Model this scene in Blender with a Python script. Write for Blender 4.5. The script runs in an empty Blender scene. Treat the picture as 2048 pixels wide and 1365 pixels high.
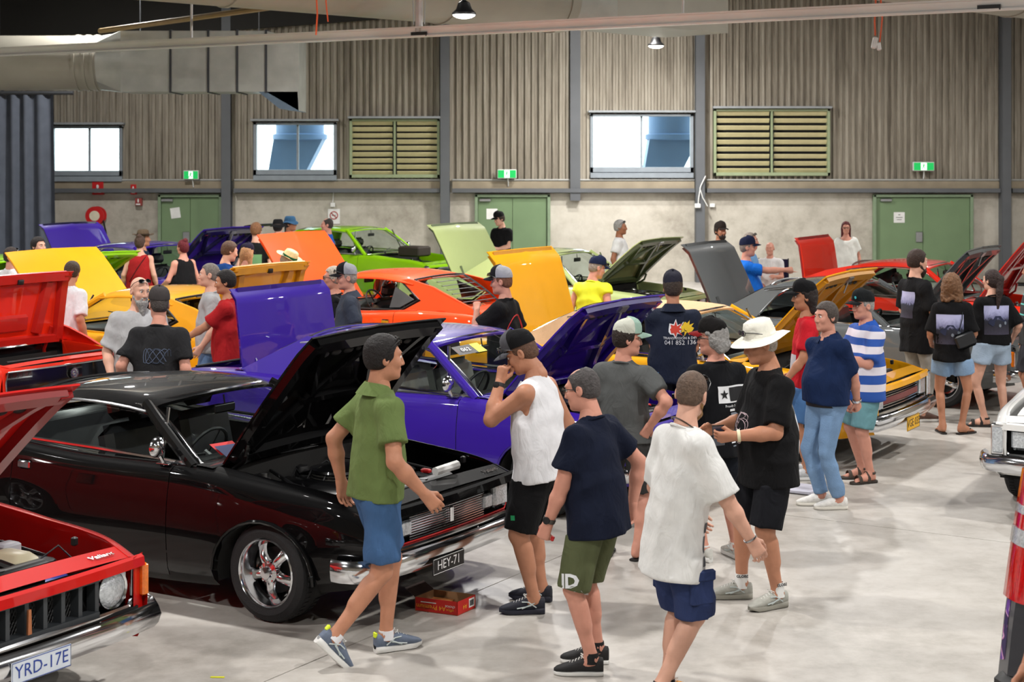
import bpy, bmesh, math, random
import numpy as np
from mathutils import Vector, Matrix
from mathutils.bvhtree import BVHTree
random.seed(7); RNG = np.random.default_rng(7)
SC = bpy.context.scene
COL = SC.collection
PI = math.pi
R = math.radians

# ------------------------------------------------------------------ camera, world, exposure
F_PX, H_CAM, Y_HOR = 3200.0, 2.80, 318.0       # focal length in pixels, eye height, horizon row (2048x1365 frame)
cam_d = bpy.data.cameras.new('camera'); CAM = bpy.data.objects.new('camera', cam_d); COL.objects.link(CAM)
cam_d.sensor_width = 36.0; cam_d.lens = 36.0 * F_PX / 2048.0
cam_d.shift_y = -(682.5 - Y_HOR) / 2048.0
CAM.location = (0, 0, H_CAM); CAM.rotation_euler = (PI / 2, 0, 0)
cam_d.dof.use_dof = True; cam_d.dof.focus_distance = 11.0; cam_d.dof.aperture_fstop = 5.0
cam_d.clip_end = 200
SC.camera = CAM
world = bpy.data.worlds.new('daylight'); SC.world = world; world.use_nodes = True
world.node_tree.nodes['Background'].inputs[0].default_value = (0.86, 0.93, 1.0, 1)
world.node_tree.nodes['Background'].inputs[1].default_value = 5.0
SC.view_settings.view_transform = 'Standard'
SC.view_settings.look = 'None'
SC.view_settings.exposure = 0.0
SC.view_settings.gamma = 1.0
SC.view_settings.use_curve_mapping = False
SC.cycles.use_denoising = True
SC.cycles.max_bounces = 6
SC.cycles.diffuse_bounces = 2
SC.cycles.use_adaptive_sampling = True
SC.cycles.adaptive_threshold = 0.03
SC.cycles.glossy_bounces = 3
SC.cycles.transparent_max_bounces = 12
SC.cycles.sample_clamp_indirect = 6.0
SC.cycles.caustics_reflective = False
SC.cycles.caustics_refractive = False
LAMP_W = 325.0                                   # watts of each high bay lamp
AX = R(31.6)                                     # floor joints and cars stand at this angle to the wall
FX, FY = math.cos(AX), -math.sin(AX)             # the way the front row of cars points
TX, TY = math.sin(AX), math.cos(AX)              # along the row, away from the camera

def at(px, py, Y):
    """world point seen at a pixel when it stands Y metres away"""
    return Vector(((px - 1024) * Y / F_PX, Y, H_CAM + (Y_HOR - py) * Y / F_PX))
def ground(px, py):
    Y = F_PX * H_CAM / (py - Y_HOR)
    return Vector(((px - 1024) * Y / F_PX, Y, 0))

# ------------------------------------------------------------------ materials
MATS = {}
def lin(c):
    """sRGB 0-255 triple or hex to linear"""
    if isinstance(c, str):
        c = tuple(int(c[i:i + 2], 16) for i in (0, 2, 4))
    return tuple(((v / 255) / 12.92 if v / 255 <= 0.04045 else (((v / 255) + 0.055) / 1.055) ** 2.4) for v in c)
def mat(name, col, rough=0.5, metal=0.0, coat=0.0, var=0.08, scale=6.0, bump=0.0, bscale=40.0, spec=0.5, emit=0.0, sheen=0.0, coat_rough=0.03):
    if name in MATS: return MATS[name]
    m = bpy.data.materials.new(name); m.use_nodes = True
    nt = m.node_tree; b = nt.nodes['Principled BSDF']
    c = lin(col)
    b.inputs['Roughness'].default_value = rough; b.inputs['Metallic'].default_value = metal
    b.inputs['Coat Weight'].default_value = coat; b.inputs['Coat Roughness'].default_value = coat_rough
    b.inputs['Specular IOR Level'].default_value = spec
    b.inputs['Sheen Weight'].default_value = sheen
    tc = nt.nodes.new('ShaderNodeTexCoord')
    if var > 0:
        n = nt.nodes.new('ShaderNodeTexNoise'); n.inputs['Scale'].default_value = scale; n.inputs['Detail'].default_value = 4
        nt.links.new(tc.outputs['Object'], n.inputs['Vector'])
        r = nt.nodes.new('ShaderNodeValToRGB')
        r.color_ramp.elements[0].position = 0.3; r.color_ramp.elements[1].position = 0.7
        r.color_ramp.elements[0].color = (*[v * (1 - var) for v in c], 1)
        r.color_ramp.elements[1].color = (*[min(1, v * (1 + var)) for v in c], 1)
        nt.links.new(n.outputs['Fac'], r.inputs['Fac']); nt.links.new(r.outputs['Color'], b.inputs['Base Color'])
    else:
        b.inputs['Base Color'].default_value = (*c, 1)
    if emit:
        b.inputs['Emission Color'].default_value = (*c, 1); b.inputs['Emission Strength'].default_value = emit
    if bump > 0:
        n2 = nt.nodes.new('ShaderNodeTexNoise'); n2.inputs['Scale'].default_value = bscale; n2.inputs['Detail'].default_value = 5
        nt.links.new(tc.outputs['Object'], n2.inputs['Vector'])
        bp = nt.nodes.new('ShaderNodeBump'); bp.inputs['Strength'].default_value = bump; bp.inputs['Distance'].default_value = 0.01
        nt.links.new(n2.outputs['Fac'], bp.inputs['Height']); nt.links.new(bp.outputs['Normal'], b.inputs['Normal'])
    MATS[name] = m
    return m
def paint(name, col, rough=0.45):
    return mat('paint_' + name, col, rough, 0.0, 1.0, 0.03, 3.0, spec=0.15)
def cloth(name, col, rough=0.85, var=0.1):
    key = 'cloth_' + name
    if key in MATS: return MATS[key]
    m = mat(key, col, rough, 0, 0, var, 9.0, 0.12, 220.0, 0.15, 0, 0.0)
    nt = m.node_tree; b = nt.nodes['Principled BSDF']; old = b.inputs['Normal'].links[0].from_socket      # soft creases under the weave
    n = nt.nodes.new('ShaderNodeTexNoise'); n.inputs['Scale'].default_value = 7.5; n.inputs['Detail'].default_value = 2.5; n.inputs['Distortion'].default_value = 1.6
    tc = nt.nodes.new('ShaderNodeTexCoord'); mp = nt.nodes.new('ShaderNodeMapping'); mp.inputs['Scale'].default_value = (1.5, 1.5, 0.75); mp.inputs['Rotation'].default_value = (0.5, 0.4, 0)
    nt.links.new(tc.outputs['Object'], mp.inputs['Vector']); nt.links.new(mp.outputs['Vector'], n.inputs['Vector'])
    bp = nt.nodes.new('ShaderNodeBump'); bp.inputs['Strength'].default_value = 0.65; bp.inputs['Distance'].default_value = 0.02
    nt.links.new(n.outputs['Fac'], bp.inputs['Height']); nt.links.new(old, bp.inputs['Normal']); nt.links.new(bp.outputs['Normal'], b.inputs['Normal'])
    return m
def glass(name='clear_glass', tint=(0.86, 0.92, 0.9), gloss=1.0):
    if name in MATS: return MATS[name]
    m = bpy.data.materials.new(name); m.use_nodes = True; nt = m.node_tree
    nt.nodes.remove(nt.nodes['Principled BSDF'])
    t = nt.nodes.new('ShaderNodeBsdfTransparent'); t.inputs[0].default_value = (*tint, 1)
    g = nt.nodes.new('ShaderNodeBsdfGlossy'); g.inputs['Roughness'].default_value = 0.02
    f = nt.nodes.new('ShaderNodeFresnel'); ge = nt.nodes.new('ShaderNodeNewGeometry')      # same reflection from either side of the thin pane
    ma = nt.nodes.new('ShaderNodeMath'); ma.operation = 'MULTIPLY_ADD'; ma.inputs[1].default_value = -(1.5 - 1 / 1.5); ma.inputs[2].default_value = 1.5
    nt.links.new(ge.outputs['Backfacing'], ma.inputs[0]); nt.links.new(ma.outputs[0], f.inputs['IOR'])
    mx = nt.nodes.new('ShaderNodeMixShader'); nt.links.new(f.outputs[0], mx.inputs[0])
    nt.links.new(t.outputs[0], mx.inputs[1]); nt.links.new(g.outputs[0], mx.inputs[2])
    nt.links.new(mx.outputs[0], nt.nodes['Material Output'].inputs[0])
    MATS[name] = m
    return m
CHROME = mat('chrome', (228, 230, 234), 0.13, 1.0, 0, 0.02)
STEEL = mat('brushed_steel', (170, 172, 175), 0.35, 1.0, 0, 0.05, 20)
RUBBER = mat('tyre_rubber', (26, 26, 28), 0.75, 0, 0, 0.15, 30, 0.3, 120)
BLACKP = mat('black_plastic', (20, 20, 22), 0.45)
DARK = mat('dark_trim', (14, 14, 15), 0.6)
GLASS = glass()
LAMPGLASS = mat('lamp_lens', (215, 222, 228), 0.12, 0.55, 1.0, 0.25, 60, 0.6, 90)
AMBER = mat('amber_lens', (235, 120, 20), 0.15, 0, 1.0, 0.15, 60)
REDLENS = mat('red_lens', (190, 14, 16), 0.12, 0, 1.0, 0.2, 60)
WHITEP = mat('white_plastic', (225, 226, 224), 0.5)

# ------------------------------------------------------------------ objects and meshes
def tag(o, label=None, cat=None, group=None, kind=None):
    if label: o['label'] = label
    if cat: o['category'] = cat
    if group: o['group'] = group
    if kind: o['kind'] = kind
    return o
def empty(name, loc=(0, 0, 0), rz=0.0, label=None, cat=None, group=None):
    o = bpy.data.objects.new(name, None); COL.objects.link(o)
    o.location = loc; o.rotation_euler = (0, 0, rz); o.empty_display_size = 0.1
    return tag(o, label, cat, group)
def link(name, me, m=None, parent=None, loc=None, rot=None):
    o = bpy.data.objects.new(name, me); COL.objects.link(o)
    if m is not None:
        if not me.materials: me.materials.append(m)
        elif me.materials[0] != m:
            o.material_slots[0].link = 'OBJECT'; o.material_slots[0].material = m
    if parent: o.parent = parent
    if loc is not None: o.location = loc
    if rot is not None: o.rotation_euler = rot
    return o
def np_mesh(name, V, Q, smooth=True):
    """verts (n,3) and quads (m,4) arrays to a mesh"""
    me = bpy.data.meshes.new(name)
    V = np.ascontiguousarray(V, dtype=np.float32); Q = np.ascontiguousarray(Q, dtype=np.int32)
    me.vertices.add(len(V)); me.vertices.foreach_set('co', V.ravel())
    me.loops.add(Q.size); me.loops.foreach_set('vertex_index', Q.ravel())
    me.polygons.add(len(Q)); k = Q.shape[1]
    me.polygons.foreach_set('loop_start', np.arange(0, Q.size, k, dtype=np.int32))
    if smooth: me.polygons.foreach_set('use_smooth', np.ones(len(Q), dtype=bool))
    me.update(calc_edges=True); me.validate()
    return me
class MB:
    """collects pieces of one part; build() links them as one mesh object"""
    def __init__(self): self.v = []; self.f = []
    def add(self, V, Fc):
        o = len(self.v); self.v += [tuple(p) for p in V]; self.f += [tuple(i + o for i in f) for f in Fc]; return self
    def box(self, c, s, rot=None, taper=1.0):
        x, y, z = s[0] / 2, s[1] / 2, s[2] / 2
        P = [(-x, -y, -z), (x, -y, -z), (x, y, -z), (-x, y, -z), (-x * taper, -y * taper, z), (x * taper, -y * taper, z), (x * taper, y * taper, z), (-x * taper, y * taper, z)]
        M = rot if rot is not None else Matrix.Identity(3)
        c = Vector(c)
        return self.add([M @ Vector(p) + c for p in P], [(0, 3, 2, 1), (4, 5, 6, 7), (0, 1, 5, 4), (1, 2, 6, 5), (2, 3, 7, 6), (3, 0, 4, 7)])
    def rbox(self, c, s, r=0.01, rot=None):
        """box with chamfered edges"""
        x, y, z = s[0] / 2, s[1] / 2, s[2] / 2; r = min(r, x * 0.9, y * 0.9, z * 0.9)
        M = rot if rot is not None else Matrix.Identity(3); c = Vector(c)
        rings = []
        for zz, ins in ((-z, r), (-z + r, 0), (z - r, 0), (z, r)):
            a, b, k = x - ins, y - ins, r * (0.7 if ins == 0 else 0.7)
            rings.append([(a - k, -b, zz), (a, -b + k, zz), (a, b - k, zz), (a - k, b, zz), (-a + k, b, zz), (-a, b - k, zz), (-a, -b + k, zz), (-a + k, -b, zz)])
        return self.loft([[M @ Vector(p) + c for p in rg] for rg in rings], closed=True, caps=True)
    def loft(self, rings, closed=True, caps=False):
        n = len(rings[0]); V = [p for r_ in rings for p in r_]; Fc = []
        for i in range(len(rings) - 1):
            for j in range(n if closed else n - 1):
                k = (j + 1) % n
                Fc.append((i * n + j, i * n + k, (i + 1) * n + k, (i + 1) * n + j))
        if caps:
            Fc.append(tuple(range(n - 1, -1, -1))); Fc.append(tuple(range((len(rings) - 1) * n, len(rings) * n)))
        return self.add(V, Fc)
    def tube(self, path, r, n=8, caps=True, closed=False, flat=1.0):
        P = [Vector(p) for p in path]; m = len(P); rings = []
        rr = r if hasattr(r, '__len__') else [r] * m
        up = None
        for i in range(m):
            a = P[(i - 1) % m] if (closed or i > 0) else P[i]; b = P[(i + 1) % m] if (closed or i < m - 1) else P[i]
            t = (b - a)
            if t.length < 1e-9: t = Vector((0, 0, 1))
            t.normalize()
            if up is None:
                up = Vector((0, 0, 1)) if abs(t.z) < 0.9 else Vector((1, 0, 0))
            s = t.cross(up)
            if s.length < 1e-6: s = t.orthogonal()
            s.normalize(); u = s.cross(t).normalized(); up = u
            rings.append([P[i] + (s * math.cos(2 * PI * k / n) + u * math.sin(2 * PI * k / n) * flat) * rr[i] for k in range(n)])
        if closed:
            rings.append(rings[0]); return self.loft(rings)
        return self.loft(rings, caps=caps)
    def lathe(self, prof, n=24, M=None, caps=False):
        """profile of (r, h) turned about local z"""
        M = M if M is not None else Matrix.Identity(4)
        rings = [[M @ Vector((r_ * math.cos(2 * PI * k / n), r_ * math.sin(2 * PI * k / n), h)) for k in range(n)] for r_, h in prof]
        return self.loft(rings, caps=caps)
    def ball(self, c, rad, n=10, m=6, M=None):
        rad = rad if hasattr(rad, '__len__') else (rad,) * 3
        M3 = M if M is not None else Matrix.Identity(3); c = Vector(c)
        rings = []
        for i in range(1, m):
            th = PI * i / m
            rings.append([M3 @ Vector((rad[0] * math.sin(th) * math.cos(2 * PI * k / n), rad[1] * math.sin(th) * math.sin(2 * PI * k / n), -rad[2] * math.cos(th))) + c for k in range(n)])
        o = len(self.v); self.loft(rings)
        b = len(self.v); self.v += [tuple(M3 @ Vector((0, 0, -rad[2])) + c), tuple(M3 @ Vector((0, 0, rad[2])) + c)]
        for k in range(n):
            self.f.append((b, o + (k + 1) % n, o + k)); t = o + (m - 2) * n
            self.f.append((b + 1, t + k, t + (k + 1) % n))
        return self
    def grid(self, G, thick=None):
        """G[i][j] points; thick = Vector offset for a second skin"""
        a, b = len(G), len(G[0]); V = [p for r_ in G for p in r_]
        Fc = [(i * b + j, i * b + j + 1, (i + 1) * b + j + 1, (i + 1) * b + j) for i in range(a - 1) for j in range(b - 1)]
        if thick is None: return self.add(V, Fc)
        N = a * b; T = Vector(thick)
        V2 = V + [Vector(p) + T for p in V]
        Fc2 = Fc + [tuple(N + i for i in reversed(f)) for f in Fc]
        rim = [j for j in range(b)] + [i * b + b - 1 for i in range(1, a)] + [(a - 1) * b + j for j in range(b - 2, -1, -1)] + [i * b for i in range(a - 2, 0, -1)]
        for i in range(len(rim)):
            p, q = rim[i], rim[(i + 1) % len(rim)]
            Fc2.append((q, p, p + N, q + N))
        return self.add(V2, Fc2)
    def prism(self, poly, off):
        """polygon (3D points) pushed along a vector"""
        n = len(poly); T = Vector(off)
        V = [Vector(p) for p in poly] + [Vector(p) + T for p in poly]
        Fc = [tuple(range(n - 1, -1, -1)), tuple(range(n, 2 * n))] + [(i, (i + 1) % n, (i + 1) % n + n, i + n) for i in range(n)]
        return self.add(V, Fc)
    def mesh(self, name, sharp=38, fix=True):
        me = bpy.data.meshes.new(name); me.from_pydata([tuple(p) for p in self.v], [], self.f)
        if fix:
            bm = bmesh.new(); bm.from_mesh(me); bmesh.ops.recalc_face_normals(bm, faces=bm.faces); bm.to_mesh(me); bm.free()
        me.polygons.foreach_set('use_smooth', np.ones(len(me.polygons), dtype=bool))
        me.update()
        me.set_sharp_from_angle(angle=R(sharp))
        return me
    def build(self, name, m, parent=None, loc=None, rot=None, sharp=38, fix=True):
        return link(name, self.mesh(name, sharp, fix), m, parent, loc, rot)
def copy_tree(o, parent=None):
    c = o.copy(); COL.objects.link(c)
    if parent: c.parent = parent
    for ch in list(o.children): copy_tree(ch, c)
    return c
def rotm(axis, deg): return Matrix.Rotation(R(deg), 3, axis)
_TXT = {}
def text_mesh(s, size=1.0, shear=0.0, depth=0.0, bold=0.0, align='CENTER', spacing=1.0):
    """lettering as a mesh in the xy plane"""
    cu = bpy.data.curves.new('lettering', 'FONT'); cu.body = s; cu.size = size; cu.shear = shear
    cu.align_x = align; cu.align_y = 'CENTER'; cu.extrude = depth; cu.offset = bold; cu.resolution_u = 2; cu.space_character = spacing
    cu.space_line = 0.8
    ob = bpy.data.objects.new('lettering', cu); COL.objects.link(ob)
    dg = bpy.context.evaluated_depsgraph_get()
    me = bpy.data.meshes.new_from_object(ob.evaluated_get(dg)); me.name = 'lettering'
    bpy.data.objects.remove(ob); bpy.data.curves.remove(cu)
    me.materials.clear()
    return me
def text(s, size, m, parent, M, name='lettering', **k):
    """M maps the xy plane of the lettering into the parent's space"""
    me = text_mesh(s, size, **k); me.transform(M)
    return link(name, me, m, parent)
def frame_m(o, xdir, ydir):
    x = Vector(xdir).normalized(); z = x.cross(Vector(ydir)).normalized(); y = z.cross(x)
    M = Matrix((x, y, z)).transposed().to_4x4(); M.translation = Vector(o)
    return M

# ------------------------------------------------------------------ signed distance bodies (smooth continuous figures and cloth)
def _smin(a, b, k):
    h = np.clip(0.5 + 0.5 * (b - a) / k, 0, 1)
    return b + (a - b) * h - k * h * (1 - h)
def sdf_mesh(prims, h, cuts=(), pad=0.03, disp=None, smooth_it=1):
    """prims: ('c',a,b,ra,rb,k,opts) tapered capsule | ('e',centre,radii,rot,k) ellipsoid; cuts: functions of (X,Y,Z)->distance, intersected"""
    lo = np.full(3, 1e9); hi = np.full(3, -1e9); bbs = []
    for p in prims:
        if p[0] == 'c':
            a, b = np.array(p[1], float), np.array(p[2], float); r = max(p[3], p[4]) * max(1.0, p[6].get('wide', 1.0) if len(p) > 6 else 1.0)
            l, u = np.minimum(a, b) - r, np.maximum(a, b) + r
        else:
            c = np.array(p[1], float); r = max(p[2]); l, u = c - r, c + r
            if p[3] is None: l, u = c - np.array(p[2]), c + np.array(p[2])
        bbs.append((l, u))
        if not (p[0] == 'c' and len(p) > 6 and p[6].get('sub')) and not (p[0] == 'e' and len(p) > 5 and p[5].get('sub')):
            lo = np.minimum(lo, l); hi = np.maximum(hi, u)
    lo -= pad; hi += pad
    n = np.ceil((hi - lo) / h).astype(int) + 2
    xs = [lo[i] + h * np.arange(n[i]) for i in range(3)]
    Fd = np.full(n, 0.12, dtype=np.float32)
    for p, (l, u) in zip(prims, bbs):
        opt = p[-1] if isinstance(p[-1], dict) else {}
        k = p[5] if p[0] == 'c' else p[4]
        m = 0.035 + k
        i0 = np.clip(np.floor((l - m - lo) / h).astype(int), 0, n - 1); i1 = np.clip(np.ceil((u + m - lo) / h).astype(int) + 1, 1, n)
        if (i1 <= i0).any(): continue
        sl = tuple(slice(i0[i], i1[i]) for i in range(3))
        X = xs[0][sl[0]][:, None, None]; Y = xs[1][sl[1]][None, :, None]; Z = xs[2][sl[2]][None, None, :]
        if p[0] == 'c':
            a, b = np.array(p[1], float), np.array(p[2], float); d = b - a; L2 = max(d @ d, 1e-9)
            px, py, pz = X - a[0], Y - a[1], Z - a[2]
            t = (px * d[0] + py * d[1] + pz * d[2]) / L2; tc = np.clip(t, 0, 1)
            qx, qy, qz = px - tc * d[0], py - tc * d[1], pz - tc * d[2]
            wide = opt.get('wide', 1.0)
            if wide != 1.0:                      # wider along axis w: squash that axis before measuring
                w = opt['w']; dw = qx * w[0] + qy * w[1] + qz * w[2]; g = dw * (1 - 1 / wide)
                qx, qy, qz = qx - g * w[0], qy - g * w[1], qz - g * w[2]
            D = np.sqrt(qx * qx + qy * qy + qz * qz) - (p[3] + (p[4] - p[3]) * tc)
            if opt.get('flat'): D = np.maximum(D, (t - 1) * math.sqrt(L2))
            if opt.get('flat0'): D = np.maximum(D, -t * math.sqrt(L2))
        else:
            c = np.array(p[1], float); r = p[2]; Mr = p[3]
            px, py, pz = X - c[0], Y - c[1], Z - c[2]
            if Mr is not None:
                px, py, pz = (Mr[0][0] * px + Mr[1][0] * py + Mr[2][0] * pz, Mr[0][1] * px + Mr[1][1] * py + Mr[2][1] * pz, Mr[0][2] * px + Mr[1][2] * py + Mr[2][2] * pz)
            k0 = np.sqrt((px / r[0]) ** 2 + (py / r[1]) ** 2 + (pz / r[2]) ** 2); k1 = np.sqrt((px / r[0] ** 2) ** 2 + (py / r[1] ** 2) ** 2 + (pz / r[2] ** 2) ** 2)
            D = k0 * (k0 - 1) / np.maximum(k1, 1e-6)
        if opt.get('sub'): Fd[sl] = -_smin(-Fd[sl], D, max(k, 1e-4))
        else: Fd[sl] = _smin(Fd[sl], D, max(k, 1e-4))
    if disp is not None or cuts:
        X, Y, Z = xs[0][:, None, None], xs[1][None, :, None], xs[2][None, None, :]
        if disp is not None: Fd = Fd + disp(X, Y, Z)
        for c in cuts: Fd = np.maximum(Fd, c(X, Y, Z))
    Fd[0], Fd[-1] = 0.1, 0.1; Fd[:, 0], Fd[:, -1] = 0.1, 0.1; Fd[:, :, 0], Fd[:, :, -1] = 0.1, 0.1
    return surface_nets(Fd, lo, h, smooth_it)
def surface_nets(Fd, lo, h, smooth_it=1):
    s = Fd < 0
    def cor(A, d): return A[d[0]:A.shape[0] - 1 + d[0], d[1]:A.shape[1] - 1 + d[1], d[2]:A.shape[2] - 1 + d[2]]
    ds = [(i, j, k) for i in (0, 1) for j in (0, 1) for k in (0, 1)]
    cnt = np.zeros(np.array(Fd.shape) - 1, np.int8)
    for d in ds: cnt += cor(s, d)
    act = (cnt > 0) & (cnt < 8)
    I = np.argwhere(act); N = len(I)
    if N == 0: return np.zeros((0, 3)), np.zeros((0, 4), int)
    idx = np.full(cnt.shape, -1, np.int64); idx[act] = np.arange(N)
    val = {d: Fd[I[:, 0] + d[0], I[:, 1] + d[1], I[:, 2] + d[2]].astype(float) for d in ds}
    acc = np.zeros((N, 3)); num = np.zeros(N)
    for d in ds:
        for ax in range(3):
            if d[ax] == 0:
                e = list(d); e[ax] = 1; e = tuple(e)
                a, b = val[d], val[e]; m = (a < 0) != (b < 0)
                t = a[m] / (a[m] - b[m]); P = np.tile(np.array(d, float), (m.sum(), 1)); P[:, ax] += t
                acc[m] += P; num[m] += 1
    V = I + acc / num[:, None]
    Qs = []
    for ax in range(3):
        u, v = [(1, 2), (2, 0), (0, 1)][ax]
        a = [slice(None)] * 3; b = [slice(None)] * 3
        a[ax] = slice(0, -1); b[ax] = slice(1, None)
        sa, sb = s[tuple(a)], s[tuple(b)]
        E = np.argwhere(sa != sb); E = E[(E[:, u] > 0) & (E[:, v] > 0) & (E[:, u] < Fd.shape[u] - 1) & (E[:, v] < Fd.shape[v] - 1)]
        fl = sa[E[:, 0], E[:, 1], E[:, 2]]
        def g(du, dv):
            J = E.copy(); J[:, u] -= du; J[:, v] -= dv
            return idx[J[:, 0], J[:, 1], J[:, 2]]
        q = np.stack([g(1, 1), g(0, 1), g(0, 0), g(1, 0)], 1)
        q[~fl] = q[~fl][:, ::-1]
        Qs.append(q)
    Q = np.concatenate(Qs)
    for _ in range(smooth_it):
        S = np.zeros_like(V); c = np.zeros(N)
        for i in range(4):
            np.add.at(S, Q[:, i], V[Q[:, (i + 1) % 4]]); np.add.at(S, Q[:, i], V[Q[:, (i + 3) % 4]]); np.add.at(c, Q[:, i], 2)
        V = V * 0.5 + 0.5 * S / np.maximum(c, 1)[:, None]
    return V * h + lo, Q
def join_vq(parts):
    Vs, Qs, o = [], [], 0
    for V, Q in parts:
        Vs.append(V); Qs.append(Q + o); o += len(V)
    return np.concatenate(Vs), np.concatenate(Qs)
# ================================================================== the hall
YW = 36.5                                        # the far wall
def wx(px): return (px - 1024) * YW / F_PX
def wz(py): return H_CAM + (Y_HOR - py) * YW / F_PX
def concrete(name, c0, c1, c2, scale, rough, stain=0.5, streak=(1, 1, 1)):
    m = bpy.data.materials.new(name); m.use_nodes = True; nt = m.node_tree; b = nt.nodes['Principled BSDF']
    g = nt.nodes.new('ShaderNodeNewGeometry')
    mp = nt.nodes.new('ShaderNodeMapping'); mp.inputs['Scale'].default_value = streak; nt.links.new(g.outputs['Position'], mp.inputs['Vector'])
    def noise(s, d, r=0.6):
        n = nt.nodes.new('ShaderNodeTexNoise'); n.inputs['Scale'].default_value = s; n.inputs['Detail'].default_value = d; n.inputs['Roughness'].default_value = r
        nt.links.new(mp.outputs['Vector'], n.inputs['Vector']); return n
    n1, n2, n3 = noise(scale, 6), noise(scale * 5.3, 8, 0.7), noise(scale * 60, 2)
    r = nt.nodes.new('ShaderNodeValToRGB'); el = r.color_ramp.elements
    el[0].position, el[1].position = 0.34, 0.66
    el[0].color, el[1].color = (*lin(c0), 1), (*lin(c2), 1); e = el.new(0.5); e.color = (*lin(c1), 1)
    mx = nt.nodes.new('ShaderNodeMath'); mx.operation = 'MULTIPLY_ADD'; mx.inputs[1].default_value = stain
    nt.links.new(n2.outputs['Fac'], mx.inputs[0]); 
    m2 = nt.nodes.new('ShaderNodeMath'); m2.operation = 'MULTIPLY'; m2.inputs[1].default_value = 1 - stain; nt.links.new(n1.outputs['Fac'], m2.inputs[0])
    nt.links.new(m2.outputs[0], mx.inputs[2]); nt.links.new(mx.outputs[0], r.inputs['Fac']); nt.links.new(r.outputs[0], b.inputs['Base Color'])
    b.inputs['Roughness'].default_value = rough
    bp = nt.nodes.new('ShaderNodeBump'); bp.inputs['Strength'].default_value = 0.12; bp.inputs['Distance'].default_value = 0.004
    nt.links.new(n3.outputs['Fac'], bp.inputs['Height']); nt.links.new(bp.outputs['Normal'], b.inputs['Normal'])
    return m
FLOOR_M = concrete('worn_concrete', (152, 147, 139), (180, 175, 168), (196, 192, 186), 0.8, 0.42, 0.55)
WALL_M = concrete('wall_concrete', (148, 141, 129), (186, 180, 168), (204, 199, 188), 0.45, 0.8, 0.5)
SHEET_M = concrete('weathered_cladding', (104, 96, 84), (146, 138, 124), (172, 165, 152), 0.8, 0.7, 0.5, (6, 1, 0.35))
JOINT_M = mat('joint_filler', (92, 88, 82), 0.8)
STEELGREY = mat('grey_steel_paint', (92, 95, 99), 0.55, 0, 0, 0.08, 2)
DARKSTEEL = mat('dark_steel_paint', (52, 54, 58), 0.6, 0, 0, 0.1, 2)
GALV = mat('galvanised_duct', (176, 178, 172), 0.38, 0.35, 0, 0.14, 2.5)
DUCTGREY = mat('painted_duct', (158, 154, 142), 0.5, 0.1, 0, 0.06, 1.5)
GREEN = mat('green_door_paint', (112, 136, 100), 0.5, 0, 0, 0.06, 2)
LOUVRE = mat('louvre_paint', (206, 196, 152), 0.55, 0, 0, 0.12, 3)
LOUVREF = mat('louvre_frame_paint', (146, 158, 124), 0.55)
ROOF_M = mat('dark_roof_sheet', (34, 32, 29), 0.8, 0, 0, 0.2, 0.7)
ALU = mat('aluminium_rail', (238, 236, 232), 0.35, 0.0, 0, 0.06, 1.2)
REDSIGN = mat('red_enamel', (200, 30, 32), 0.45)
PAPER = mat('white_paper', (228, 228, 226), 0.8)
INK = mat('printed_ink', (40, 42, 46), 0.7)
CURTAIN = mat('grey_curtain', (84, 90, 102), 0.85, 0, 0, 0.1, 5)

# floor: slabs between saw cut joints
floor = MB().box((0, 15, -0.13), (46, 46, 0.06)).build('floor', JOINT_M); tag(floor, kind='structure')
pA, pB = ground(1750, 1053), ground(1043, 1146)
vA = pA.x * TX + pA.y * TY; uB = pB.x * FX + pB.y * FY
SL = 6.0; slab_me = MB().box((SL / 2, SL / 2, -0.05), (SL - 0.009, SL - 0.009, 0.1)).mesh('slab')
for i in range(-8, 8):
    for j in range(-5, 8):
        u, v = uB + i * SL, vA + j * SL
        x, y = u * FX + v * TX, u * FY + v * TY
        cx, cy = x + SL / 2 * (FX + TX), y + SL / 2 * (FY + TY)
        if -18 < cx < 18 and -4 < cy < 37.5: link('slab', slab_me, FLOOR_M, floor, (x, y, 0), (0, 0, -AX))

# lower wall in bays of concrete, columns between them
cols = [(-8, 12), (445, 470), (880, 905), (1388, 1412), (1996, 2020), (2560, 2585)]
wall = MB().box((0, YW + 0.35, 1.2), (46, 0.3, 2.56)).build('wall_back', WALL_M); tag(wall, kind='structure')
edges = [-900] + [(a + b) / 2 for a, b in cols] + [2900]
for a, b in zip(edges[:-1], edges[1:]):
    x0, x1 = wx(a), wx(b)
    MB().rbox(((x0 + x1) / 2, YW + 0.1, 1.0), (x1 - x0 - 0.02, 0.2, 2.06), 0.01).build('concrete_panel', WALL_M, wall)
openings = {'window_1': (103, 246, 252, 352), 'window_2': (508, 674, 245, 350), 'window_3': (1180, 1386, 228, 345),
            'louvre_a': (700, 880, 238, 356), 'louvre_b': (1426, 1658, 218, 352)}
Z0, ZT = wz(362), 8.6
rib = 0.148
def sheet(x0, x1, z0, z1):
    n = max(1, round((x1 - x0) / rib)); w = (x1 - x0) / n; P = []
    for i in range(n):
        s = x0 + i * w
        P += [(s, 0), (s + w * 0.42, 0), (s + w * 0.52, -0.06), (s + w * 0.9, -0.06)]
    P.append((x1, 0))
    m = MB(); m.grid([[(x, YW + d, z) for x, d in P] for z in (z0, z1)])
    return m.build('cladding_sheet', SHEET_M, wall, sharp=20)
brk = sorted(set([wx(-700), wx(2750)] + [wx(o[0]) for o in openings.values()] + [wx(o[1]) for o in openings.values()] + [wx((a + b) / 2) for a, b in cols[1:5]]))
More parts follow.
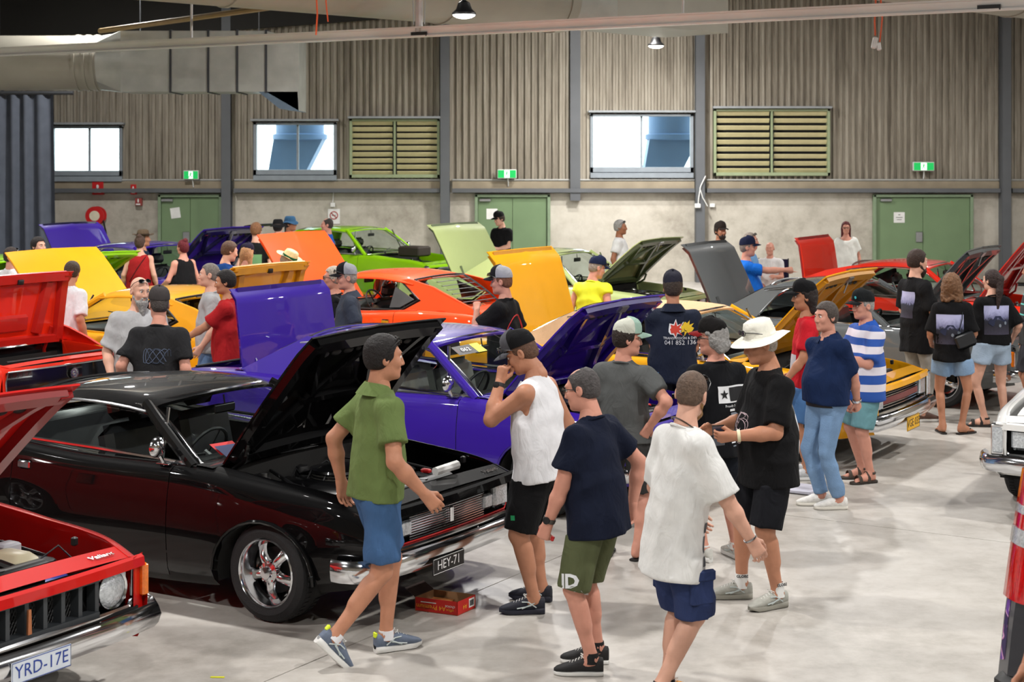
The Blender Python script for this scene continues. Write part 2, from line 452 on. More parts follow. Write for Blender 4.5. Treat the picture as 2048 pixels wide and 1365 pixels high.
for a, b in zip(brk[:-1], brk[1:]):
    n = max(1, round((b - a) / 1.19))
    hole = [o for o in openings.values() if wx(o[0]) <= a + 1e-3 and wx(o[1]) >= b - 1e-3]
    for i in range(n):
        x0, x1 = a + (b - a) * i / n, a + (b - a) * (i + 1) / n
        if hole:
            sheet(x0, x1, Z0, wz(hole[0][3])); sheet(x0, x1, wz(hole[0][2]), ZT)
        else: sheet(x0, x1, Z0, ZT)
for a, b in cols:
    x0, x1 = wx(a + 2), wx(b - 5); m = MB()
    m.box(((x0 + x1) / 2 - 0.05, YW - 0.12, 4.3), (0.02 + (x1 - x0) * 0.5, 0.26, 8.6))
    m.box(((x0 + x1) / 2, YW - 0.26, 4.3), (x1 - x0, 0.03, 8.6)); m.box(((x0 + x1) / 2, YW - 0.01, 4.3), (x1 - x0, 0.02, 8.6))
    c = m.build('steel_column', STEELGREY); tag(c, kind='structure')
c = MB().box((wx(1150), YW - 0.1, 4.6), (wx(1160) - wx(1140), 0.16, 8.6 - Z0)).build('steel_column', STEELGREY, loc=(0, 0, 0.4)); tag(c, kind='structure')
# ledge beam along the top of the concrete
for k, (a, b) in enumerate(zip([-900, 470, 905, 1412, 2020], [445, 880, 1388, 1996, 2900])):
    x0, x1 = wx(a), wx(b)
    o = MB().box(((x0 + x1) / 2, YW - 0.09, wz(381)), (x1 - x0, 0.24, 0.09)).build('trim_%d' % (k + 1), STEELGREY); tag(o, kind='structure')
    MB().box(((x0 + x1) / 2, YW - 0.03, wz(370)), (x1 - x0, 0.12, 0.16)).build('timber_plate', mat('weathered_timber', (150, 138, 118), 0.8, 0, 0, 0.15, 3), o)
    MB().tube([(x0, YW - 0.08, wz(360)), (x1, YW - 0.08, wz(360))], 0.022, 6).build('conduit', mat('conduit_grey', (168, 168, 164), 0.5), o)
# windows: frame, mullion, two panes, sill and hood
WINF = mat('window_frame_grey', (138, 146, 154), 0.5)
for nm in ('window_1', 'window_2', 'window_3'):
    a, b, t, u = openings[nm]; x0, x1, z1, z0 = wx(a), wx(b), wz(t), wz(u); xm = (x0 + x1) / 2 + (0.05 if nm != 'window_3' else 0.0)
    m = MB()
    for (c, s) in ((((x0 + x1) / 2, YW - 0.02, z1 - 0.03), (x1 - x0, 0.16, 0.06)), (((x0 + x1) / 2, YW - 0.02, z0 + 0.06), (x1 - x0, 0.16, 0.12)),
                   ((x0 + 0.035, YW - 0.02, (z0 + z1) / 2), (0.07, 0.16, z1 - z0)), ((x1 - 0.035, YW - 0.02, (z0 + z1) / 2), (0.07, 0.16, z1 - z0))): m.rbox(c, s, 0.008)
    o = m.build(nm, WINF); tag(o, kind='structure')
    MB().rbox((xm, YW + 0.02, (z0 + z1) / 2), (0.05, 0.06, z1 - z0), 0.006).build('mullion', WINF, o)
    for p0, p1 in ((x0 + 0.07, xm - 0.025), (xm + 0.025, x1 - 0.07)):
        MB().box(((p0 + p1) / 2, YW + 0.02, (z0 + z1) / 2 + 0.03), (p1 - p0, 0.008, z1 - z0 - 0.18)).build('pane', GLASS, o)
    MB().rbox(((x0 + x1) / 2, YW - 0.08, z1 + 0.05), (x1 - x0 + 0.1, 0.3, 0.05), 0.008).build('window_hood', mat('hood_grey', (150, 154, 158), 0.5), o)
    MB().rbox(((x0 + x1) / 2, YW - 0.04, z0 - 0.07), (x1 - x0, 0.2, 0.12), 0.008).build('window_sill', WINF, o)
# louvred vents
for nm, lab in (('louvre_a', 'green louvred vent beside the dark steel column, over the bare concrete bay'), ('louvre_b', 'wide green louvred vent between a window and the marked double door')):
    a, b, t, u = openings[nm]; x0, x1, z1, z0 = wx(a), wx(b), wz(t), wz(u); xm = (x0 + x1) / 2
    root = empty('louvre_vent', (xm, YW, z0), 0, lab, 'vent', 'louvred wall vents')
    def L(c): return (c[0] - xm, c[1] - YW, c[2] - z0)
    m = MB()
    for (c, s) in (((xm, YW - 0.05, z1 - 0.03), (x1 - x0, 0.2, 0.06)), ((xm, YW - 0.05, z0 + 0.04), (x1 - x0, 0.2, 0.08)), ((x0 + 0.03, YW - 0.05, (z0 + z1) / 2), (0.06, 0.2, z1 - z0)),
                   ((x1 - 0.03, YW - 0.05, (z0 + z1) / 2), (0.06, 0.2, z1 - z0)), ((xm, YW - 0.1, (z0 + z1) / 2), (0.045, 0.09, z1 - z0))): m.rbox(L(c), s, 0.008)
    m.build('frame', LOUVREF, root)
    MB().box(L((xm, YW + 0.12, (z0 + z1) / 2)), (x1 - x0, 0.01, z1 - z0)).build('backing', DARK, root)
    bl = MB().rbox((0, 0, 0), ((x1 - x0) / 2 - 0.1, 0.018, 0.115), 0.004, rotm('X', 34)).mesh('blade')
    for i in range(9):
        for sx in (-1, 1):
            link('blade', bl, LOUVRE, root, ((sx * (x1 - x0) / 4), -0.06, (z1 - z0) * (i + 0.75) / 9.4))
    MB().rbox(L((xm, YW - 0.12, z1 + 0.03)), (x1 - x0 + 0.05, 0.3, 0.05), 0.006).build('hood', mat('hood_grey', (150, 154, 158), 0.5), root)
# double doors
for k, (a, b, paper) in enumerate(((318, 445, (352, 426)), (950, 1100, (984, 428)), (1745, 1944, (1797, 435)))):
    x0, x1, zt = wx(a), wx(b), wz(389); xm = (x0 + x1) / 2
    m = MB()
    for (c, s) in (((xm, YW - 0.04, zt - 0.03), (x1 - x0, 0.16, 0.07)), ((x0 + 0.03, YW - 0.04, zt / 2), (0.07, 0.16, zt)), ((x1 - 0.03, YW - 0.04, zt / 2), (0.07, 0.16, zt))): m.rbox(c, s, 0.01)
    d = m.build('door_%d' % (k + 1), mat('green_frame_paint', (126, 146, 118), 0.5)); tag(d, kind='structure')
    for s in (-1, 1):
        w = (x1 - x0) / 2 - 0.075
        lf = MB().rbox((xm + s * (w / 2 + 0.004), YW - 0.03, zt / 2 - 0.03), (w, 0.06, zt - 0.08), 0.006).build('door_leaf', GREEN, d)
        if s == -1:
            MB().rbox((xm - w * 0.8, YW - 0.09, zt - 0.13), (0.26, 0.07, 0.07), 0.01).build('door_closer', STEEL, d)
            MB().rbox((xm - 0.09, YW - 0.075, 1.02), (0.15, 0.03, 0.24), 0.01).build('push_plate', STEEL, d)
    p = MB().box((wx(paper[0]), YW - 0.065, wz(paper[1])), (0.25 if k else 0.22, 0.004, 0.24), rotm('Y', -8 if k == 0 else 0)).build('notice_sheet', PAPER)
    tag(p, ('white paper notice taped crooked on the green door beside the hose reel', 'white paper notice on the green door behind the black cap', 'white printed notice on the wide green double door')[k], 'notice', 'paper notices on the green doors')
    if k == 2:
        for i, (w, dz) in enumerate(((0.05, 0.06), (0.15, 0), (0.11, -0.05))):
            MB().box((wx(paper[0]), YW - 0.069, wz(paper[1]) + dz), (w, 0.002, 0.012)).build('printed_line', INK, p)
# exit signs with running-man box
SIGNG = mat('exit_green', (10, 150, 70), 0.4, emit=1.2); SIGNW = mat('exit_white', (225, 245, 232), 0.4, emit=1.3)
for px, py, lab in ((386, 350, 'lit green exit sign above the door with crooked notice'), (1014, 348, 'lit green exit sign above the door behind the black cap'), (1842, 333, 'lit green exit sign above the wide double door')):
    w = 30 if px < 500 else 38 if px < 1500 else 42
    W = w * YW / F_PX
    root = empty('exit_sign', (wx(px), YW - 0.2, wz(py)), 0, lab, 'exit sign', 'exit signs over the doors')
    MB().rbox((0, 0, 0), (W, 0.1, 0.21), 0.012).build('housing', WHITEP, root)
    MB().box((0, -0.053, 0), (W - 0.03, 0.006, 0.17)).build('face', SIGNG, root)
    MB().box((0, -0.058, 0), (W * 0.28, 0.004, 0.165)).build('door_symbol', SIGNW, root)
    m = MB(); m.ball((0.0, -0.06, 0.055), 0.014, 8, 5); m.tube([(0.0, -0.061, 0.04), (-0.01, -0.061, -0.01)], 0.012, 6); m.tube([(-0.01, -0.061, -0.01), (0.025, -0.061, -0.03), (0.02, -0.061, -0.065)], 0.008, 6)
    m.tube([(-0.01, -0.061, -0.01), (-0.03, -0.061, -0.035), (-0.05, -0.061, -0.06)], 0.008, 6); m.tube([(0.0, -0.061, 0.035), (0.035, -0.061, 0.01)], 0.007, 6); m.tube([(0.0, -0.061, 0.035), (-0.03, -0.061, 0.015)], 0.007, 6)
    m.build('running_figure', SIGNG, root)
    MB().tube([(0.02, 0.02, -0.1), (0.03, 0.06, -0.2), (0.03, 0.1, -0.28)], 0.014, 6).build('cable', WHITEP, root)
# fire hose reel, fire signs, call point, no smoking sign
root = empty('hose_reel', (wx(197), YW - 0.2, wz(431)), 0, 'red fire hose reel with a cream centre on the concrete wall', 'hose reel')
def disc(m, r, y0, y1, n=28): return m.lathe([(0.001, y0), (r, y0), (r, y1), (0.001, y1)], n, Matrix.Rotation(PI / 2, 4, 'X'))
MB().box((0, 0.145, 0), (0.08, 0.09, 0.3)).build('bracket', DARKSTEEL, root); disc(MB(), 0.21, 0.12, 0.15).build('front_disc', REDSIGN, root); disc(MB(), 0.21, -0.12, -0.09).build('rear_disc', REDSIGN, root)
disc(MB(), 0.15, -0.1, 0.13).build('hose_coil', BLACKP, root); disc(MB(), 0.115, 0.15, 0.158).build('centre_label', mat('cream_label', (232, 222, 196), 0.6), root)
MB().tube([(0.16, 0, -0.1), (0.22, 0.02, -0.4), (0.2, 0.08, -0.8)], 0.02, 6).build('hose', BLACKP, root)
for px, py, w, h, lab, txt in ((198, 376, 22, 27, 'tall red fire hose sign projecting above the hose reel', True), (269, 379, 11, 20, 'small red fire sign beside the exit door', True), (279, 404, 13, 15, 'small fire call point box below the red sign', False)):
    o = MB().rbox((wx(px), YW - 0.055, wz(py)), (w * YW / F_PX, 0.12, h * YW / F_PX), 0.004).build('fire_sign' if txt else 'call_point', REDSIGN if txt else mat('dull_red', (150, 60, 56), 0.5)); tag(o, lab, 'sign' if txt else 'call point')
    MB().ball((wx(px), YW - 0.134, wz(py) + 0.03), (0.03 if w > 15 else 0.018, 0.006, 0.045), 10, 6).build('white_symbol', PAPER, o)
    MB().box((wx(px), YW - 0.134, wz(py) - h * 0.0035), (w * 0.0075, 0.004, 0.03)).build('white_lettering', PAPER, o)
o = MB().box((wx(668), YW - 0.01, wz(433)), (0.27, 0.01, 0.34)).build('no_smoking_sign', PAPER); tag(o, 'white no smoking sign on the bare concrete wall', 'sign')
MB().lathe([(0.075, 0), (0.095, 0), (0.095, 0.006), (0.075, 0.006), (0.075, 0)], 24, Matrix.Translation((wx(668), YW - 0.016, wz(431))) @ Matrix.Rotation(PI / 2, 4, 'X')).box((wx(668), YW - 0.02, wz(431)), (0.18, 0.004, 0.02), rotm('Y', 45)).build('red_ring', mat('sign_red', (170, 60, 60), 0.6), o)
MB().box((wx(668), YW - 0.018, wz(431)), (0.09, 0.004, 0.016)).build('cigarette', INK, o)
o = MB().rbox((wx(666), YW - 0.05, wz(410)), (0.1, 0.08, 0.1), 0.01).tube([(wx(666), YW - 0.03, wz(405)), (wx(668), YW - 0.03, wz(365))], 0.012, 6).build('wall_socket', WHITEP); tag(o, 'white wall socket with conduit above the no smoking sign', 'socket')
o = MB().rbox((wx(1392), YW - 0.32, wz(411)), (0.13, 0.08, 0.1), 0.01).build('socket_box', WHITEP); tag(o, 'white socket box on the grey column below the cable', 'socket')
MB().tube([(wx(1408), YW - 0.3, wz(352)), (wx(1398), YW - 0.32, wz(372)), (wx(1394), YW - 0.33, wz(395)), (wx(1393), YW - 0.33, wz(408))], 0.014, 6).tube([(wx(1396), YW - 0.33, wz(375)), (wx(1402), YW - 0.33, wz(395)), (wx(1412), YW - 0.3, wz(412))], 0.012, 6).build('cable', WHITEP, o)
o = MB().rbox((wx(1424), YW - 0.04, wz(411)), (0.12, 0.06, 0.09), 0.01).build('wall_socket', WHITEP); tag(o, 'white wall socket on the concrete beside the grey column', 'socket')
# hall enclosure
for nm, c, s in (('wall_left', (-18.5, 15, 4.3), (0.3, 46, 8.6)), ('wall_right', (18.5, 15, 4.3), (0.3, 46, 8.6)), ('wall_front', (0, -7, 4.3), (46, 0.3, 8.6))):
    tag(MB().box(c, s).build(nm, SHEET_M), kind='structure')
tag(MB().box((0, 15, 8.7), (46, 46, 0.15)).build('ceiling', ROOF_M), kind='structure')
def beam(p0, p1, w, h, name, m, lab=None, cat=None, group=None):
    a, b = Vector(p0), Vector(p1); d = (b - a).normalized(); s = d.cross(Vector((0, 0, 1))).normalized(); u = s.cross(d)
    mb = MB(); mb.loft([[p + s * x * w / 2 + u * z * h / 2 for x, z in ((-1, -1), (1, -1), (1, -0.8), (0.12, -0.8), (0.12, 0.8), (1, 0.8), (1, 1), (-1, 1), (-1, 0.8), (-0.12, 0.8), (-0.12, -0.8), (-1, -0.8))] for p in (a, b)], caps=True)
    o = mb.build(name, m)
    if lab: tag(o, lab, cat, group)
    else: tag(o, kind='structure')
    return o
for k, v in enumerate((22, 25.5, 29)):            # roof beams run along the joints of the floor
    p = Vector((-6, v, 7.0)); beam(p - Vector((FX, FY, 0)) * 13, p + Vector((FX, FY, 0)) * 22, 0.3, 0.55, 'roof_beam', mat('roof_beam_dark', (40, 38, 36), 0.7))
for k in range(9):
    p = Vector((-12 + 3.2 * k, 20, 7.7)); beam(p - Vector((TX, TY, 0)) * 12, p + Vector((TX, TY, 0)) * 17, 0.14, 0.25, 'roof_purlin', mat('roof_beam_dark', (40, 38, 36), 0.7))
tag(MB().tube([at(200, 62, 30), at(560, 12, 26)], 0.05, 8).build('trim_9', mat('brass_pipe', (150, 124, 76), 0.5)), kind='structure')
# hanging aluminium rail with rods
p0, p1 = at(0, 104, F_PX * 2.0 / 214), at(2048, 6, F_PX * 2.0 / 312); d = (p1 - p0).normalized()
rail = empty('hanging_rail', p0, 0, 'long aluminium lighting rail hung across the hall', 'rail')
def rail_box(off, s0, w, h, nm, m):
    side = d.cross(Vector((0, 0, 1))).normalized(); a = -d * 0.8 + side * s0 + Vector((0, 0, off)); b = (p1 - p0) + d * 8 + side * s0 + Vector((0, 0, off))
    MB().loft([[q + side * x * w / 2 + Vector((0, 0, z * h / 2)) for x, z in ((-1, -1), (1, -1), (1, 1), (-1, 1))] for q in (a, b)], caps=True).build(nm, m, rail)
rail_box(0.0, 0, 0.05, 0.15, 'web', ALU); rail_box(0.07, 0, 0.12, 0.025, 'flange', ALU); rail_box(-0.07, 0, 0.12, 0.025, 'flange', ALU)
for px, py, r_ in ((383, 86, 0.022), (838, 62, 0.06), (1366, 38, 0.016), (1975, 5, 0.02)):
    t = (px / 2048.0); Yr = 1 / ((1 - t) / p0.y + t / p1.y); q = at(px, py, Yr) - p0; q.z = 0.0
    MB().tube([q, q + Vector((0, 0, 3.8))], r_, 8).build('hanger_rod', mat('white_rod', (196, 194, 192), 0.5), rail)
    if r_ > 0.05:
        for s in (-1, 1): MB().tube([q + d * 0.1 * s + Vector((0, 0, 0.12)), q + d * 0.2 * s + Vector((0, 0, 2.8))], 0.008, 6).build('chain', STEEL, rail)
for px, py in ((838, 62), (1975, 5)):
    t = (px / 2048.0); Yr = 1 / ((1 - t) / p0.y + t / p1.y); q = at(px, py, Yr) - p0; q.z = -0.04
    MB().box(q + Vector((0, -0.06, 0)), (0.3, 0.01, 0.07), rotm('Z', -31.6)).build('joint_plate', BLACKP, rail)
# dark roof fascia along the top of the far wall
tag(MB().prism([(wx(-500), YW - 0.1, wz(84)), (wx(440), YW - 0.1, wz(64)), (wx(885), YW - 0.1, wz(30)), (wx(1390), YW - 0.1, wz(2)), (wx(1700), YW - 0.1, wz(-20)), (wx(1700), YW - 0.1, 8.6), (wx(-500), YW - 0.1, 8.6)], (0, -0.15, 0)).build('roof_fascia', ROOF_M), kind='structure')
# ducts
def ring_path(ax0, ax1, r, nm, lab, m, rings):
    a, b = Vector(ax0), Vector(ax1); root = empty(nm, a, 0, lab, 'duct'); d = b - a; L = d.length
    MB().tube([Vector((0, 0, 0)), d], r, 32).build('barrel', m, root)
    for t in rings: MB().tube([d * t - d.normalized() * 0.03, d * t + d.normalized() * 0.03], r + 0.02, 32).build('flange_ring', m, root)
    return root
dl = ring_path((-17.5, 31.0, 4.66), (-7.95, 31.0, 4.66), 0.53, 'ventilation_duct', 'big round grey duct running above the curtain', DUCTGREY, (0.35, 0.68, 0.955, 0.975, 0.993))
sq = [(-1, -1), (1, -1), (1, 1), (-1, 1)]
def square_ring(x, y0, z0, hy, hz, n=8):
    P = []
    for i in range(4):
        a, b = sq[i], sq[(i + 1) % 4]
        for k in range(n): P.append(Vector((x, y0 + hy * (a[0] + (b[0] - a[0]) * k / n), z0 + hz * (a[1] + (b[1] - a[1]) * k / n))))
    return P
circ = []
for P in square_ring(0, 0, 0, 1, 1): circ.append(P.normalized())
o = MB().loft([[Vector((9.55, 0, 0)) + 0.53 * c for c in circ], square_ring(10.05, 0, 0.0, 0.55, 0.58)]).build('transition', GALV, dl)
x = 10.05
for i, w in enumerate((0.95, 0.72, 0.55, 0.55)):
    MB().loft([square_ring(x, 0, 0, 0.55, 0.58), square_ring(x + w, 0, 0, 0.55, 0.58)], caps=(i == 3)).build('duct_box', GALV, dl)
    MB().loft([square_ring(x + w - 0.02, 0, 0, 0.57, 0.6), square_ring(x + w + 0.02, 0, 0, 0.57, 0.6)], caps=True).build('duct_flange', DARKSTEEL, dl)
    x += w
MB().loft([square_ring(x, 0, 0, 0.55, 0.58), [p + Vector((0.62, 0, -0.16)) for p in square_ring(x, 0, -0.1, 0.55, 0.68)]], caps=True).build('elbow', GALV, dl)
MB().prism([(x - 0.15, -0.55, -0.58), (x + 0.6, -0.55, -0.58), (x + 0.62, -0.55, -0.95), (x + 0.25, -0.55, -0.9)], (0, 1.1, 0)).build('outlet_hood', mat('bluish_galvanised', (120, 140, 160), 0.35, 0.7), dl)
for xx in (2, 4.5, 7, 10.3, 12.6): MB().tube([(xx, 0, 0.5), (xx, 0, 3.9)], 0.012, 6).build('duct_hanger', DARKSTEEL, dl)
a, b = Vector((-9.5, 19.2, 5.68)), Vector((0.86, 29.15, 5.68))
du = ring_path(a, b, 0.58, 'ventilation_duct', 'round grey duct crossing overhead towards the pendant lamp', DUCTGREY, (0.5, 0.8, 0.985))
dd = (b - a).normalized(); sd = dd.cross(Vector((0, 0, 1)))
def ring_at(p, h1, h2, rnd):
    out = []
    for c in circ: out.append(p + (sd * c.y * h1 + Vector((0, 0, c.z * h2)) if rnd else sd * c.y / max(abs(c.y), abs(c.z)) * h1 + Vector((0, 0, c.z / max(abs(c.y), abs(c.z)) * h2))))
    return out
e = b - a
MB().loft([ring_at(e, 0.58, 0.58, True), ring_at(e + dd * 0.7, 0.8, 0.42, False)]).build('transition', GALV, du)
MB().loft([ring_at(e + dd * 0.7, 0.8, 0.42, False), ring_at(e + dd * 3.9, 0.8, 0.42, False)], caps=True).build('duct_box', DUCTGREY, du)
ring_path((3.0, 21.5, 5.75), (11.5, 29.7, 5.75), 0.58, 'ventilation_duct', 'round grey duct overhead beside the hanging power outlet', DUCTGREY, (0.4, 0.62, 0.83))
# high bay lamps
LENS = mat('lamp_diffuser', (255, 250, 240), 0.3, emit=18.0)
housing_me = MB().lathe([(0.03, 0.34), (0.03, 0.2), (0.08, 0.17), (0.11, 0.08), (0.165, 0.03), (0.17, 0.0), (0.001, 0.0)], 24).mesh('housing')
lens_me = MB().lathe([(0.001, -0.05), (0.06, -0.047), (0.11, -0.035), (0.145, -0.015), (0.155, 0.0)], 24).mesh('diffuser')
rod_me = MB().tube([(0, 0, 0.3), (0, 0, 3.4)], 0.014, 6).mesh('pendant_rod')
def lamp(x, y, z, label, power=LAMP_W, rod=True):
    root = empty('high_bay_lamp', (x, y, z), 0, label, 'lamp', 'high bay lamps under the roof')
    link('housing', housing_me, BLACKP, root); link('diffuser', lens_me, LENS, root)
    r_ = link('pendant_rod', rod_me, STEEL, root)
    if z > 6: r_.scale = (1, 1, 0.6)
    ld = bpy.data.lights.new('lamp_light', 'AREA'); ld.shape = 'DISK'; ld.size = 0.32; ld.energy = power; ld.color = (1.0, 0.975, 0.94)
    lo = bpy.data.objects.new('lamp_light', ld); COL.objects.link(lo); lo.parent = root; lo.location = (0, 0, -0.06)
l1, l2 = at(928, 30, 22.0), at(1312, 92, 33.0)
lamp(*l1, 'bright pendant high bay lamp hanging below the round duct'); lamp(*l2, 'bright pendant high bay lamp hanging before the far wall above the window')
for i in range(-4, 4):
    for j in range(-5, 4):
        x, y = -0.87 + i * 7.4 * FX + j * 7.0 * TX - 0.5, 29.0 + i * 7.4 * FY + j * 7.0 * TY - 2.0
        if -16 < x < 16 and -3 < y < 34.5: lamp(x, y, 6.9, 'high bay lamp hanging from the dark roof')
# hanging outlets and cords
ORANGE = mat('orange_cord', (226, 92, 40), 0.5)
q = at(1752, 30, 23.0)
ho = empty('hanging_outlet', q, 0, 'white power outlets hanging on a looped orange cord', 'outlet')
MB().tube([(0, 0, 0.3), (-0.02, 0, -0.1), (-0.01, 0, -0.3)], 0.012, 6).tube([(0.06, 0, 0.3), (0.09, 0, -0.05), (0.05, 0, -0.4)], 0.012, 6).build('cord', ORANGE, ho)
MB().rbox((-0.02, 0, -0.4), (0.07, 0.06, 0.17), 0.012, rotm('Y', 12)).build('socket_body', WHITEP, ho); MB().rbox((0.04, 0, -0.45), (0.06, 0.05, 0.12), 0.012, rotm('Y', -8)).build('plug_body', WHITEP, ho)
q = at(632, 70, 24.0)
o = MB().tube([(0, 0, 0), (0.02, 0, 0.3), (-0.01, 0, 0.9)], 0.013, 6).tube([(0.18, 0, 0.2), (0.15, 0, 0.5), (0.16, 0, 0.95)], 0.011, 6).build('power_cord', ORANGE, loc=q); tag(o, 'orange cord dangling beside the round duct', 'cord')
# grey curtain, hung on a rail
cv = []
nX = 220; x0, x1 = -17.8, (108 - 1024) * 33.0 / F_PX
for i, z in enumerate((0.03, 1.6, 3.0, 4.12)):
    cv.append([(x0 + (x1 - x0) * k / nX + (0.12 - 0.03 * z) * 0.6 * (k / nX) ** 8, 33.0 + (0.10 - 0.012 * z) * math.sin(k * 0.82 + 0.5 * math.sin(k * 0.31) + z * 0.07), z) for k in range(nX + 1)])
o = MB().grid(cv).build('curtain', CURTAIN, sharp=180); tag(o, 'grey pleated curtain hanging at the hall end', 'curtain')
MB().tube([(x0, 33, 4.16), (x1 + 0.4, 33, 4.16)], 0.04, 8).build('curtain_rail', DARKSTEEL, o)
# blue ductwork standing outside the windows
BLUE = mat('blue_outdoor_steel', (96, 128, 168), 0.5, 0.2, 0, 0.1, 1.0)
for px, ytop, Yo, lab in ((600, 246, 41, 'blue steel hopper outside the window beside the rectangular duct'), (1345, 228, 41, 'blue steel hopper outside the largest window')):
    c = at(px, 330, Yo); m = empty('outdoor_hopper', (c.x, Yo, 0), 0, lab, 'hopper')
    MB().lathe([(0.5, 5.0), (0.62, 4.9), (0.62, 3.45), (0.7, 3.42), (0.7, 3.3), (0.62, 3.28)], 20).build('drum', BLUE, m)
    MB().prism([(-0.62, -0.4, 3.3), (0.62, -0.4, 3.3), (-0.25, -0.4, 1.6), (-0.9, -0.4, 1.6)], (0, 0.8, 0)).build('chute', BLUE, m)
    MB().box((0, 0, 0.9), (0.5, 0.5, 1.8)).build('base', BLUE, m)
tag(MB().box((0, 60, -0.2), (160, 46, 0.1)).build('outdoor_ground', mat('pale_yard', (190, 190, 186), 0.9)), kind='structure')
# yellow tape scrap on the floor
g = ground(435, 1356); o = MB().box((g.x, g.y, 0.002), (0.075, 0.02, 0.003), rotm('Z', -3)).build('tape_scrap', mat('yellow_tape', (214, 214, 40), 0.5)); tag(o, 'scrap of yellow tape stuck to the bare concrete floor', 'tape')
# ================================================================== cars
SEATBLK = mat('black_vinyl', (44, 44, 47), 0.3, 0, 0.5, 0.1, 8)
CARPET = mat('car_carpet', (22, 22, 23), 0.95)
ENGBLK = mat('engine_black', (16, 16, 18), 0.3, 0.0, 0.6, 0.1, 12)
GREYMET = mat('cast_alloy', (150, 150, 150), 0.35, 0.9, 0, 0.15, 20)
UNDER = mat('underseal', (18, 17, 16), 0.9)
PLASTWHITE = mat('bottle_plastic', (222, 212, 180), 0.4)
def sm(x, xs, ys):
    """smooth interpolation through control points"""
    x = np.asarray(x, float)
    i = np.clip(np.searchsorted(xs, x) - 1, 0, len(xs) - 2); xs = np.array(xs); ys = np.array(ys)
    d = np.gradient(ys, xs); h = xs[i + 1] - xs[i]; t = np.clip((x - xs[i]) / h, 0, 1)
    return (2 * t**3 - 3 * t**2 + 1) * ys[i] + (t**3 - 2 * t**2 + t) * h * d[i] + (-2 * t**3 + 3 * t**2) * ys[i + 1] + (t**3 - t**2) * h * d[i + 1]
# wheel, modelled once, outer face towards -y
WHEEL = {}
def wheel_meshes(style):
    if style in WHEEL: return WHEEL[style]
    T = Matrix.Rotation(PI / 2, 4, 'X')            # local z -> -y
    ty = MB().lathe([(0.205, -0.115), (0.25, -0.125), (0.287, -0.105), (0.3, -0.08), (0.302, 0), (0.3, 0.08), (0.287, 0.105), (0.25, 0.125), (0.212, 0.117), (0.205, 0.1)], 40, T)
    for k in range(56):                            # tread blocks
        a = 2 * PI * k / 56
        for s in (-1, 1):
            Mr = Matrix.Rotation(a, 3, 'Y')
            ty.box(Mr @ Vector((0.3005, s * 0.055, 0)), (0.008, 0.045, 0.021), Mr)
    for s in ('GT',):
        pass
    rim = MB().lathe([(0.212, 0.118), (0.205, 0.125), (0.198, 0.118), (0.192, 0.09), (0.178, 0.06), (0.165, 0.02), (0.16, -0.05), (0.17, -0.11)], 40, T)
    sp = MB()
    if style == 'five':
        for k in range(5):
            a = 2 * PI * k / 5 + 0.35; Mr = Matrix.Rotation(a, 3, 'Y')
            rings = []
            for r_, w, dp, th in ((0.04, 0.034, -0.08, 0.034), (0.075, 0.031, -0.09, 0.03), (0.11, 0.029, -0.085, 0.028), (0.145, 0.034, -0.065, 0.022), (0.178, 0.046, -0.04, 0.016)):
                rings.append([Mr @ Vector((r_, dp + th * 0.9 * (1 - c_y), w * c_x)) for c_x, c_y in ((-1, -0.2), (-0.6, 0.75), (0, 1.05), (0.6, 0.75), (1, -0.2), (0.6, -1), (-0.6, -1))])
            sp.loft(rings, caps=True)
    else:
        sp.lathe([(0.19, 0.055), (0.15, 0.075), (0.11, 0.06), (0.06, 0.085), (0.001, 0.09)], 28, T)
        for k in range(12):
            Mr = Matrix.Rotation(2 * PI * k / 12, 3, 'Y'); sp.box(Mr @ Vector((0.14, -0.075, 0)), (0.04, 0.014, 0.018), Mr)
    hub = MB().lathe([(0.066, 0.05), (0.064, 0.09), (0.04, 0.1), (0.036, 0.12), (0.001, 0.123)], 20, T)
    for k in range(5):
        a = 2 * PI * (k + 0.5) / 5 + 0.35; hub.lathe([(0.009, 0.06), (0.009, 0.095), (0.001, 0.098)], 8, T @ Matrix.Translation((0.06 * math.cos(a), 0.06 * math.sin(a) * -1, 0)))
    disc_ = MB().lathe([(0.001, 0.01), (0.14, 0.01), (0.14, -0.01), (0.001, -0.01)], 28, T)
    WHEEL[style] = (ty.mesh('tyre', 30), rim.mesh('rim', 50), sp.mesh('spokes', 50), hub.mesh('hub'), disc_.mesh('brake_disc'))
    return WHEEL[style]
def seat(mb, x, y, z, w=0.5, head=True, h=0.56):
    """rounded bucket seat facing +x"""
    mb.rbox((x + 0.02, y, z + 0.08), (0.5, w, 0.16), 0.06)
    Mr = rotm('Y', -14)
    mb.rbox((x - 0.27, y, z + 0.12 + h / 2), (0.15, w, h), 0.065, Mr)
    if head: mb.rbox((x - 0.36, y, z + 0.16 + h + 0.06), (0.11, w * 0.55, 0.17), 0.05, Mr)
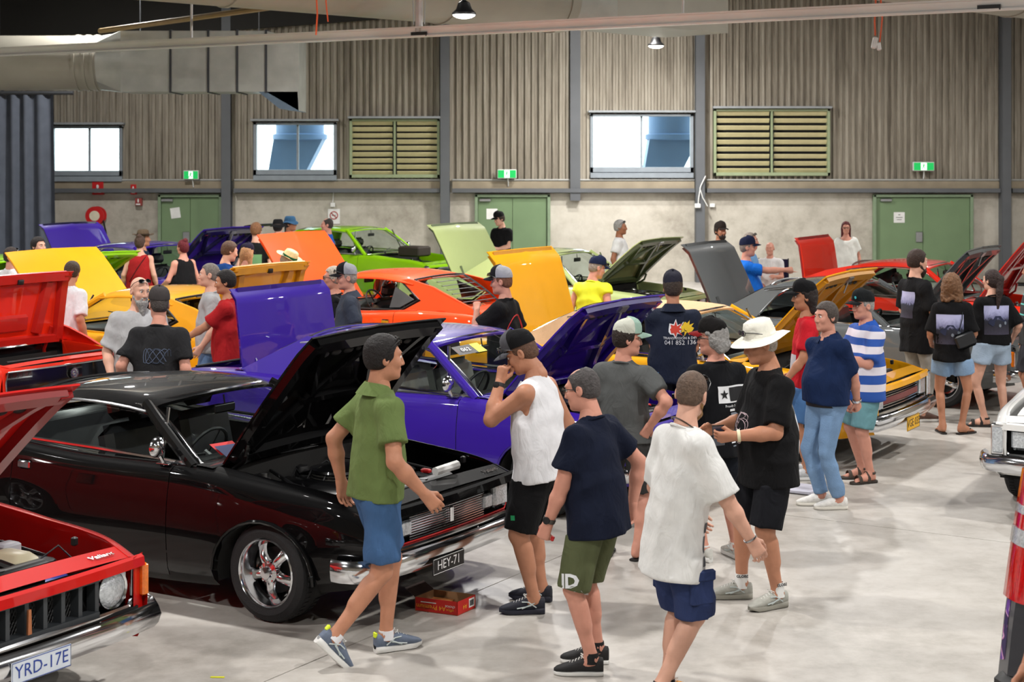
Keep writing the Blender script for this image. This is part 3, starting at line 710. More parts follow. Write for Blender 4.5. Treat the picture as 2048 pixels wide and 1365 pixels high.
class Car:
    def __init__(self, nose, heading, color, label, wb=2.67, fo=0.78, ro=1.05, W=0.93, zr=1.33, name='muscle_car', group='cars on show with panels raised', hood=46, trunk=None,
                 style='notch', roof_mat=None, front='hbars', rear=None, under=None, chrome_win=True, interior='full', wheel='five', plate=None, sheet_only=False, bay=None, script=None, glassm=None, zbelt=0.0, seat_m=None, stripe=None, hood_len=None, cab=0.0, lidw=0.70):
        self.P = dict(locals()); p = self.P
        self.xf, self.xr = wb / 2, -wb / 2; self.x1, self.x0 = self.xf + fo, self.xr - ro
        self.W, self.zr = W, zr; self.M = color; self.under = under or color
        h = R(heading); self.h = h
        loc = Vector((nose[0] - self.x1 * math.cos(h), nose[1] - self.x1 * math.sin(h), 0))
        self.root = empty(name, loc, h, label, 'car', group)
        self.zb = zbelt
        # key stations
        self.xc = self.xf - 0.47                    # rear edge of the bonnet
        self.xa0, self.xa1 = self.xf - 0.62, self.xf - 1.24      # foot and head of the windscreen pillar
        self.xh = self.xf + fo - 0.13               # front edge of the bonnet
        self.xd1, self.xd0 = self.xf - 0.76, self.xf - 2.17      # door
        if style == 'fast':
            self.xq = self.xr; self.xb1, self.xb0 = self.xr + 0.42, self.x0 + 0.92   # rear screen head and foot
        else:
            self.xq = self.xr + cab; self.xb1, self.xb0 = self.xq + 0.30, self.xq - 0.30
        self.xt1, self.xt0 = self.xb0 - 0.08, self.x0 + 0.10      # boot lid
        self.yh = 0.76                               # half width of the bonnet
        self.build()
    # surface of the car
    def yw(self, x): return sm(x, [self.x0, self.x0 + 0.4, self.xr, 0, self.xf, self.x1 - 0.25, self.x1], [self.W - 0.13, self.W - 0.045, self.W, self.W - 0.012, self.W - 0.01, self.W - 0.045, self.W - 0.10])
    def zs(self, x): return self.zb + sm(x, [self.x0, self.x0 + 0.35, self.xr + 0.05, -0.25, self.xc, self.xf, self.x1 - 0.2, self.x1], [0.84, 0.89, 0.915, 0.862, 0.865, 0.825, 0.765, 0.715])
    def zl(self, x): return sm(x, [self.x0, self.xr - 0.45, self.xr, self.xf, self.xf + 0.45, self.x1], [0.33, 0.27, 0.2, 0.2, 0.24, 0.30])
    def side_y(self, x, z):
        """greenhouse side plane"""
        t = (z - self.zs(x)) / (self.zr - 0.06 - self.zs(x)); yb = self.yw(x) - 0.115
        return yb + (0.60 - yb) * t - 0.03 * 4 * t * (t - 1) * 0.35
    def build(self):
        p = self.P; root = self.root; xs = list(np.arange(self.x0, self.x1, 0.045))
        marks = [self.x1, self.xd0, self.xd1, self.xc, self.xh, self.xb0, self.xt0, self.xt1]
        xs = np.array(sorted([x for x in xs if min(abs(x - m) for m in marks) > 0.018] + marks))
        yw, zs, zl = self.yw(xs), self.zs(xs), self.zl(xs)
        nlev = 15
        prof = []                                    # per station: list of (y, z)
        for i, x in enumerate(xs):
            lo, hi, w = zl[i], zs[i], yw[i]
            pts = [(w - 0.065, lo), (w - 0.028, lo + 0.045)]
            zz = np.linspace(lo + 0.10, hi - 0.11, nlev - 4)
            for z in zz:
                t = (z - lo) / (hi - lo); pts.append((w - 0.022 + 0.03 * math.sin(PI * min(1, t * 1.05)) - 0.012 * max(0, t - 0.72) / 0.3, z))
            pts += [(w - 0.022, hi - 0.07), (w - 0.034, hi - 0.032), (w - 0.062, hi - 0.008), (w - 0.105, hi + 0.002)]
            prof.append(pts)
        n = len(prof[0])
        aw, ah, azc = 0.395, 0.335, 0.285             # wheel arch half width and height
        fw_end = np.searchsorted(xs, self.xc)
        body, door = MB(), MB()
        for s in (-1, 1):
            V = {}; bad = set()
            def arch(x, z):
                for xa, a_w, a_h in ((self.xf, aw, ah), (self.xr, aw, ah * 0.93)):
                    q = ((x - xa) / a_w) ** 2 + ((z - azc) / a_h) ** 2
                    if q < 1: return xa, a_w, a_h
                return None
            quads = []
            for i in range(len(xs) - 1):
                for j in range(n - 1):
                    cx = (xs[i] + xs[i + 1]) / 2; cz = (prof[i][j][1] + prof[i + 1][j][1] + prof[i][j + 1][1] + prof[i + 1][j + 1][1]) / 4
                    if arch(cx, cz): 
                        bad.update([(i, j), (i + 1, j), (i, j + 1), (i + 1, j + 1)])
                    else: quads.append((i, j))
            pos = {}
            for i in range(len(xs)):
                for j in range(n):
                    y, z = prof[i][j]; x = xs[i]
                    if (i, j) in bad:
                        xa = self.xf if abs(x - self.xf) < abs(x - self.xr) else self.xr; a_h = ah if xa == self.xf else ah * 0.93
                        dx, dz = (x - xa) / aw, (z - azc) / a_h; q = math.hypot(dx, dz)
                        if q > 1e-6 and dz > -0.9: x, z = xa + dx / q * aw, azc + dz / q * a_h
                    pos[(i, j)] = (x, s * y, z)
            for tgt in (body, door):
                ids = {}; Vv = []; Ff = []
                for i, j in quads:
                    isd = self.xd0 - 1e-6 <= xs[i] and xs[i + 1] <= self.xd1 + 1e-6 and j >= 1
                    if isd != (tgt is door): continue
                    f = []
                    for q in ((i, j), (i + 1, j), (i + 1, j + 1), (i, j + 1)):
                        if q not in ids:
                            P = pos[q]
                            if isd:
                                if abs(xs[q[0]] - self.xd0) < 1e-6: P = (P[0] + 0.006, P[1], P[2])
                                if abs(xs[q[0]] - self.xd1) < 1e-6: P = (P[0] - 0.006, P[1], P[2])
                            ids[q] = len(Vv); Vv.append(P)
                        f.append(ids[q])
                    Ff.append(tuple(f) if s < 0 else tuple(reversed(f)))
                tgt.add(Vv, Ff)
            # shelf from the shoulder to the openings, then down into bay or boot
            def inner(x):
                if x >= self.xc - 1e-6: return self.yh - 0.02 * max(0, (x - self.xf)) / 0.7
                return p['lidw'] + 0.01
            for rng, drop in (((self.xc, self.x1), 0.30), ((self.x0, self.xt1), 0.30)):
                rows = []
                for i, x in enumerate(xs):
                    if rng[0] - 1e-6 <= x <= rng[1] + 1e-6:
                        y, z = prof[i][-1]; yi = min(inner(x), y - 0.03); zc = z + 0.012
                        rows.append([(x, s * y, z), (x, s * (y + yi) / 2, zc), (x, s * (yi + 0.004), zc + 0.002), (x, s * yi, zc - 0.012), (x, s * (yi + 0.01), zc - 0.05), (x, s * (yi + 0.035), zc - drop)])
                body.grid(rows)
            rows = []
            for i, x in enumerate(xs):               # sill ledge under the side glass
                if self.xt1 - 1e-6 <= x <= self.xc + 1e-6:
                    y, z = prof[i][-1]; yi = 0.70
                    rows.append([(x, s * y, z), (x, s * (y - 0.03), z + 0.004), (x, s * yi, z - 0.005)])
            body.grid(rows)
        # cowl, deck behind the rear screen, nose header
        def across(xa, xb, nx, dz=0.014, crown=0.02, yin=None):
            rows = []
            for k in range(nx + 1):
                x = xa + (xb - xa) * k / nx; z = self.zs(x) + dz; Y = (self.yw(x) - 0.105) if yin is None else yin
                rows.append([(x, Y * t, z + crown * (1 - t * t)) for t in np.linspace(-1, 1, 13)])
            return rows
        body.grid(across(self.xc, self.xa0 - 0.02, 3)); body.grid(across(self.xb0 + 0.05, self.xt1, 2))
        body.grid(across(self.xh, self.x1, 3, 0.012, 0.012)); body.grid(across(self.x0, self.xt0, 2, 0.012, 0.012))
        # valances front and rear
        for xe, sg in ((self.x1, 1), (self.x0, -1)):
            zt_ = float(self.zs(xe)); zb_ = float(self.zl(xe)); Yw = float(self.yw(xe))
            if sg > 0:
                for a, b, dx0, dx1 in ((zb_, 0.40, -0.09, -0.02),):
                    body.grid([[(xe + d + 0.045 * (1 - t * t), Yw * t * 0.99, z) for t in np.linspace(-1, 1, 13)] for z, d in ((a, dx0), ((a + b) / 2, -0.035), (b, dx1))])
                body.grid([[(xe + d + 0.04 * (1 - t * t), (Yw - 0.03) * t, z) for t in np.linspace(-1, 1, 13)] for z, d in ((zt_ + 0.012, -0.01), (zt_, 0.012), (zt_ - 0.045, 0.02))])
                for s in (-1, 1):                     # fender tips beside the lamps
                    body.grid([[(xe + 0.02 - 0.05 * t, s * (Yw - 0.115 + 0.115 * t), z) for t in (0, 0.35, 0.7, 1.0)] for z in (0.40, 0.58, zt_ - 0.02, zt_ + 0.01)])
            else:
                body.grid([[(xe + d - 0.04 * (1 - t * t), Yw * t, z) for t in np.linspace(-1, 1, 13)] for z, d in ((zb_, 0.08), (0.45, -0.01), (0.62, -0.03), (zt_ - 0.03, -0.02), (zt_ + 0.012, 0.0))])
        self.body = body.build('body', self.M, root, sharp=32)
        for o in [door.build('doors', self.M, root, sharp=32)]:
            # one mesh per door
            me = o.data; bm = bmesh.new(); bm.from_mesh(me); bm2 = bm.copy()
            bmesh.ops.delete(bm, geom=[v for v in bm.verts if v.co.y > 0], context='VERTS'); bmesh.ops.delete(bm2, geom=[v for v in bm2.verts if v.co.y < 0], context='VERTS')
            bm.to_mesh(me); me2 = me.copy(); bm2.to_mesh(me2); bm.free(); bm2.free()
            o.name = 'door'; self.doors = [o, link('door', me2, self.M, root)]
        self.wells(); self.floor_()
        self.greenhouse(); self.wheels()
        if p['hood'] is not None: self.hood()
        if p['trunk'] is not None: self.trunk()
        else: MB().grid(across(self.xt0 + 0.006, self.xt1 - 0.006, 8, 0.016, 0.02, p['lidw'])).build('boot_lid', self.M, root)
        self.front(); self.rear_end(); self.interior(); self.trimwork()
    def wells(self):
        for xa in (self.xf, self.xr):
            for s in (-1, 1):
                m = MB()
                Y1, Y0 = self.W - 0.05, self.W - 0.42
                rows = [[(xa + 0.385 * math.cos(a), s * y, 0.285 + 0.32 * math.sin(a)) for a in np.linspace(-0.25, PI + 0.25, 16)] for y in (Y1, Y0)]
                m.grid(rows); m.grid([[rows[1][k], (xa, s * Y0, 0.2)] for k in range(16)])
                m.build('wheel_well', UNDER, self.root)
    def floor_(self):
        m = MB(); m.box(((self.xc + self.xt1) / 2, 0, 0.25), (self.xc - self.xt1, 1.5, 0.06))
        m.box(((self.xh + self.xc) / 2, 0, 0.32), (self.xh - self.xc, 1.0, 0.04))
        m.box(((self.x0 + self.xt1) / 2 + 0.05, 0, 0.42), (self.xt1 - self.x0 - 0.12, 1.2, 0.04))
        m.box((self.xc - 0.02, 0, 0.57), (0.05, 1.5, 0.56)); m.box((self.xt1 + 0.02, 0, 0.6), (0.04, 1.3, 0.45))
        m.build('floor_pan', UNDER, self.root)
    def wheels(self):
        tm = wheel_meshes(self.P['wheel'])
        for xa in (self.xf, self.xr):
            for s in (-1, 1):
                w = link('wheel', tm[0], RUBBER, self.root, (xa, s * (self.W - 0.165), 0.302), (0, 0, 0 if s < 0 else PI))
                for me, nm, m in ((tm[1], 'rim', CHROME), (tm[2], 'spokes', CHROME if self.P['wheel'] == 'five' else STEEL), (tm[3], 'hub', CHROME), (tm[4], 'brake_disc', DARK)):
                    link(nm, me, m, w)
    def greenhouse(self):
        p = self.P; root = self.root; zr = self.zr; RM = p['roof_mat'] or self.M
        gm = p['glassm'] or GLASS
        xa1, xb1 = self.xa1, self.xb1
        # roof skin rolls over to the gutter
        rows = []
        for k in range(13):
            t = k / 12; x = xa1 + 0.06 + (xb1 - xa1 - 0.06) * t; z = zr - 0.045 * (2 * t - 0.85) ** 2 - (0.02 if k in (0, 12) else 0)
            pr = []
            for u in np.linspace(-1, 1, 17):
                y = 0.655 * u; zz = z - 0.035 * u * u - (0.035 * max(0, abs(u) - 0.86) / 0.14)
                pr.append((x + 0.05 * (1 - u * u) * (1 if k < 3 else 0) * (3 - k) / 3, y, zz))
            rows.append(pr)
        roof = MB().grid(rows, (0, 0, -0.02)).build('roof', RM, root, sharp=50)
        # windscreen and rear screen
        def screen(xb, zb, yb, bulb, xt, zt, yt, bult, sg, nm):
            G = [[Vector((xb + (xt - xb) * v + sg * (bulb + (bult - bulb) * v) * (1 - u * u) , (yb + (yt - yb) * v) * u, zb + (zt - zb) * v + 0.03 * v * (1 - u * u) + 0.02 * math.sin(PI * v))) for u in np.linspace(-1, 1, 13)] for v in np.linspace(0, 1, 7)]
            g = MB().grid(G).build(nm, gm, root, sharp=180)
            loop = [q for q in G[0]] + [r_[-1] for r_ in G[1:]] + [q for q in reversed(G[-1][:-1])] + [r_[0] for r_ in reversed(G[1:-1])]
            MB().tube(loop, 0.013, 6, closed=True).build('chrome_surround', CHROME if p['chrome_win'] else DARK, g)
            return G
        zb = float(self.zs(self.xa0)); yb = float(self.yw(self.xa0)) - 0.16
        self.ws = screen(self.xa0, zb + 0.012, yb, 0.16, xa1, zr - 0.075, 0.575, 0.09, 1, 'windscreen')
        zb2 = float(self.zs(self.xb0)); yb2 = 0.66 if p['style'] != 'fast' else 0.58
        self.rs = screen(self.xb0, zb2 + 0.018, yb2, 0.13, xb1, zr - 0.085, 0.56, 0.06, -1, 'rear_screen')
        # pillars
        for s in (-1, 1):
            m = MB()
            A0 = Vector((self.xa0 - 0.02, s * (yb + 0.045), zb - 0.01)); A1 = Vector((xa1 + 0.01, s * 0.622, zr - 0.075))
            pts = [A0 + (A1 - A0) * t + Vector((0, s * 0.018 * math.sin(PI * t), 0.012 * math.sin(PI * t))) for t in np.linspace(0, 1, 6)]
            m.tube(pts, 0.034, 8, flat=1.1)
            m.build('screen_pillar', self.M, root)
            # rear quarter panel of the roof
            S = lambda x, z: Vector((x, s * float(self.side_y(x, z)), z))
            zt = zr - 0.075
            if p['style'] == 'fast':
                outl = [(self.xd0 - 0.02, zt), (xb1, zr - 0.085), (xb1 - 0.35, zr - 0.155), (xb1 - 0.75, float(self.zs(self.xr)) + 0.15), (self.x0 + 0.3, float(self.zs(self.x0 + 0.3)) + 0.025), (self.xr + 0.1, float(self.zs(self.xr)) - 0.0), (self.xr + 0.42, float(self.zs(self.xr + 0.42))), (self.xr + 0.18, float(self.zs(self.xr)) + 0.12), (self.xd0 + 0.1, zt - 0.02)]
                win = [(self.xa0 - 0.03, zb + 0.012), (xa1 - 0.03, zt - 0.012), (xa1 - 0.55, zt + 0.012), (self.xd0 + 0.08, zt - 0.03), (self.xr + 0.22, float(self.zs(self.xr)) + 0.13), (self.xr + 0.45, float(self.zs(self.xr + 0.45)) + 0.012)]
            else:
                outl = [(self.xq + 0.62, zt + 0.01), (xb1 - 0.01, zr - 0.085), (self.xb0 + 0.0, zb2 + 0.02), (self.xb0 + 0.06, zb2 - 0.005), (self.xq + 0.2, float(self.zs(self.xq + 0.2)) - 0.005), (self.xq + 0.44, zt - 0.1)]
                win = [(self.xa0 - 0.03, zb + 0.012), (xa1 - 0.03, zt - 0.012), (xa1 - 0.5, zt + 0.012), (self.xq + 0.62, zt), (self.xq + 0.44, zt - 0.1), (self.xq + 0.22, float(self.zs(self.xq + 0.22)) + 0.012)]
            P = []
            for (a, b), (c, d) in zip(outl, outl[1:] + outl[:1]):
                for t in (0, 0.5): P.append((a + (c - a) * t, b + (d - b) * t))
            poly = [S(x, z) + Vector((0, s * 0.012, 0)) for x, z in P]
            MB().prism(poly, (0, -s * 0.035, 0)).build('roof_quarter', RM, root, sharp=50)
            W_ = []
            for (a, b), (c, d) in zip(win, win[1:] + win[:1]):
                for t in (0, 0.25, 0.5, 0.75): W_.append((a + (c - a) * t, b + (d - b) * t))
            loop = [S(x, z) for x, z in W_]
            g = MB().add(loop, [tuple(range(len(loop)))]).build('side_window', gm, root, sharp=180)
            MB().tube([q + Vector((0, s * 0.006, 0)) for q in loop], 0.0125, 6, closed=True).build('window_trim', CHROME if p['chrome_win'] else DARK, g)
            xv = self.xa0 - 0.30
            MB().tube([S(xv, zb + 0.01), S(xv - 0.12, zt - 0.01)], 0.012, 6).build('vent_bar', CHROME, g)
            # gutter
            MB().tube([Vector((xa1 + 0.05 + (xb1 - xa1 - 0.1) * t, s * 0.664, zr - 0.10 - 0.045 * (2 * t - 0.85) ** 2 + 0.018)) for t in np.linspace(0, 1, 9)], 0.011, 6).build('gutter_trim', CHROME if p['chrome_win'] else self.M, roof)
            if p['style'] == 'fast':
                q0 = self.xr + 0.18; zq = float(self.zs(self.xr))
                MB().prism([S(x, z) + Vector((0, s * 0.02, 0)) for x, z in ((self.xd0 + 0.12, zt - 0.1), (q0 + 0.1, zq + 0.13), (q0 + 0.28, zq + 0.03), (self.xd0 + 0.12, zq + 0.02))], (0, s * 0.012, 0)).build('quarter_vent', mat('satin_black_panel', (60, 60, 62), 0.4), root)
    def panel(self, x0, x1, y0, y1, crown, bend, nm, m_out, m_in, hinge, ang, ridge=0.0, inner='x', lip=0.0, front_curl=0.0):
        """raised lid: local x runs from the hinge edge (0) to the free edge"""
        L = abs(x1 - x0); sg = 1 if x1 > x0 else -1
        G = []
        for t in np.linspace(0, 1, 15):
            yy = y0 + (y1 - y0) * t
            row = []
            for u in np.linspace(-1, 1, 17):
                z = crown * (1 - u * u) + ridge * math.exp(-(u / 0.05) ** 2) - bend * t * t - (front_curl * max(0, t - 0.86) / 0.14) ** 1.0 * 1
                row.append((sg * L * t, yy * u, z))
            G.append(row)
        lid = empty(nm, hinge, 0); lid.parent = self.root
        lid.rotation_euler = (0, -sg * R(ang), 0)
        MB().grid(G, (0, 0, -0.012)).build('outer_skin', m_out, lid, sharp=50)
        mi = MB()
        def zin(t, u): return crown * (1 - u * u) - bend * t * t - front_curl * max(0, t - 0.86) / 0.14 - 0.028
        def rail(a, b, w, h=0.03, n=8):
            rings = []
            for k in range(n + 1):
                t = a[0] + (b[0] - a[0]) * k / n; u = a[1] + (b[1] - a[1]) * k / n
                yy = y0 + (y1 - y0) * t; c = Vector((sg * L * t, yy * u, zin(t, u)))
                d = Vector((sg * L * (b[0] - a[0]), (y0 + y1) / 2 * (b[1] - a[1]), 0)).normalized(); sd = Vector((-d.y, d.x, 0))
                rings.append([c + sd * w + Vector((0, 0, 0.018)), c + sd * w * 0.7 + Vector((0, 0, -h)), c - sd * w * 0.7 + Vector((0, 0, -h)), c - sd * w + Vector((0, 0, 0.018))])
            mi.loft(rings, closed=True, caps=True)
        e = 0.9
        rail((0.04, -e), (0.95, -e), 0.06); rail((0.04, e), (0.95, e), 0.06); rail((0.05, -e), (0.05, e), 0.05); rail((0.93, -e), (0.93, e), 0.055)
        if inner == 'x':
            rail((0.1, -0.78), (0.9, 0.0), 0.035); rail((0.1, 0.78), (0.9, 0.0), 0.035); rail((0.9, -0.75), (0.45, -0.36), 0.03); rail((0.9, 0.75), (0.45, 0.36), 0.03); rail((0.45, -0.5), (0.45, 0.5), 0.03)
        elif inner == 'boot':
            rail((0.15, -0.5), (0.85, -0.62), 0.06); rail((0.15, 0.5), (0.85, 0.62), 0.06); rail((0.3, -0.3), (0.3, 0.3), 0.09, 0.02)
        elif inner == 'slots':
            rail((0.5, -0.82), (0.5, 0.82), 0.03); rail((0.72, -0.82), (0.72, 0.82), 0.045)
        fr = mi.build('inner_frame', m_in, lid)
        if inner in ('x', 'slots'):                   # row of lightening holes in the leading rail and a latch arm
            hm = MB()
            for k in range(8):
                u = -0.62 + 1.24 * k / 7; yy = y0 + (y1 - y0) * 0.83
                hm.ball((sg * L * 0.83, yy * u, zin(0.83, u) - 0.004), (0.022, 0.05, 0.012), 10, 4)
            hm.build('frame_slots', DARK, lid)
            MB().tube([(sg * L * 0.92, 0.02, zin(0.92, 0) - 0.03), (sg * L * 0.80, 0.03, zin(0.8, 0) - 0.09)], 0.009, 6).box((sg * L * 0.93, 0.02, zin(0.93, 0) - 0.035), (0.06, 0.12, 0.02)).build('latch', STEEL, lid)
        else:
            MB().rbox((sg * L * 0.9, 0, zin(0.9, 0) - 0.045), (0.05, 0.07, 0.05), 0.008).build('latch', DARK, lid)
        return lid
    def hood(self):
        p = self.P; z = float(self.zs(self.xc)) + 0.03
        L = p['hood_len'] or (self.xh - self.xc - 0.01)
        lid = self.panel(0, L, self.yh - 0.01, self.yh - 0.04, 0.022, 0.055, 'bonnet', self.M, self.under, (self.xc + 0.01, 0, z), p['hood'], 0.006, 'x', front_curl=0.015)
        for s in (-1, 1):
            h0 = Vector((self.xc + 0.03, s * (self.yh - 0.05), z - 0.06)); a = R(p['hood']); h1 = Vector((self.xc + 0.05 + 0.22 * math.cos(a), s * (self.yh - 0.06), z + 0.22 * math.sin(a) - 0.05))
            MB().tube([h0, (h0 + h1) / 2 + Vector((0.05, 0, -0.01)), h1], 0.016, 6).build('bonnet_hinge', self.under, self.root)
        self.engine(p['bay'] or {})
    def trunk(self):
        p = self.P; z = float(self.zs(self.xt1)) + 0.02
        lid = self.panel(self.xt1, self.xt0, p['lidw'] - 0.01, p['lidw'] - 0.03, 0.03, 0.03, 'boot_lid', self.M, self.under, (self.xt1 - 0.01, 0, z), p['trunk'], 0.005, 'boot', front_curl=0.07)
        for s in (-1, 1):
            MB().tube([(self.xt1 + 0.02, s * 0.52, z - 0.25), (self.xt1 + 0.05, s * 0.52, z - 0.08), (self.xt1 - 0.02, s * 0.52, z + 0.06), (self.xt1 - 0.06, s * 0.52, z + 0.16)], 0.018, 6).build('boot_hinge', self.under, self.root)
        MB().tube([(self.xt0 + 0.05, y, z - 0.05) for y in np.linspace(-0.6, 0.6, 7)], 0.012, 6).build('boot_seal', DARK, self.root)
    def engine(self, bay):
        root = self.root; xm = (self.xf + self.xc) / 2 + 0.08; zt = float(self.zs(self.xf))
        bm_ = bay.get('paint', ENGBLK)
        eb = MB().rbox((xm, 0, 0.50), (0.62, 0.42, 0.28), 0.03)
        for s in (-1, 1): eb.rbox((xm, s * 0.20, 0.64), (0.58, 0.15, 0.11), 0.03, rotm('X', -s * 28))
        e = eb.build('engine', bm_, root)
        cov = MB()
        for s in (-1, 1): cov.rbox((xm, s * 0.235, 0.70), (0.52, 0.11, 0.06), 0.025, rotm('X', -s * 28))
        cov.build('rocker_cover', bay.get('cover', CHROME), e)
        T = Matrix.Translation((xm + 0.03, 0, 0))
        MB().lathe([(0.05, 0.64), (0.05, 0.70), (0.19, 0.70), (0.195, 0.715), (0.185, 0.72), (0.185, 0.765), (0.195, 0.77), (0.19, 0.785), (0.05, 0.8), (0.001, 0.8)], 28, T).build('air_cleaner', bay.get('air', ENGBLK), e)
        MB().lathe([(0.182, 0.722), (0.188, 0.732), (0.182, 0.742), (0.188, 0.752), (0.182, 0.762)], 36, T).build('filter_pleats', mat('filter_paper', (60, 58, 54), 0.9), e)
        MB().lathe([(0.016, 0.8), (0.03, 0.805), (0.02, 0.83), (0.001, 0.832)], 10, T).build('wing_nut', CHROME, e)
        lead = MB()
        for k in range(4):
            for s in (-1, 1):
                x = xm - 0.2 + 0.13 * k
                lead.tube([(xm - 0.26, 0.05 * s, 0.72), (x, s * 0.16, 0.78), (x + 0.02, s * 0.30, 0.66)], 0.007, 5)
        lead.build('spark_leads', bay.get('leads', BLACKP), e)
        MB().lathe([(0.055, 0.6), (0.055, 0.72), (0.045, 0.76), (0.001, 0.77)], 14, Matrix.Translation((xm - 0.30, 0.02, 0))).build('distributor', BLACKP, e)
        xr_ = self.xh - 0.10
        rad = MB().rbox((xr_, 0, 0.54), (0.06, 0.66, 0.40), 0.015).lathe([(0.03, 0.74), (0.03, 0.77), (0.001, 0.772)], 14, Matrix.Translation((xr_, 0.05, 0))).build('radiator', BLACKP, root)
        MB().rbox((xr_, 0, 0.75), (0.075, 0.68, 0.035), 0.012).build('top_tank', bay.get('tank', BLACKP), rad)
        MB().tube([(xr_ - 0.02, 0.2, 0.73), (xr_ - 0.12, 0.17, 0.76), (xm + 0.3, 0.06, 0.68)], 0.024, 8).build('radiator_hose', BLACKP, e)
        fan = MB()
        for k in range(6):
            Mr = Matrix.Rotation(2 * PI * k / 6, 3, 'X'); fan.box(Mr @ Vector((xr_ - 0.13, 0, 0.12)) + Vector((0, 0, 0.54)), (0.03, 0.07, 0.17), Mr @ rotm('Z', 30))
        fan.build('fan', STEEL, e)
        b = MB().rbox((self.xf + 0.28, 0.50, 0.60), (0.20, 0.17, 0.2), 0.012).build('battery', BLACKP, root)
        MB().lathe([(0.014, 0.70), (0.012, 0.725), (0.001, 0.726)], 8, Matrix.Translation((self.xf + 0.22, 0.46, 0))).rbox((self.xf + 0.24, 0.47, 0.72), (0.07, 0.04, 0.03), 0.008).build('terminal', mat('red_terminal', (196, 28, 28), 0.5), b)
        bo = MB().lathe([(0.001, 0.58), (0.055, 0.58), (0.06, 0.6), (0.06, 0.70), (0.04, 0.74), (0.02, 0.745), (0.02, 0.77), (0.001, 0.772)], 14, Matrix.Translation((self.xc + 0.12, -0.48, 0.03))).build('brake_reservoir', bay.get('res', GREYMET), root)
        MB().lathe([(0.001, 0.0), (0.12, 0.0), (0.125, 0.03), (0.1, 0.07), (0.04, 0.08)], 20, Matrix.Translation((self.xc + 0.0, -0.42, 0.66)) @ Matrix.Rotation(PI / 2, 4, 'Y')).build('brake_booster', bm_, root)
        MB().tube([(self.xc + 0.02, -0.3, 0.78), (self.xf - 0.1, -0.5, 0.76), (self.xf + 0.3, -0.55, 0.72)], 0.012, 6).build('wiring_loom', BLACKP, root)
        MB().tube([(self.xc + 0.02, 0.3, 0.78), (self.xf, 0.55, 0.74), (self.xf + 0.3, 0.58, 0.7)], 0.01, 6).build('wiring_loom', BLACKP, root)
        for s in (-1, 1):
            MB().lathe([(0.10, 0.5), (0.09, 0.70), (0.06, 0.72), (0.001, 0.72)], 16, Matrix.Translation((self.xf, s * 0.54, 0))).build('strut_tower', self.under, root)
            MB().rbox((self.xh - 0.16, s * 0.60, zt - 0.03), (0.03, 0.03, 0.045), 0.006).build('rubber_stop', BLACKP, root)
        if bay.get('extras') == 'red':
            MB().rbox((self.xf + 0.36, 0.30, 0.70), (0.24, 0.17, 0.17), 0.03).build('washer_bottle', PLASTWHITE, root)
            MB().rbox((self.xf + 0.18, 0.42, 0.72), (0.1, 0.12, 0.13), 0.01).build('control_box', mat('pale_grey_box', (196, 196, 204), 0.5), root)
            MB().rbox((self.xf + 0.46, 0.48, 0.60), (0.1, 0.2, 0.06), 0.02).build('blue_canister', mat('blue_plastic', (40, 60, 160), 0.4), root)
            MB().tube([(self.xf + 0.45, 0.35, 0.72), (self.xf + 0.5, 0.48, 0.80), (self.xf + 0.55, 0.56, 0.70)], 0.005, 5).build('loose_wire', BLACKP, root)
        if bay.get('extras') == 'purple':
            for k in range(3): MB().tube([(self.xf - 0.3, -0.1 - 0.08 * k, 0.8), (self.xf, -0.25 - 0.09 * k, 0.84), (self.xf + 0.28, -0.3 - 0.09 * k, 0.74), (self.xf + 0.4, -0.28 - 0.09 * k, 0.6)], 0.022, 8).build('braided_hose', GREYMET, root)
    def front(self):
        p = self.P; root = self.root; x1 = self.x1; kind = p['front']; Y = float(self.yw(x1)); zt = float(self.zs(x1)) - 0.03; zb = 0.48
        def fx(y): return x1 + 0.04 * (1 - (y / Y) ** 2) - 0.012
        MB().grid([[(fx(y) - 0.085, y, z) for y in np.linspace(-Y + 0.06, Y - 0.06, 9)] for z in (zb - 0.07, zt + 0.02)]).build('grille_backing', DARK, root)
        ye = Y - 0.115
        G = MB(); H = MB()
        if kind == 'vbars':                            # upright bars with mesh between, lamps at the ends
            grey = mat('grille_grey', (70, 74, 78), 0.4, 0.4)
            yi = ye - 0.25
            for k in range(9):
                y = -yi + 2 * yi * k / 8; bw = 0.018
                G.box((fx(y) - 0.03, y, (zt + zb) / 2), (0.06, bw * 2 * 0.7, zt - zb - 0.03))
            G.box((x1 + 0.0, 0, zb + 0.012), (0.07, 2 * yi, 0.03)); G.box((x1 + 0.0, 0, zt - 0.012), (0.07, 2 * yi, 0.03))
            grille = G.build('grille', grey, root)
            mm = MB()
            for k in range(-24, 25):
                for sgn in (-1, 1):
                    y = yi * k / 24; dz = (zt - zb); y2 = y + sgn * dz * 0.55
                    if abs(y2) < yi: mm.tube([(fx(y) - 0.06, y, zb), (fx(y2) - 0.06, y2, zt)], 0.0028, 4, caps=False)
            mm.build('grille_mesh', BLACKP, grille)
            MB().prism([(fx(0) + 0.01, -0.012, zb + 0.03), (fx(0) + 0.01, 0.012, zb + 0.03), (fx(0) + 0.01, 0.008, zb + 0.15), (fx(0) + 0.01, -0.008, zb + 0.15)], (0.012, 0, 0)).build('grille_badge', mat('badge_orange', (190, 120, 80), 0.3, 0.4), grille)
        elif kind in ('hbars', 'hred', 'hplain'):
            nb = 11 if kind != 'hred' else 7; yi = ye - (0.30 if kind != 'hred' else 0.2)
            for k in range(nb):
                z = zb + 0.02 + (zt - zb - 0.05) * k / (nb - 1)
                yl = yi if True else ye
                H.tube([(fx(y) - 0.03, y, z) for y in np.linspace(-yi, yi, 7)], 0.006, 6)
            grille = H.build('grille', CHROME, root)
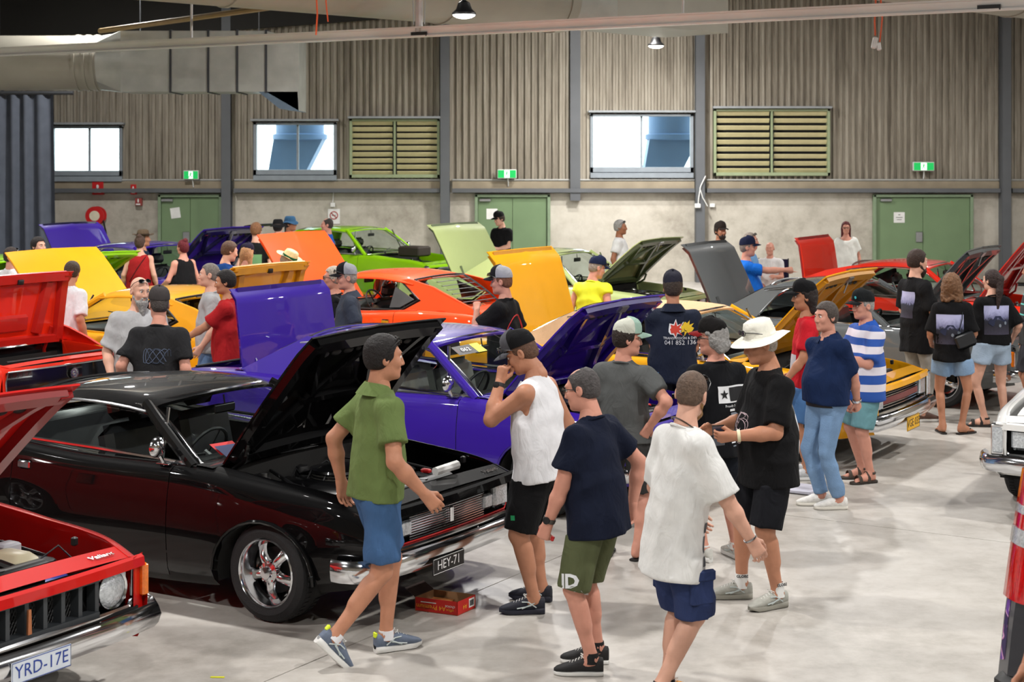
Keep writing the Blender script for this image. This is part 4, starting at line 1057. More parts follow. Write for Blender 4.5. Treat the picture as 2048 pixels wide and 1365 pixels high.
            if kind == 'hred': MB().grid([[(fx(y) - 0.02, y, z) for y in np.linspace(-yi, yi, 9)] for z in (zb + 0.06, zt - 0.09)], (-0.01, 0, 0)).build('red_band', mat('red_band', (110, 22, 26), 0.3), grille)
            if kind == 'hbars':
                loop = []
                for y, z in ((-ye + 0.03, zb + 0.03), (ye - 0.03, zb + 0.03), (ye - 0.01, zb + 0.06), (ye - 0.01, zt - 0.03), ):
                    loop.append((fx(y) - 0.015, y, z))
                path = [(fx(y) - 0.012, y, zb + 0.012) for y in np.linspace(-ye + 0.05, ye - 0.05, 9)] + [(fx(ye) - 0.012, ye - 0.025, zb + 0.04), (fx(ye) - 0.012, ye - 0.02, zt - 0.03)]
                MB().tube(path, 0.006, 6).build('red_pinstripe', mat('pinstripe_red', (190, 30, 28), 0.4), grille)
                MB().rbox((fx(0) - 0.01, 0, (zb + zt) / 2 + 0.0), (0.02, 0.035, 0.10), 0.008).build('centre_badge', CHROME, grille)
        # lamps
        for s in (-1, 1):
            if kind == 'vbars':
                y = s * (ye - 0.125); c = Vector((fx(y) + 0.0, y, (zt + zb) / 2 + 0.005))
                lampo = MB().rbox((c.x - 0.04, y, c.z), (0.05, 0.225, zt - zb - 0.02), 0.03).build('lamp_bezel', CHROME, root)
                Mx = Matrix.Translation((c.x - 0.012, y - s * 0.01, c.z)) @ Matrix.Rotation(PI / 2, 4, 'Y')
                MB().lathe([(0.10, -0.01), (0.098, 0.018), (0.09, 0.01)], 28, Mx).build('headlamp_ring', CHROME, lampo)
                MB().lathe([(0.09, 0.006), (0.075, 0.018), (0.04, 0.028), (0.001, 0.031)], 28, Mx).build('headlamp', LAMPGLASS, lampo)
            elif kind == 'hred':
                y = s * (ye - 0.09); lampo = MB().rbox((fx(y) - 0.02, y, (zt + zb) / 2), (0.05, 0.16, zt - zb - 0.03), 0.02).build('headlamp', LAMPGLASS, root)
            else:
                y = s * (ye - 0.115); zc = (zt + zb) / 2 + 0.015; lampo = MB().rbox((fx(y) - 0.05, y, zc), (0.05, 0.19, zt - zb - 0.03), 0.02).build('lamp_bezel', DARK, root)
                MB().rbox((fx(y) - 0.02, y, zc), (0.05, 0.165, 0.165), 0.03).build('headlamp', LAMPGLASS, lampo)
                y2 = s * (ye - 0.26); MB().rbox((fx(y2) - 0.03, y2, zc - 0.02), (0.04, 0.10, 0.10), 0.015).build('driving_lamp', LAMPGLASS, lampo)
            # surround of the opening and corner lamps
            yc = s * (Y - 0.045)
            if kind == 'vbars':
                cl = MB().rbox((x1 - 0.045, s * (Y - 0.01), (zt + zb) / 2 + 0.005), (0.11, 0.045, zt - zb - 0.03), 0.012).build('corner_lamp', AMBER, root)
            else:
                cl = MB().rbox((x1 - 0.01, yc, (zt + zb) / 2 + 0.005), (0.06, 0.105, zt - zb + 0.05), 0.012).build('corner_lamp_frame', CHROME, root)
                MB().rbox((x1 + 0.016, yc, (zt + zb) / 2 + 0.005), (0.02, 0.08, zt - zb - 0.0), 0.008).build('corner_lamp', LAMPGLASS, cl)
        path = [(fx(y) + 0.002, y, zt + 0.012) for y in np.linspace(-ye, ye, 11)] + [(fx(ye) + 0.0, ye + 0.012, zt - 0.015), (fx(ye), ye + 0.014, zb + 0.03), (fx(ye), ye - 0.01, zb)] + [(fx(y), y, zb - 0.006) for y in np.linspace(ye - 0.02, -ye + 0.02, 11)] + [(fx(ye), -ye + 0.01, zb), (fx(ye), -ye - 0.014, zb + 0.03), (fx(ye), -ye - 0.012, zt - 0.015)]
        MB().tube(path, 0.014, 6, closed=True).build('grille_surround', CHROME, root)
        # bumper: swept chrome bar wrapping the corners
        rings = []
        for x, y in ((x1 - 0.20, -self.W + 0.0), (x1 - 0.13, -self.W - 0.004), (x1 - 0.05, -self.W + 0.02), (x1 + 0.035, -Y + 0.0), (x1 + 0.075, -Y * 0.6), (x1 + 0.09, 0), (x1 + 0.075, Y * 0.6), (x1 + 0.035, Y), (x1 - 0.05, self.W - 0.02), (x1 - 0.13, self.W + 0.004), (x1 - 0.20, self.W)):
            nx = 1.0 if abs(y) < Y + 0.001 else 0.3; ny = 0 if abs(y) < Y * 0.7 else (0.75 if y > 0 else -0.75)
            ks = ((-0.02, 0.455), (0.012, 0.472), (0.03, 0.455), (0.042, 0.41), (0.03, 0.365), (0.012, 0.34), (-0.02, 0.345))
            rings.append([Vector((x + nx * d, y + ny * d, z)) for d, z in ks])
        bp = MB().loft(rings, closed=True, caps=True).build('front_bumper', CHROME, root, sharp=60)
        for y in (-0.62, -0.3, 0.3, 0.62): MB().ball((x1 + 0.118 - 0.05 * (y / Y) ** 2, y, 0.405), (0.008, 0.012, 0.012), 8, 5).build('bumper_bolt', STEEL, bp)
        MB().box((x1 - 0.04, 0, 0.46), (0.12, 1.5, 0.02)).build('splash_pan', DARK, root)
        if p['plate']:
            txt, base, ink, w, hgt, dy, dz = p['plate']
            c = Vector((x1 + 0.13, dy, 0.37 + dz)); pl = MB().rbox(c, (0.006, w, hgt), 0.003).build('number_plate', base, root)
            text(txt, hgt * 0.80, ink, pl, frame_m(c + Vector((0.0045, 0, 0)), (0, 1, 0), (0, 0, 1)), 'plate_characters', bold=0.0)
            m = MB(); z0, z1 = c.z - hgt / 2 + 0.005, c.z + hgt / 2 - 0.005; ya, yb = dy - w / 2 + 0.005, dy + w / 2 - 0.005
            m.tube([(c.x + 0.004, ya, z0), (c.x + 0.004, yb, z0), (c.x + 0.004, yb, z1), (c.x + 0.004, ya, z1)], 0.002, 4, closed=True).build('plate_border', ink, pl)
        if p['script']:
            text(p['script'], 0.06, CHROME, root, frame_m((self.x1 - 0.06, 0.56, float(self.zs(self.x1 - 0.06)) + 0.024), (0, 1, 0), (-1, 0, 0.1)), 'script_badge', shear=0.35, depth=0.002)
    def rear_end(self):
        p = self.P; root = self.root; x0 = self.x0; Y = float(self.yw(x0))
        rings = []
        for x, y in ((x0 + 0.35, -self.W + 0.01), (x0 + 0.05, -Y - 0.03), (x0 - 0.05, -Y * 0.85), (x0 - 0.085, 0), (x0 - 0.05, Y * 0.85), (x0 + 0.05, Y + 0.03), (x0 + 0.35, self.W - 0.01)):
            rings.append([Vector((x - d, y, z)) for d, z in ((-0.02, 0.47), (0.02, 0.48), (0.035, 0.43), (0.02, 0.375), (-0.02, 0.37))])
        MB().loft(rings, closed=True, caps=True).build('rear_bumper', CHROME, root, sharp=60)
        def bx(y): return x0 - 0.03 - 0.04 * (1 - (y / Y) ** 2)
        if p['rear'] == 'panel':
            tp = MB().grid([[(bx(y) - 0.012, y, z) for y in np.linspace(-Y + 0.03, Y - 0.03, 13)] for z in (0.64, float(self.zs(x0)) - 0.02)], (0.012, 0, 0)).build('tail_panel', mat('gloss_black_panel', (16, 15, 15), 0.12, 0, 1.0), root)
            Mx = Matrix.Translation((bx(0) - 0.03, 0, 0.74)) @ Matrix.Rotation(-PI / 2, 4, 'Y')
            MB().lathe([(0.05, 0.0), (0.05, 0.012), (0.04, 0.012), (0.036, 0.0), (0.02, 0.0), (0.012, 0.018), (0.001, 0.02)], 24, Mx).build('round_emblem', CHROME, tp)
            MB().tube([(bx(y) - 0.016, y, z) for y, z in [(t, float(self.zs(x0)) - 0.015) for t in np.linspace(-Y + 0.04, Y - 0.04, 9)]] + [(bx(Y) - 0.01, Y - 0.025, 0.74), (bx(Y) - 0.01, Y - 0.03, 0.63)], 0.008, 6).build('tail_trim', CHROME, tp)
            for s in (-1, 1):
                l_ = MB().grid([[(bx(y) - 0.014, y, z) for y in np.linspace(s * 0.42, s * (Y - 0.05), 7)] for z in (0.53, 0.61)], (0.02, 0, 0)).build('tail_lamp', REDLENS, root)
                MB().grid([[(bx(y) - 0.02, y, z) for y in np.linspace(s * 0.42, s * 0.56, 4)] for z in (0.535, 0.605)], (0.01, 0, 0)).build('indicator_lens', AMBER, l_)
            text('Charger 770', 0.075, DARK, root, frame_m((bx(0.3) - 0.012, -0.25, 0.575), (0, -1, 0), (0, 0, 1)), 'script_lettering', shear=0.3)
        else:
            for s in (-1, 1):
                l_ = MB().grid([[(bx(y) - 0.012, y, z) for y in np.linspace(s * 0.34, s * (Y - 0.04), 7)] for z in (0.57, 0.72)], (0.02, 0, 0)).build('tail_lamp', REDLENS, root)
                for k in range(5): MB().box((bx(0.5) - 0.014, s * (0.38 + 0.09 * k), 0.645), (0.02, 0.02, 0.15)).build('lamp_divider', DARK, l_)
                MB().tube([(bx(y) - 0.02, y, z) for y, z in ((s * 0.33, 0.56), (s * (Y - 0.03), 0.56), (s * (Y - 0.03), 0.73), (s * 0.33, 0.73))], 0.009, 6, closed=True).build('lamp_trim', CHROME, l_)
    def interior(self):
        root = self.root; SM = self.P['seat_m'] or SEATBLK
        xs_ = self.xa0 - 0.72
        for y in (-0.36, 0.36):
            m = MB(); seat(m, xs_, y, 0.33, 0.5); m.build('front_seat', SM, root)
        m = MB(); m.rbox((self.xr + 0.28, 0, 0.45), (0.5, 1.2, 0.2), 0.07); m.rbox((self.xr + 0.03, 0, 0.72), (0.16, 1.24, 0.46), 0.07, rotm('Y', -20)); m.build('rear_seat', SM, root)
        zb = float(self.zs(self.xa0))
        MB().rbox((self.xa0 - 0.05, 0, zb - 0.09), (0.36, 1.36, 0.2), 0.05).build('dashboard', BLACKP, root)
        MB().grid([[(self.xb0 + 0.06 + 0.28 * t, y, float(self.zs(self.xb0)) - 0.005) for y in (-0.64, 0.64)] for t in (0, 1)]).build('parcel_shelf', SM, root)
        Mx = Matrix.Translation((self.xa0 - 0.34, -0.36, zb - 0.01)) @ Matrix.Rotation(R(-62), 4, 'Y')
        st = MB().tube([Mx @ Vector((0.185 * math.cos(a), 0.185 * math.sin(a), 0)) for a in np.linspace(0, 2 * PI, 25)[:-1]], 0.012, 6, closed=True)
        for a in (0.3, PI - 0.3, -PI / 2): st.tube([Mx @ Vector((0, 0, -0.02)), Mx @ Vector((0.18 * math.cos(a), 0.18 * math.sin(a), 0))], 0.009, 5)
        st.tube([Mx @ Vector((0, 0, 0)), Mx @ Vector((0, 0, -0.25))], 0.022, 8); st.build('steering_wheel', BLACKP, root)
        for s in (-1, 1):
            MB().grid([[(x, s * (float(self.yw(x)) - 0.16), z) for x in np.linspace(self.xd0, self.xd1, 6)] for z in (0.3, float(self.zs(0)) - 0.015)], (0, -s * 0.02, 0)).build('door_card', SM, self.doors[0 if s < 0 else 1])
            MB().grid([[(x, s * (float(self.yw(x)) - 0.17), z) for x in np.linspace(self.xt1, self.xd0, 6)] for z in (0.3, float(self.zs(self.xr)) - 0.02)]).build('rear_trim_panel', SM, root)
        MB().rbox((self.xa1 + 0.13, 0, self.zr - 0.17), (0.02, 0.2, 0.06), 0.01).tube([(self.xa1 + 0.13, 0, self.zr - 0.14), (self.xa1 + 0.12, 0, self.zr - 0.08)], 0.006, 5).build('interior_mirror', BLACKP, root)
    def trimwork(self):
        p = self.P; root = self.root
        for s in (-1, 1):
            d = self.doors[0 if s < 0 else 1]
            x = self.xd0 + 0.12; y = s * (float(self.yw(x)) - 0.012); z = float(self.zs(x)) - 0.125
            h = MB().rbox((x, y, z), (0.115, 0.03, 0.06), 0.012).build('door_handle', CHROME, d)
            MB().tube([(xx, s * (float(self.yw(xx)) - 0.105), float(self.zs(xx)) + 0.006) for xx in np.linspace(self.xd0 - 0.3, self.xa0 + 0.02, 14)], 0.011, 6, flat=0.7).build('belt_trim', CHROME if p['chrome_win'] else self.M, root)
            xm_ = self.xa0 - 0.22; ym = s * (float(self.yw(xm_)) - 0.06); zm = float(self.zs(xm_))
            MB().tube([(xm_, ym, zm), (xm_ - 0.01, ym + s * 0.04, zm + 0.07)], 0.013, 6).rbox((xm_, ym, zm + 0.006), (0.11, 0.04, 0.012), 0.005).lathe([(0.001, 0.05), (0.04, 0.042), (0.062, 0.02), (0.066, 0.0), (0.06, -0.004), (0.001, -0.004)], 20, Matrix.Translation((xm_ - 0.02, ym + s * 0.05, zm + 0.115)) @ Matrix.Rotation(PI / 2, 4, 'Y')).build('door_mirror', CHROME, d)
            MB().tube([(self.xa0 + 0.16 - abs(s * 0.3) * 0.1, s * 0.32 - 0.1, float(self.zs(self.xa0)) + 0.05), (self.xa0 + 0.02, s * 0.32 + 0.28, float(self.zs(self.xa0)) + 0.12)], 0.006, 5).ball((self.xa0 + 0.17, s * 0.32 - 0.1, float(self.zs(self.xa0)) + 0.035), 0.02, 8, 5).build('wiper', BLACKP, root)
            for xa in (self.xf, self.xr):
                a_h = 0.335 if xa == self.xf else 0.335 * 0.93
                MB().tube([(xa + 0.395 * math.cos(a), s * (float(self.yw(xa)) + 0.0), 0.285 + a_h * math.sin(a)) for a in np.linspace(0.0, PI, 15)], 0.013, 6).build('arch_lip', self.M, root)
        MB().grid([[(x, y, float(self.zs(x)) + 0.036 + 0.015 * (1 - (y / 0.6) ** 2)) for y in np.linspace(-0.5, 0.5, 9)] for x in (self.xc - 0.03, self.xc - 0.12)]).build('cowl_vent', DARK, root)
# ------------------------------------------------------------------ the cars on show
HF = -31.6                                        # front row heading (degrees)
HB = HF + 180
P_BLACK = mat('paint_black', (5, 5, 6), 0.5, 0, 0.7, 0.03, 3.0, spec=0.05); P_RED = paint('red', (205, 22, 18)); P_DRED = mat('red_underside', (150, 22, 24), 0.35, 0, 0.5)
P_PURPLE = paint('purple', (54, 26, 148)); P_YELLOW = paint('yellow', (244, 172, 16)); P_YSHADE = mat('yellow_underside_shade', (200, 138, 14), 0.4, 0, 0.4)  # mustard tone: shade put into the colour of the yellow undersides
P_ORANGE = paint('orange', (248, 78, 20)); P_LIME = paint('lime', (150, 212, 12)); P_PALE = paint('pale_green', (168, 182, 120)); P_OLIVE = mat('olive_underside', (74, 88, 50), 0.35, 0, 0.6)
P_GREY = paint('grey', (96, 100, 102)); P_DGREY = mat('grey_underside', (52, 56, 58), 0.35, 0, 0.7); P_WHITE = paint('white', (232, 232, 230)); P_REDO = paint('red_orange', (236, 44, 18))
VINYL = mat('tan_vinyl_roof', (214, 172, 128), 0.7, 0, 0, 0.05, 20, 0.3, 160)
PL_BLK = mat('plate_black', (18, 18, 19), 0.4); PL_WHT = mat('plate_white', (214, 222, 232), 0.5); PL_YEL = mat('plate_yellow', (236, 178, 24), 0.5)
INK_W = mat('plate_ink_white', (235, 235, 235), 0.5); INK_B = mat('plate_ink_blue', (28, 62, 150), 0.5); INK_K = mat('plate_ink_black', (30, 26, 20), 0.5)
GREYSEAT = mat('grey_vinyl', (130, 130, 124), 0.35, 0, 0.2, 0.1, 8)
def nose_of(wheel_px, fo, W=0.93):
    """nose centre from the ground contact of the near front wheel"""
    g = ground(*wheel_px); return (g.x + W * TX + fo * FX, g.y + W * TY + fo * FY)
cars = {}
cars['black'] = Car(nose_of((520, 1252), 0.74), HF, P_BLACK, 'gloss black coupe with raised bonnet and plate HEY-71', fo=0.74, zr=1.265, hood=54, front='hbars', plate=('HEY-71', PL_BLK, INK_W, 0.34, 0.10, -0.2, -0.03), script='Valiant', bay=dict(air=ENGBLK, cover=ENGBLK), under=P_BLACK)
cars['red'] = Car((-2.36, 7.72), HF, P_RED, 'red car with upright grille bars and plate YRD-17E', fo=0.78, zr=1.32, hood=43, front='vbars', plate=('YRD-17E', PL_WHT, INK_B, 0.37, 0.11, 0.0, 0.01), script='Valiant', under=P_DRED, bay=dict(extras='red', paint=mat('engine_red', (120, 20, 20), 0.4)), group='cars on show with panels raised')
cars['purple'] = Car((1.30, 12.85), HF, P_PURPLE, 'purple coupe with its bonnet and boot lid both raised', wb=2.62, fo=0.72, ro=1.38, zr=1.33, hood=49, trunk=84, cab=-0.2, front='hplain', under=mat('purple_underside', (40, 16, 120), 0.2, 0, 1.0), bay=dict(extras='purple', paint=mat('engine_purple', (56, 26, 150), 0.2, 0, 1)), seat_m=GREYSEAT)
cars['tan'] = Car((3.68, 15.12), HF, P_YELLOW, 'yellow hardtop with tan vinyl roof and plate VGE 035', wb=2.82, fo=0.80, ro=1.3, zr=1.33, hood=50, trunk=76, cab=0.12, front='hred', roof_mat=VINYL, plate=('VGE 035', PL_YEL, INK_K, 0.37, 0.13, -0.05, -0.04), under=P_YSHADE)
cars['grey'] = Car((5.95, 18.3), HF, P_GREY, 'grey coupe with upright silver grille bars and dark raised bonnet', wb=2.75, fo=0.8, ro=1.1, zr=1.36, hood=54, trunk=66, cab=0.3, front='vbars', under=P_DGREY)
cars['redfar'] = Car((7.75, 21.6), HF, P_REDO, 'red fastback with raised boot lid beside the green double door', wb=2.7, fo=0.8, ro=1.05, zr=1.37, hood=55, trunk=84, style='fast', under=P_DRED)
def tail_car(tail, **k):
    L = k.get('wb', 2.67) + k.get('fo', 0.78) + k.get('ro', 1.05)
    return Car((tail[0] - L * FX, tail[1] - L * FY), HB, **k)
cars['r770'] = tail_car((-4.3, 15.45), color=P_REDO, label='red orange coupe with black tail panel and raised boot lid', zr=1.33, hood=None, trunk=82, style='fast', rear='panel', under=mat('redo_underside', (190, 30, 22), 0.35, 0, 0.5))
cars['yellow'] = tail_car((-2.15, 17.3), color=P_YELLOW, label='yellow fastback with bonnet up and mustard boot lid raised', zr=1.34, hood=50, trunk=78, style='fast', under=P_YSHADE, chrome_win=False)
cars['orange'] = tail_car((0.32, 19.9), color=P_ORANGE, label='bright orange fastback with tall raised orange bonnet', zr=1.36, hood=57, style='fast', under=P_ORANGE, chrome_win=False)
cars['pale'] = Car((2.6, 23.95), HF, P_PALE, 'pale green sedan with olive underside of raised bonnet', wb=2.8, fo=0.75, ro=1.15, zr=1.40, hood=44, trunk=62, cab=0.3, lidw=0.78, front='hplain', under=P_OLIVE)
cars['lime'] = Car((-1.2, 31.1), HF, P_LIME, 'lime green sedan with black bonnet scoop against the concrete wall', wb=2.8, fo=0.8, ro=1.1, zr=1.45, hood=None, trunk=10, front='hplain', zbelt=0.05)
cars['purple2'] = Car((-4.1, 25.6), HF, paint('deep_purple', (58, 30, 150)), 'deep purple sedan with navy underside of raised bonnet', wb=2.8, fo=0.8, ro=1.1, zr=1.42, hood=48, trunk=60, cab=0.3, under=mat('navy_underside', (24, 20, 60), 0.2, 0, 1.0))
cars['lime2'] = Car((-5.6, 22.75), HF, P_LIME, 'lime green car mostly hidden behind the raised yellow bonnet', wb=2.7, fo=0.8, ro=1.1, zr=1.36, hood=33, trunk=None)
gw = at(1965, 900, 12.65)
cars['white'] = Car((4.5, 12.2), math.degrees(math.atan2(-TY, -TX)), P_WHITE, 'white car nose with chrome bumper and bonnet scoop by the aisle', wb=2.75, fo=0.8, ro=1.1, zr=1.38, hood=None, front='hplain')
# closed bonnet with scoop for the white car, tall intake for the lime car
c = cars['white']
G = [[(x, y, float(c.zs(x)) + 0.02 + 0.025 * (1 - (y / 0.68) ** 2)) for y in np.linspace(-0.67, 0.67, 13)] for x in np.linspace(c.xc + 0.006, c.xh - 0.006, 10)]
bo = MB().grid(G, (0, 0, -0.015)).build('bonnet', P_WHITE, c.root)
MB().rbox((c.xf + 0.12, 0, float(c.zs(c.xf)) + 0.075), (0.36, 0.44, 0.06), 0.02).build('scoop', DARK, bo)
for k in range(6): MB().rbox((c.xf - 0.02 + 0.055 * k, 0, float(c.zs(c.xf)) + 0.11), (0.025, 0.4, 0.02), 0.006).build('scoop_fin', STEEL, bo)
for s in (-1, 1): MB().lathe([(0.001, 0.04), (0.02, 0.04), (0.022, 0.03), (0.008, 0.025), (0.008, 0)], 12, Matrix.Translation((c.xh - 0.1, s * 0.45, float(c.zs(c.xh - 0.1)) + 0.03))).build('bonnet_pin', BLACKP, bo)
MB().prism([(c.xh - 0.02, 0.22, 0.0), (c.xh - 0.09, 0.24, 0.0), (c.xh - 0.05, 0.30, 0.0), (c.xh - 0.12, 0.31, 0.0), (c.xh - 0.03, 0.33, 0)], (0, 0, 0.004)).build('bonnet_emblem', INK_K, bo, loc=(0, 0, float(c.zs(c.xh)) + 0.04))
c = cars['lime']
MB().rbox((c.xf - 0.05, 0, 0.98), (0.5, 0.44, 0.2), 0.03).build('intake_scoop', mat('scoop_brown', (52, 44, 36), 0.6), c.root)
c.engine(dict(paint=P_LIME, cover=P_LIME))
MB().rbox((c.xt0 + 0.05, 0, 1.42), (0.3, 1.3, 0.04), 0.012, rotm('Y', -8)).tube([(c.xt0 + 0.08, -0.5, 0.95), (c.xt0 + 0.06, -0.5, 1.4)], 0.02, 6).tube([(c.xt0 + 0.08, 0.5, 0.95), (c.xt0 + 0.06, 0.5, 1.4)], 0.02, 6).build('rear_spoiler', BLACKP, c.root)
# louvres over the rear screens of the orange and yellow fastbacks
for key in ('orange', 'yellow'):
    c = cars[key]; a, b = c.rs[0], c.rs[-1]
    for k in range(7):
        t = (k + 0.6) / 7.5; l = a[2] + (b[2] - a[2]) * t; r_ = a[-3] + (b[-3] - a[-3]) * t
        MB().tube([l + Vector((-0.03, 0, 0.04)), (l + r_) / 2 + Vector((-0.1, 0, 0.05)), r_ + Vector((-0.03, 0, 0.04))], 0.018, 4, flat=0.3).build('louvre_slat', DARK, c.root)
# stickers, lettering and loose things on the cars
c = cars['purple']; zq = c.zr - 0.13
st = MB().grid([[c.ws[5][j] * (1 - v) + c.ws[4][j] * v + Vector((0.012, 0, 0.012)) for j in (1, 2, 3)] for v in (0, 1)]).build('entry_sticker', mat('sticker_black', (30, 26, 28), 0.5), c.root)
MB().grid([[c.ws[5][j] * (1 - v) + c.ws[4][j] * v + Vector((0.013, 0, 0.013)) for j in (3, 4)] for v in (0, 1)]).build('yellow_tag', mat('sticker_yellow', (226, 232, 40), 0.5), st)
q = c.ws[5][2] * 0.5 + c.ws[4][2] * 0.5 + Vector((0.02, 0.0, 0.016)); text('062', 0.07, INK_W, st, frame_m(q, c.ws[5][3] - c.ws[5][1], c.ws[5][2] - c.ws[4][2]), 'sticker_number')
MB().grid([[c.ws[5][1] * (1 - v) + c.ws[4][1] * v + Vector((0.016, 0.02 + d, 0.014)) for d in (0, 0.05)] for v in (0.25, 0.75)]).build('sticker_emblem', mat('sticker_red', (206, 50, 60), 0.5), st)
c = cars['black']                                 # banner lying inside the windscreen
bn = MB().grid([[(c.xa0 + 0.04 + 0.13 * (1 - (y / 0.75) ** 2) - 0.13 * v, y, float(c.zs(c.xa0)) + 0.02 + 0.07 * v) for y in np.linspace(-0.6, 0.62, 9)] for v in (0, 1)]).build('dash_banner', mat('banner_navy', (26, 40, 86), 0.6), c.root)
text('ASTRA', 0.10, INK_W, bn, frame_m((c.xa0 + 0.115, 0.18, float(c.zs(c.xa0)) + 0.068), (-0.06, 1, 0), (-1, 0, 0.55)), 'banner_lettering')
MB().grid([[(c.xa0 - 0.02 + 0.1 * (1 - (y / 0.75) ** 2) - 0.1 * v, y, float(c.zs(c.xa0)) + 0.04 + 0.06 * v) for y in np.linspace(-0.6, -0.42, 4)] for v in (0, 1)]).build('red_corner', mat('banner_red', (190, 30, 34), 0.6), bn)
MB().tube([(c.x1 - 0.16, 0.08, 0.815), (c.x1 - 0.14, 0.30, 0.825)], [0.028, 0.03], 8).build('rolled_cloth', PAPER)
o = bpy.data.objects['rolled_cloth']; o.matrix_world = c.root.matrix_basis.copy(); o.matrix_world.translation = c.root.location; tag(o, 'rolled white cloth lying on the nose of the black car', 'cloth')

c = cars['orange']; x_ = c.xr - 0.62
text('Charger', 0.11, DARK, c.root, frame_m((x_, float(c.yw(x_)) + 0.008, 0.66), (-1, 0, 0), (0, 0.0, 1)), 'script_lettering', shear=0.3)
# ================================================================== people
def V3(*a): return Vector(a)
def ik(a, c, l1, l2, pole):
    """middle joint of a two bone chain, bending towards pole; the end is pulled in when out of reach"""
    a, c = Vector(a), Vector(c); d = c - a; L = d.length
    if L > (l1 + l2) * 0.995: c = a + d * ((l1 + l2) * 0.995 / L); d = c - a; L = d.length
    x = (L * L + l1 * l1 - l2 * l2) / (2 * L); y = math.sqrt(max(0, l1 * l1 - x * x)); u = d / L
    p = Vector(pole); p = p - u * p.dot(u)
    if p.length < 1e-5: p = u.orthogonal()
    return a + u * x + p.normalized() * y, c
_C = {}
def head_vq(h, fem):
    key = ('head', h, fem)
    if key not in _C:
        j = 0.92 if fem else 1.0
        pr = [('e', (0, 0.012, 0.032), (0.076, 0.095, 0.088), None, 0.02), ('e', (0, -0.030, -0.03), (0.061 * j, 0.064, 0.08), None, 0.03), ('e', (0, -0.046, -0.084), (0.043 * j, 0.042, 0.034), None, 0.03),
              ('e', (0, -0.018, -0.075), (0.056 * j, 0.055, 0.04), None, 0.03), ('c', (-0.034, -0.078, 0.032), (0.034, -0.078, 0.032), 0.014, 0.014, 0.018),
              ('c', (0, -0.092, 0.018), (0, -0.109, -0.028), 0.008, 0.012, 0.012), ('c', (-0.012, -0.098, -0.032), (0.012, -0.098, -0.032), 0.009, 0.009, 0.008),
              ('c', (-0.02, -0.089, -0.056), (0.02, -0.089, -0.056), 0.0075, 0.0075, 0.006), ('c', (-0.017, -0.087, -0.068), (0.017, -0.087, -0.068), 0.008, 0.008, 0.006),
              ('e', (0, -0.078, -0.098), (0.022, 0.018, 0.018), None, 0.015), ('e', (-0.042, -0.066, -0.022), (0.022, 0.022, 0.026), None, 0.02), ('e', (0.042, -0.066, -0.022), (0.022, 0.022, 0.026), None, 0.02)]
        for s in (-1, 1):
            pr += [('e', (s * 0.079, 0.012, -0.004), (0.010, 0.021, 0.033), None, 0.008), ('e', (s * 0.031, -0.098, 0.011), (0.016, 0.016, 0.0085), None, 0.007, {'sub': True}), ('e', (s * 0.086, 0.006, 0.0), (0.006, 0.01, 0.016), None, 0.004, {'sub': True})]
        pr.append(('c', (0, 0.018, -0.06), (0, 0.035, -0.17), 0.054 * j, 0.056 * j, 0.025))
        _C[key] = sdf_mesh(pr, h)
    return _C[key]
def hand_vq(h, pose):
    """right hand: wrist at origin, fingers along +x, back of the hand +z, thumb at +y"""
    key = ('hand', h, pose)
    if key not in _C:
        cu = {'relax': (22, 32, 22), 'grip': (62, 75, 45), 'open': (4, 8, 6), 'point': (70, 80, 45), 'hold': (35, 50, 30)}[pose]
        pr = [('c', (-0.07, 0, 0), (0.0, 0, 0), 0.031, 0.026, 0.015), ('c', (0.0, -0.012, 0), (0.075, -0.024, 0.002), 0.02, 0.0165, 0.015), ('c', (0.0, 0.012, 0), (0.08, 0.022, 0.002), 0.021, 0.0175, 0.015), ('c', (0.02, 0, 0), (0.082, 0, 0.003), 0.02, 0.0165, 0.012)]
        for i, (y, L, r) in enumerate(((0.032, 0.072, 0.0092), (0.0105, 0.080, 0.0095), (-0.0115, 0.074, 0.0092), (-0.032, 0.058, 0.0082))):
            b = V3(0.085 - (0.006 if i == 3 else 0), y, 0.003); ang = 0.0; sp = (y * 1.6) * 0.5
            segs = [0.44, 0.31, 0.25]
            for k in range(3):
                ang += (4 if (pose == 'point' and i == 0) else cu[k]) * (1 + 0.07 * i)
                d = V3(math.cos(R(ang)) * math.cos(sp), math.sin(sp) * math.cos(R(ang)), -math.sin(R(ang))) ; e = b + d * L * segs[k] * 1.05
                pr.append(('c', tuple(b), tuple(e), r * (1 - 0.07 * k), r * (0.95 - 0.07 * k), 0.003)); b = e
        tb = V3(0.018, 0.026, -0.008); g = 0.55 if pose in ('grip', 'point', 'hold') else 0.2
        for L, r, dr in ((0.045, 0.014, V3(0.75, 0.65 - g * 0.4, -0.3 - g * 0.3)), (0.032, 0.0108, V3(0.92, 0.25 - g * 0.5, -0.25 - g * 0.5)), (0.027, 0.0098, V3(0.97, 0.05 - g * 0.6, -0.2 - g * 0.6))):
            e = tb + dr.normalized() * L; pr.append(('c', tuple(tb), tuple(e), r, r * 0.9, 0.008)); tb = e
        _C[key] = sdf_mesh(pr, h)
    return _C[key]
def xf(VQ, M, mirror=False):
    V, Q = VQ; V = V.copy()
    if mirror: V[:, 1] *= -1; Q = Q[:, ::-1]
    A = np.array(M); return V @ A[:3, :3].T + A[:3, 3], Q
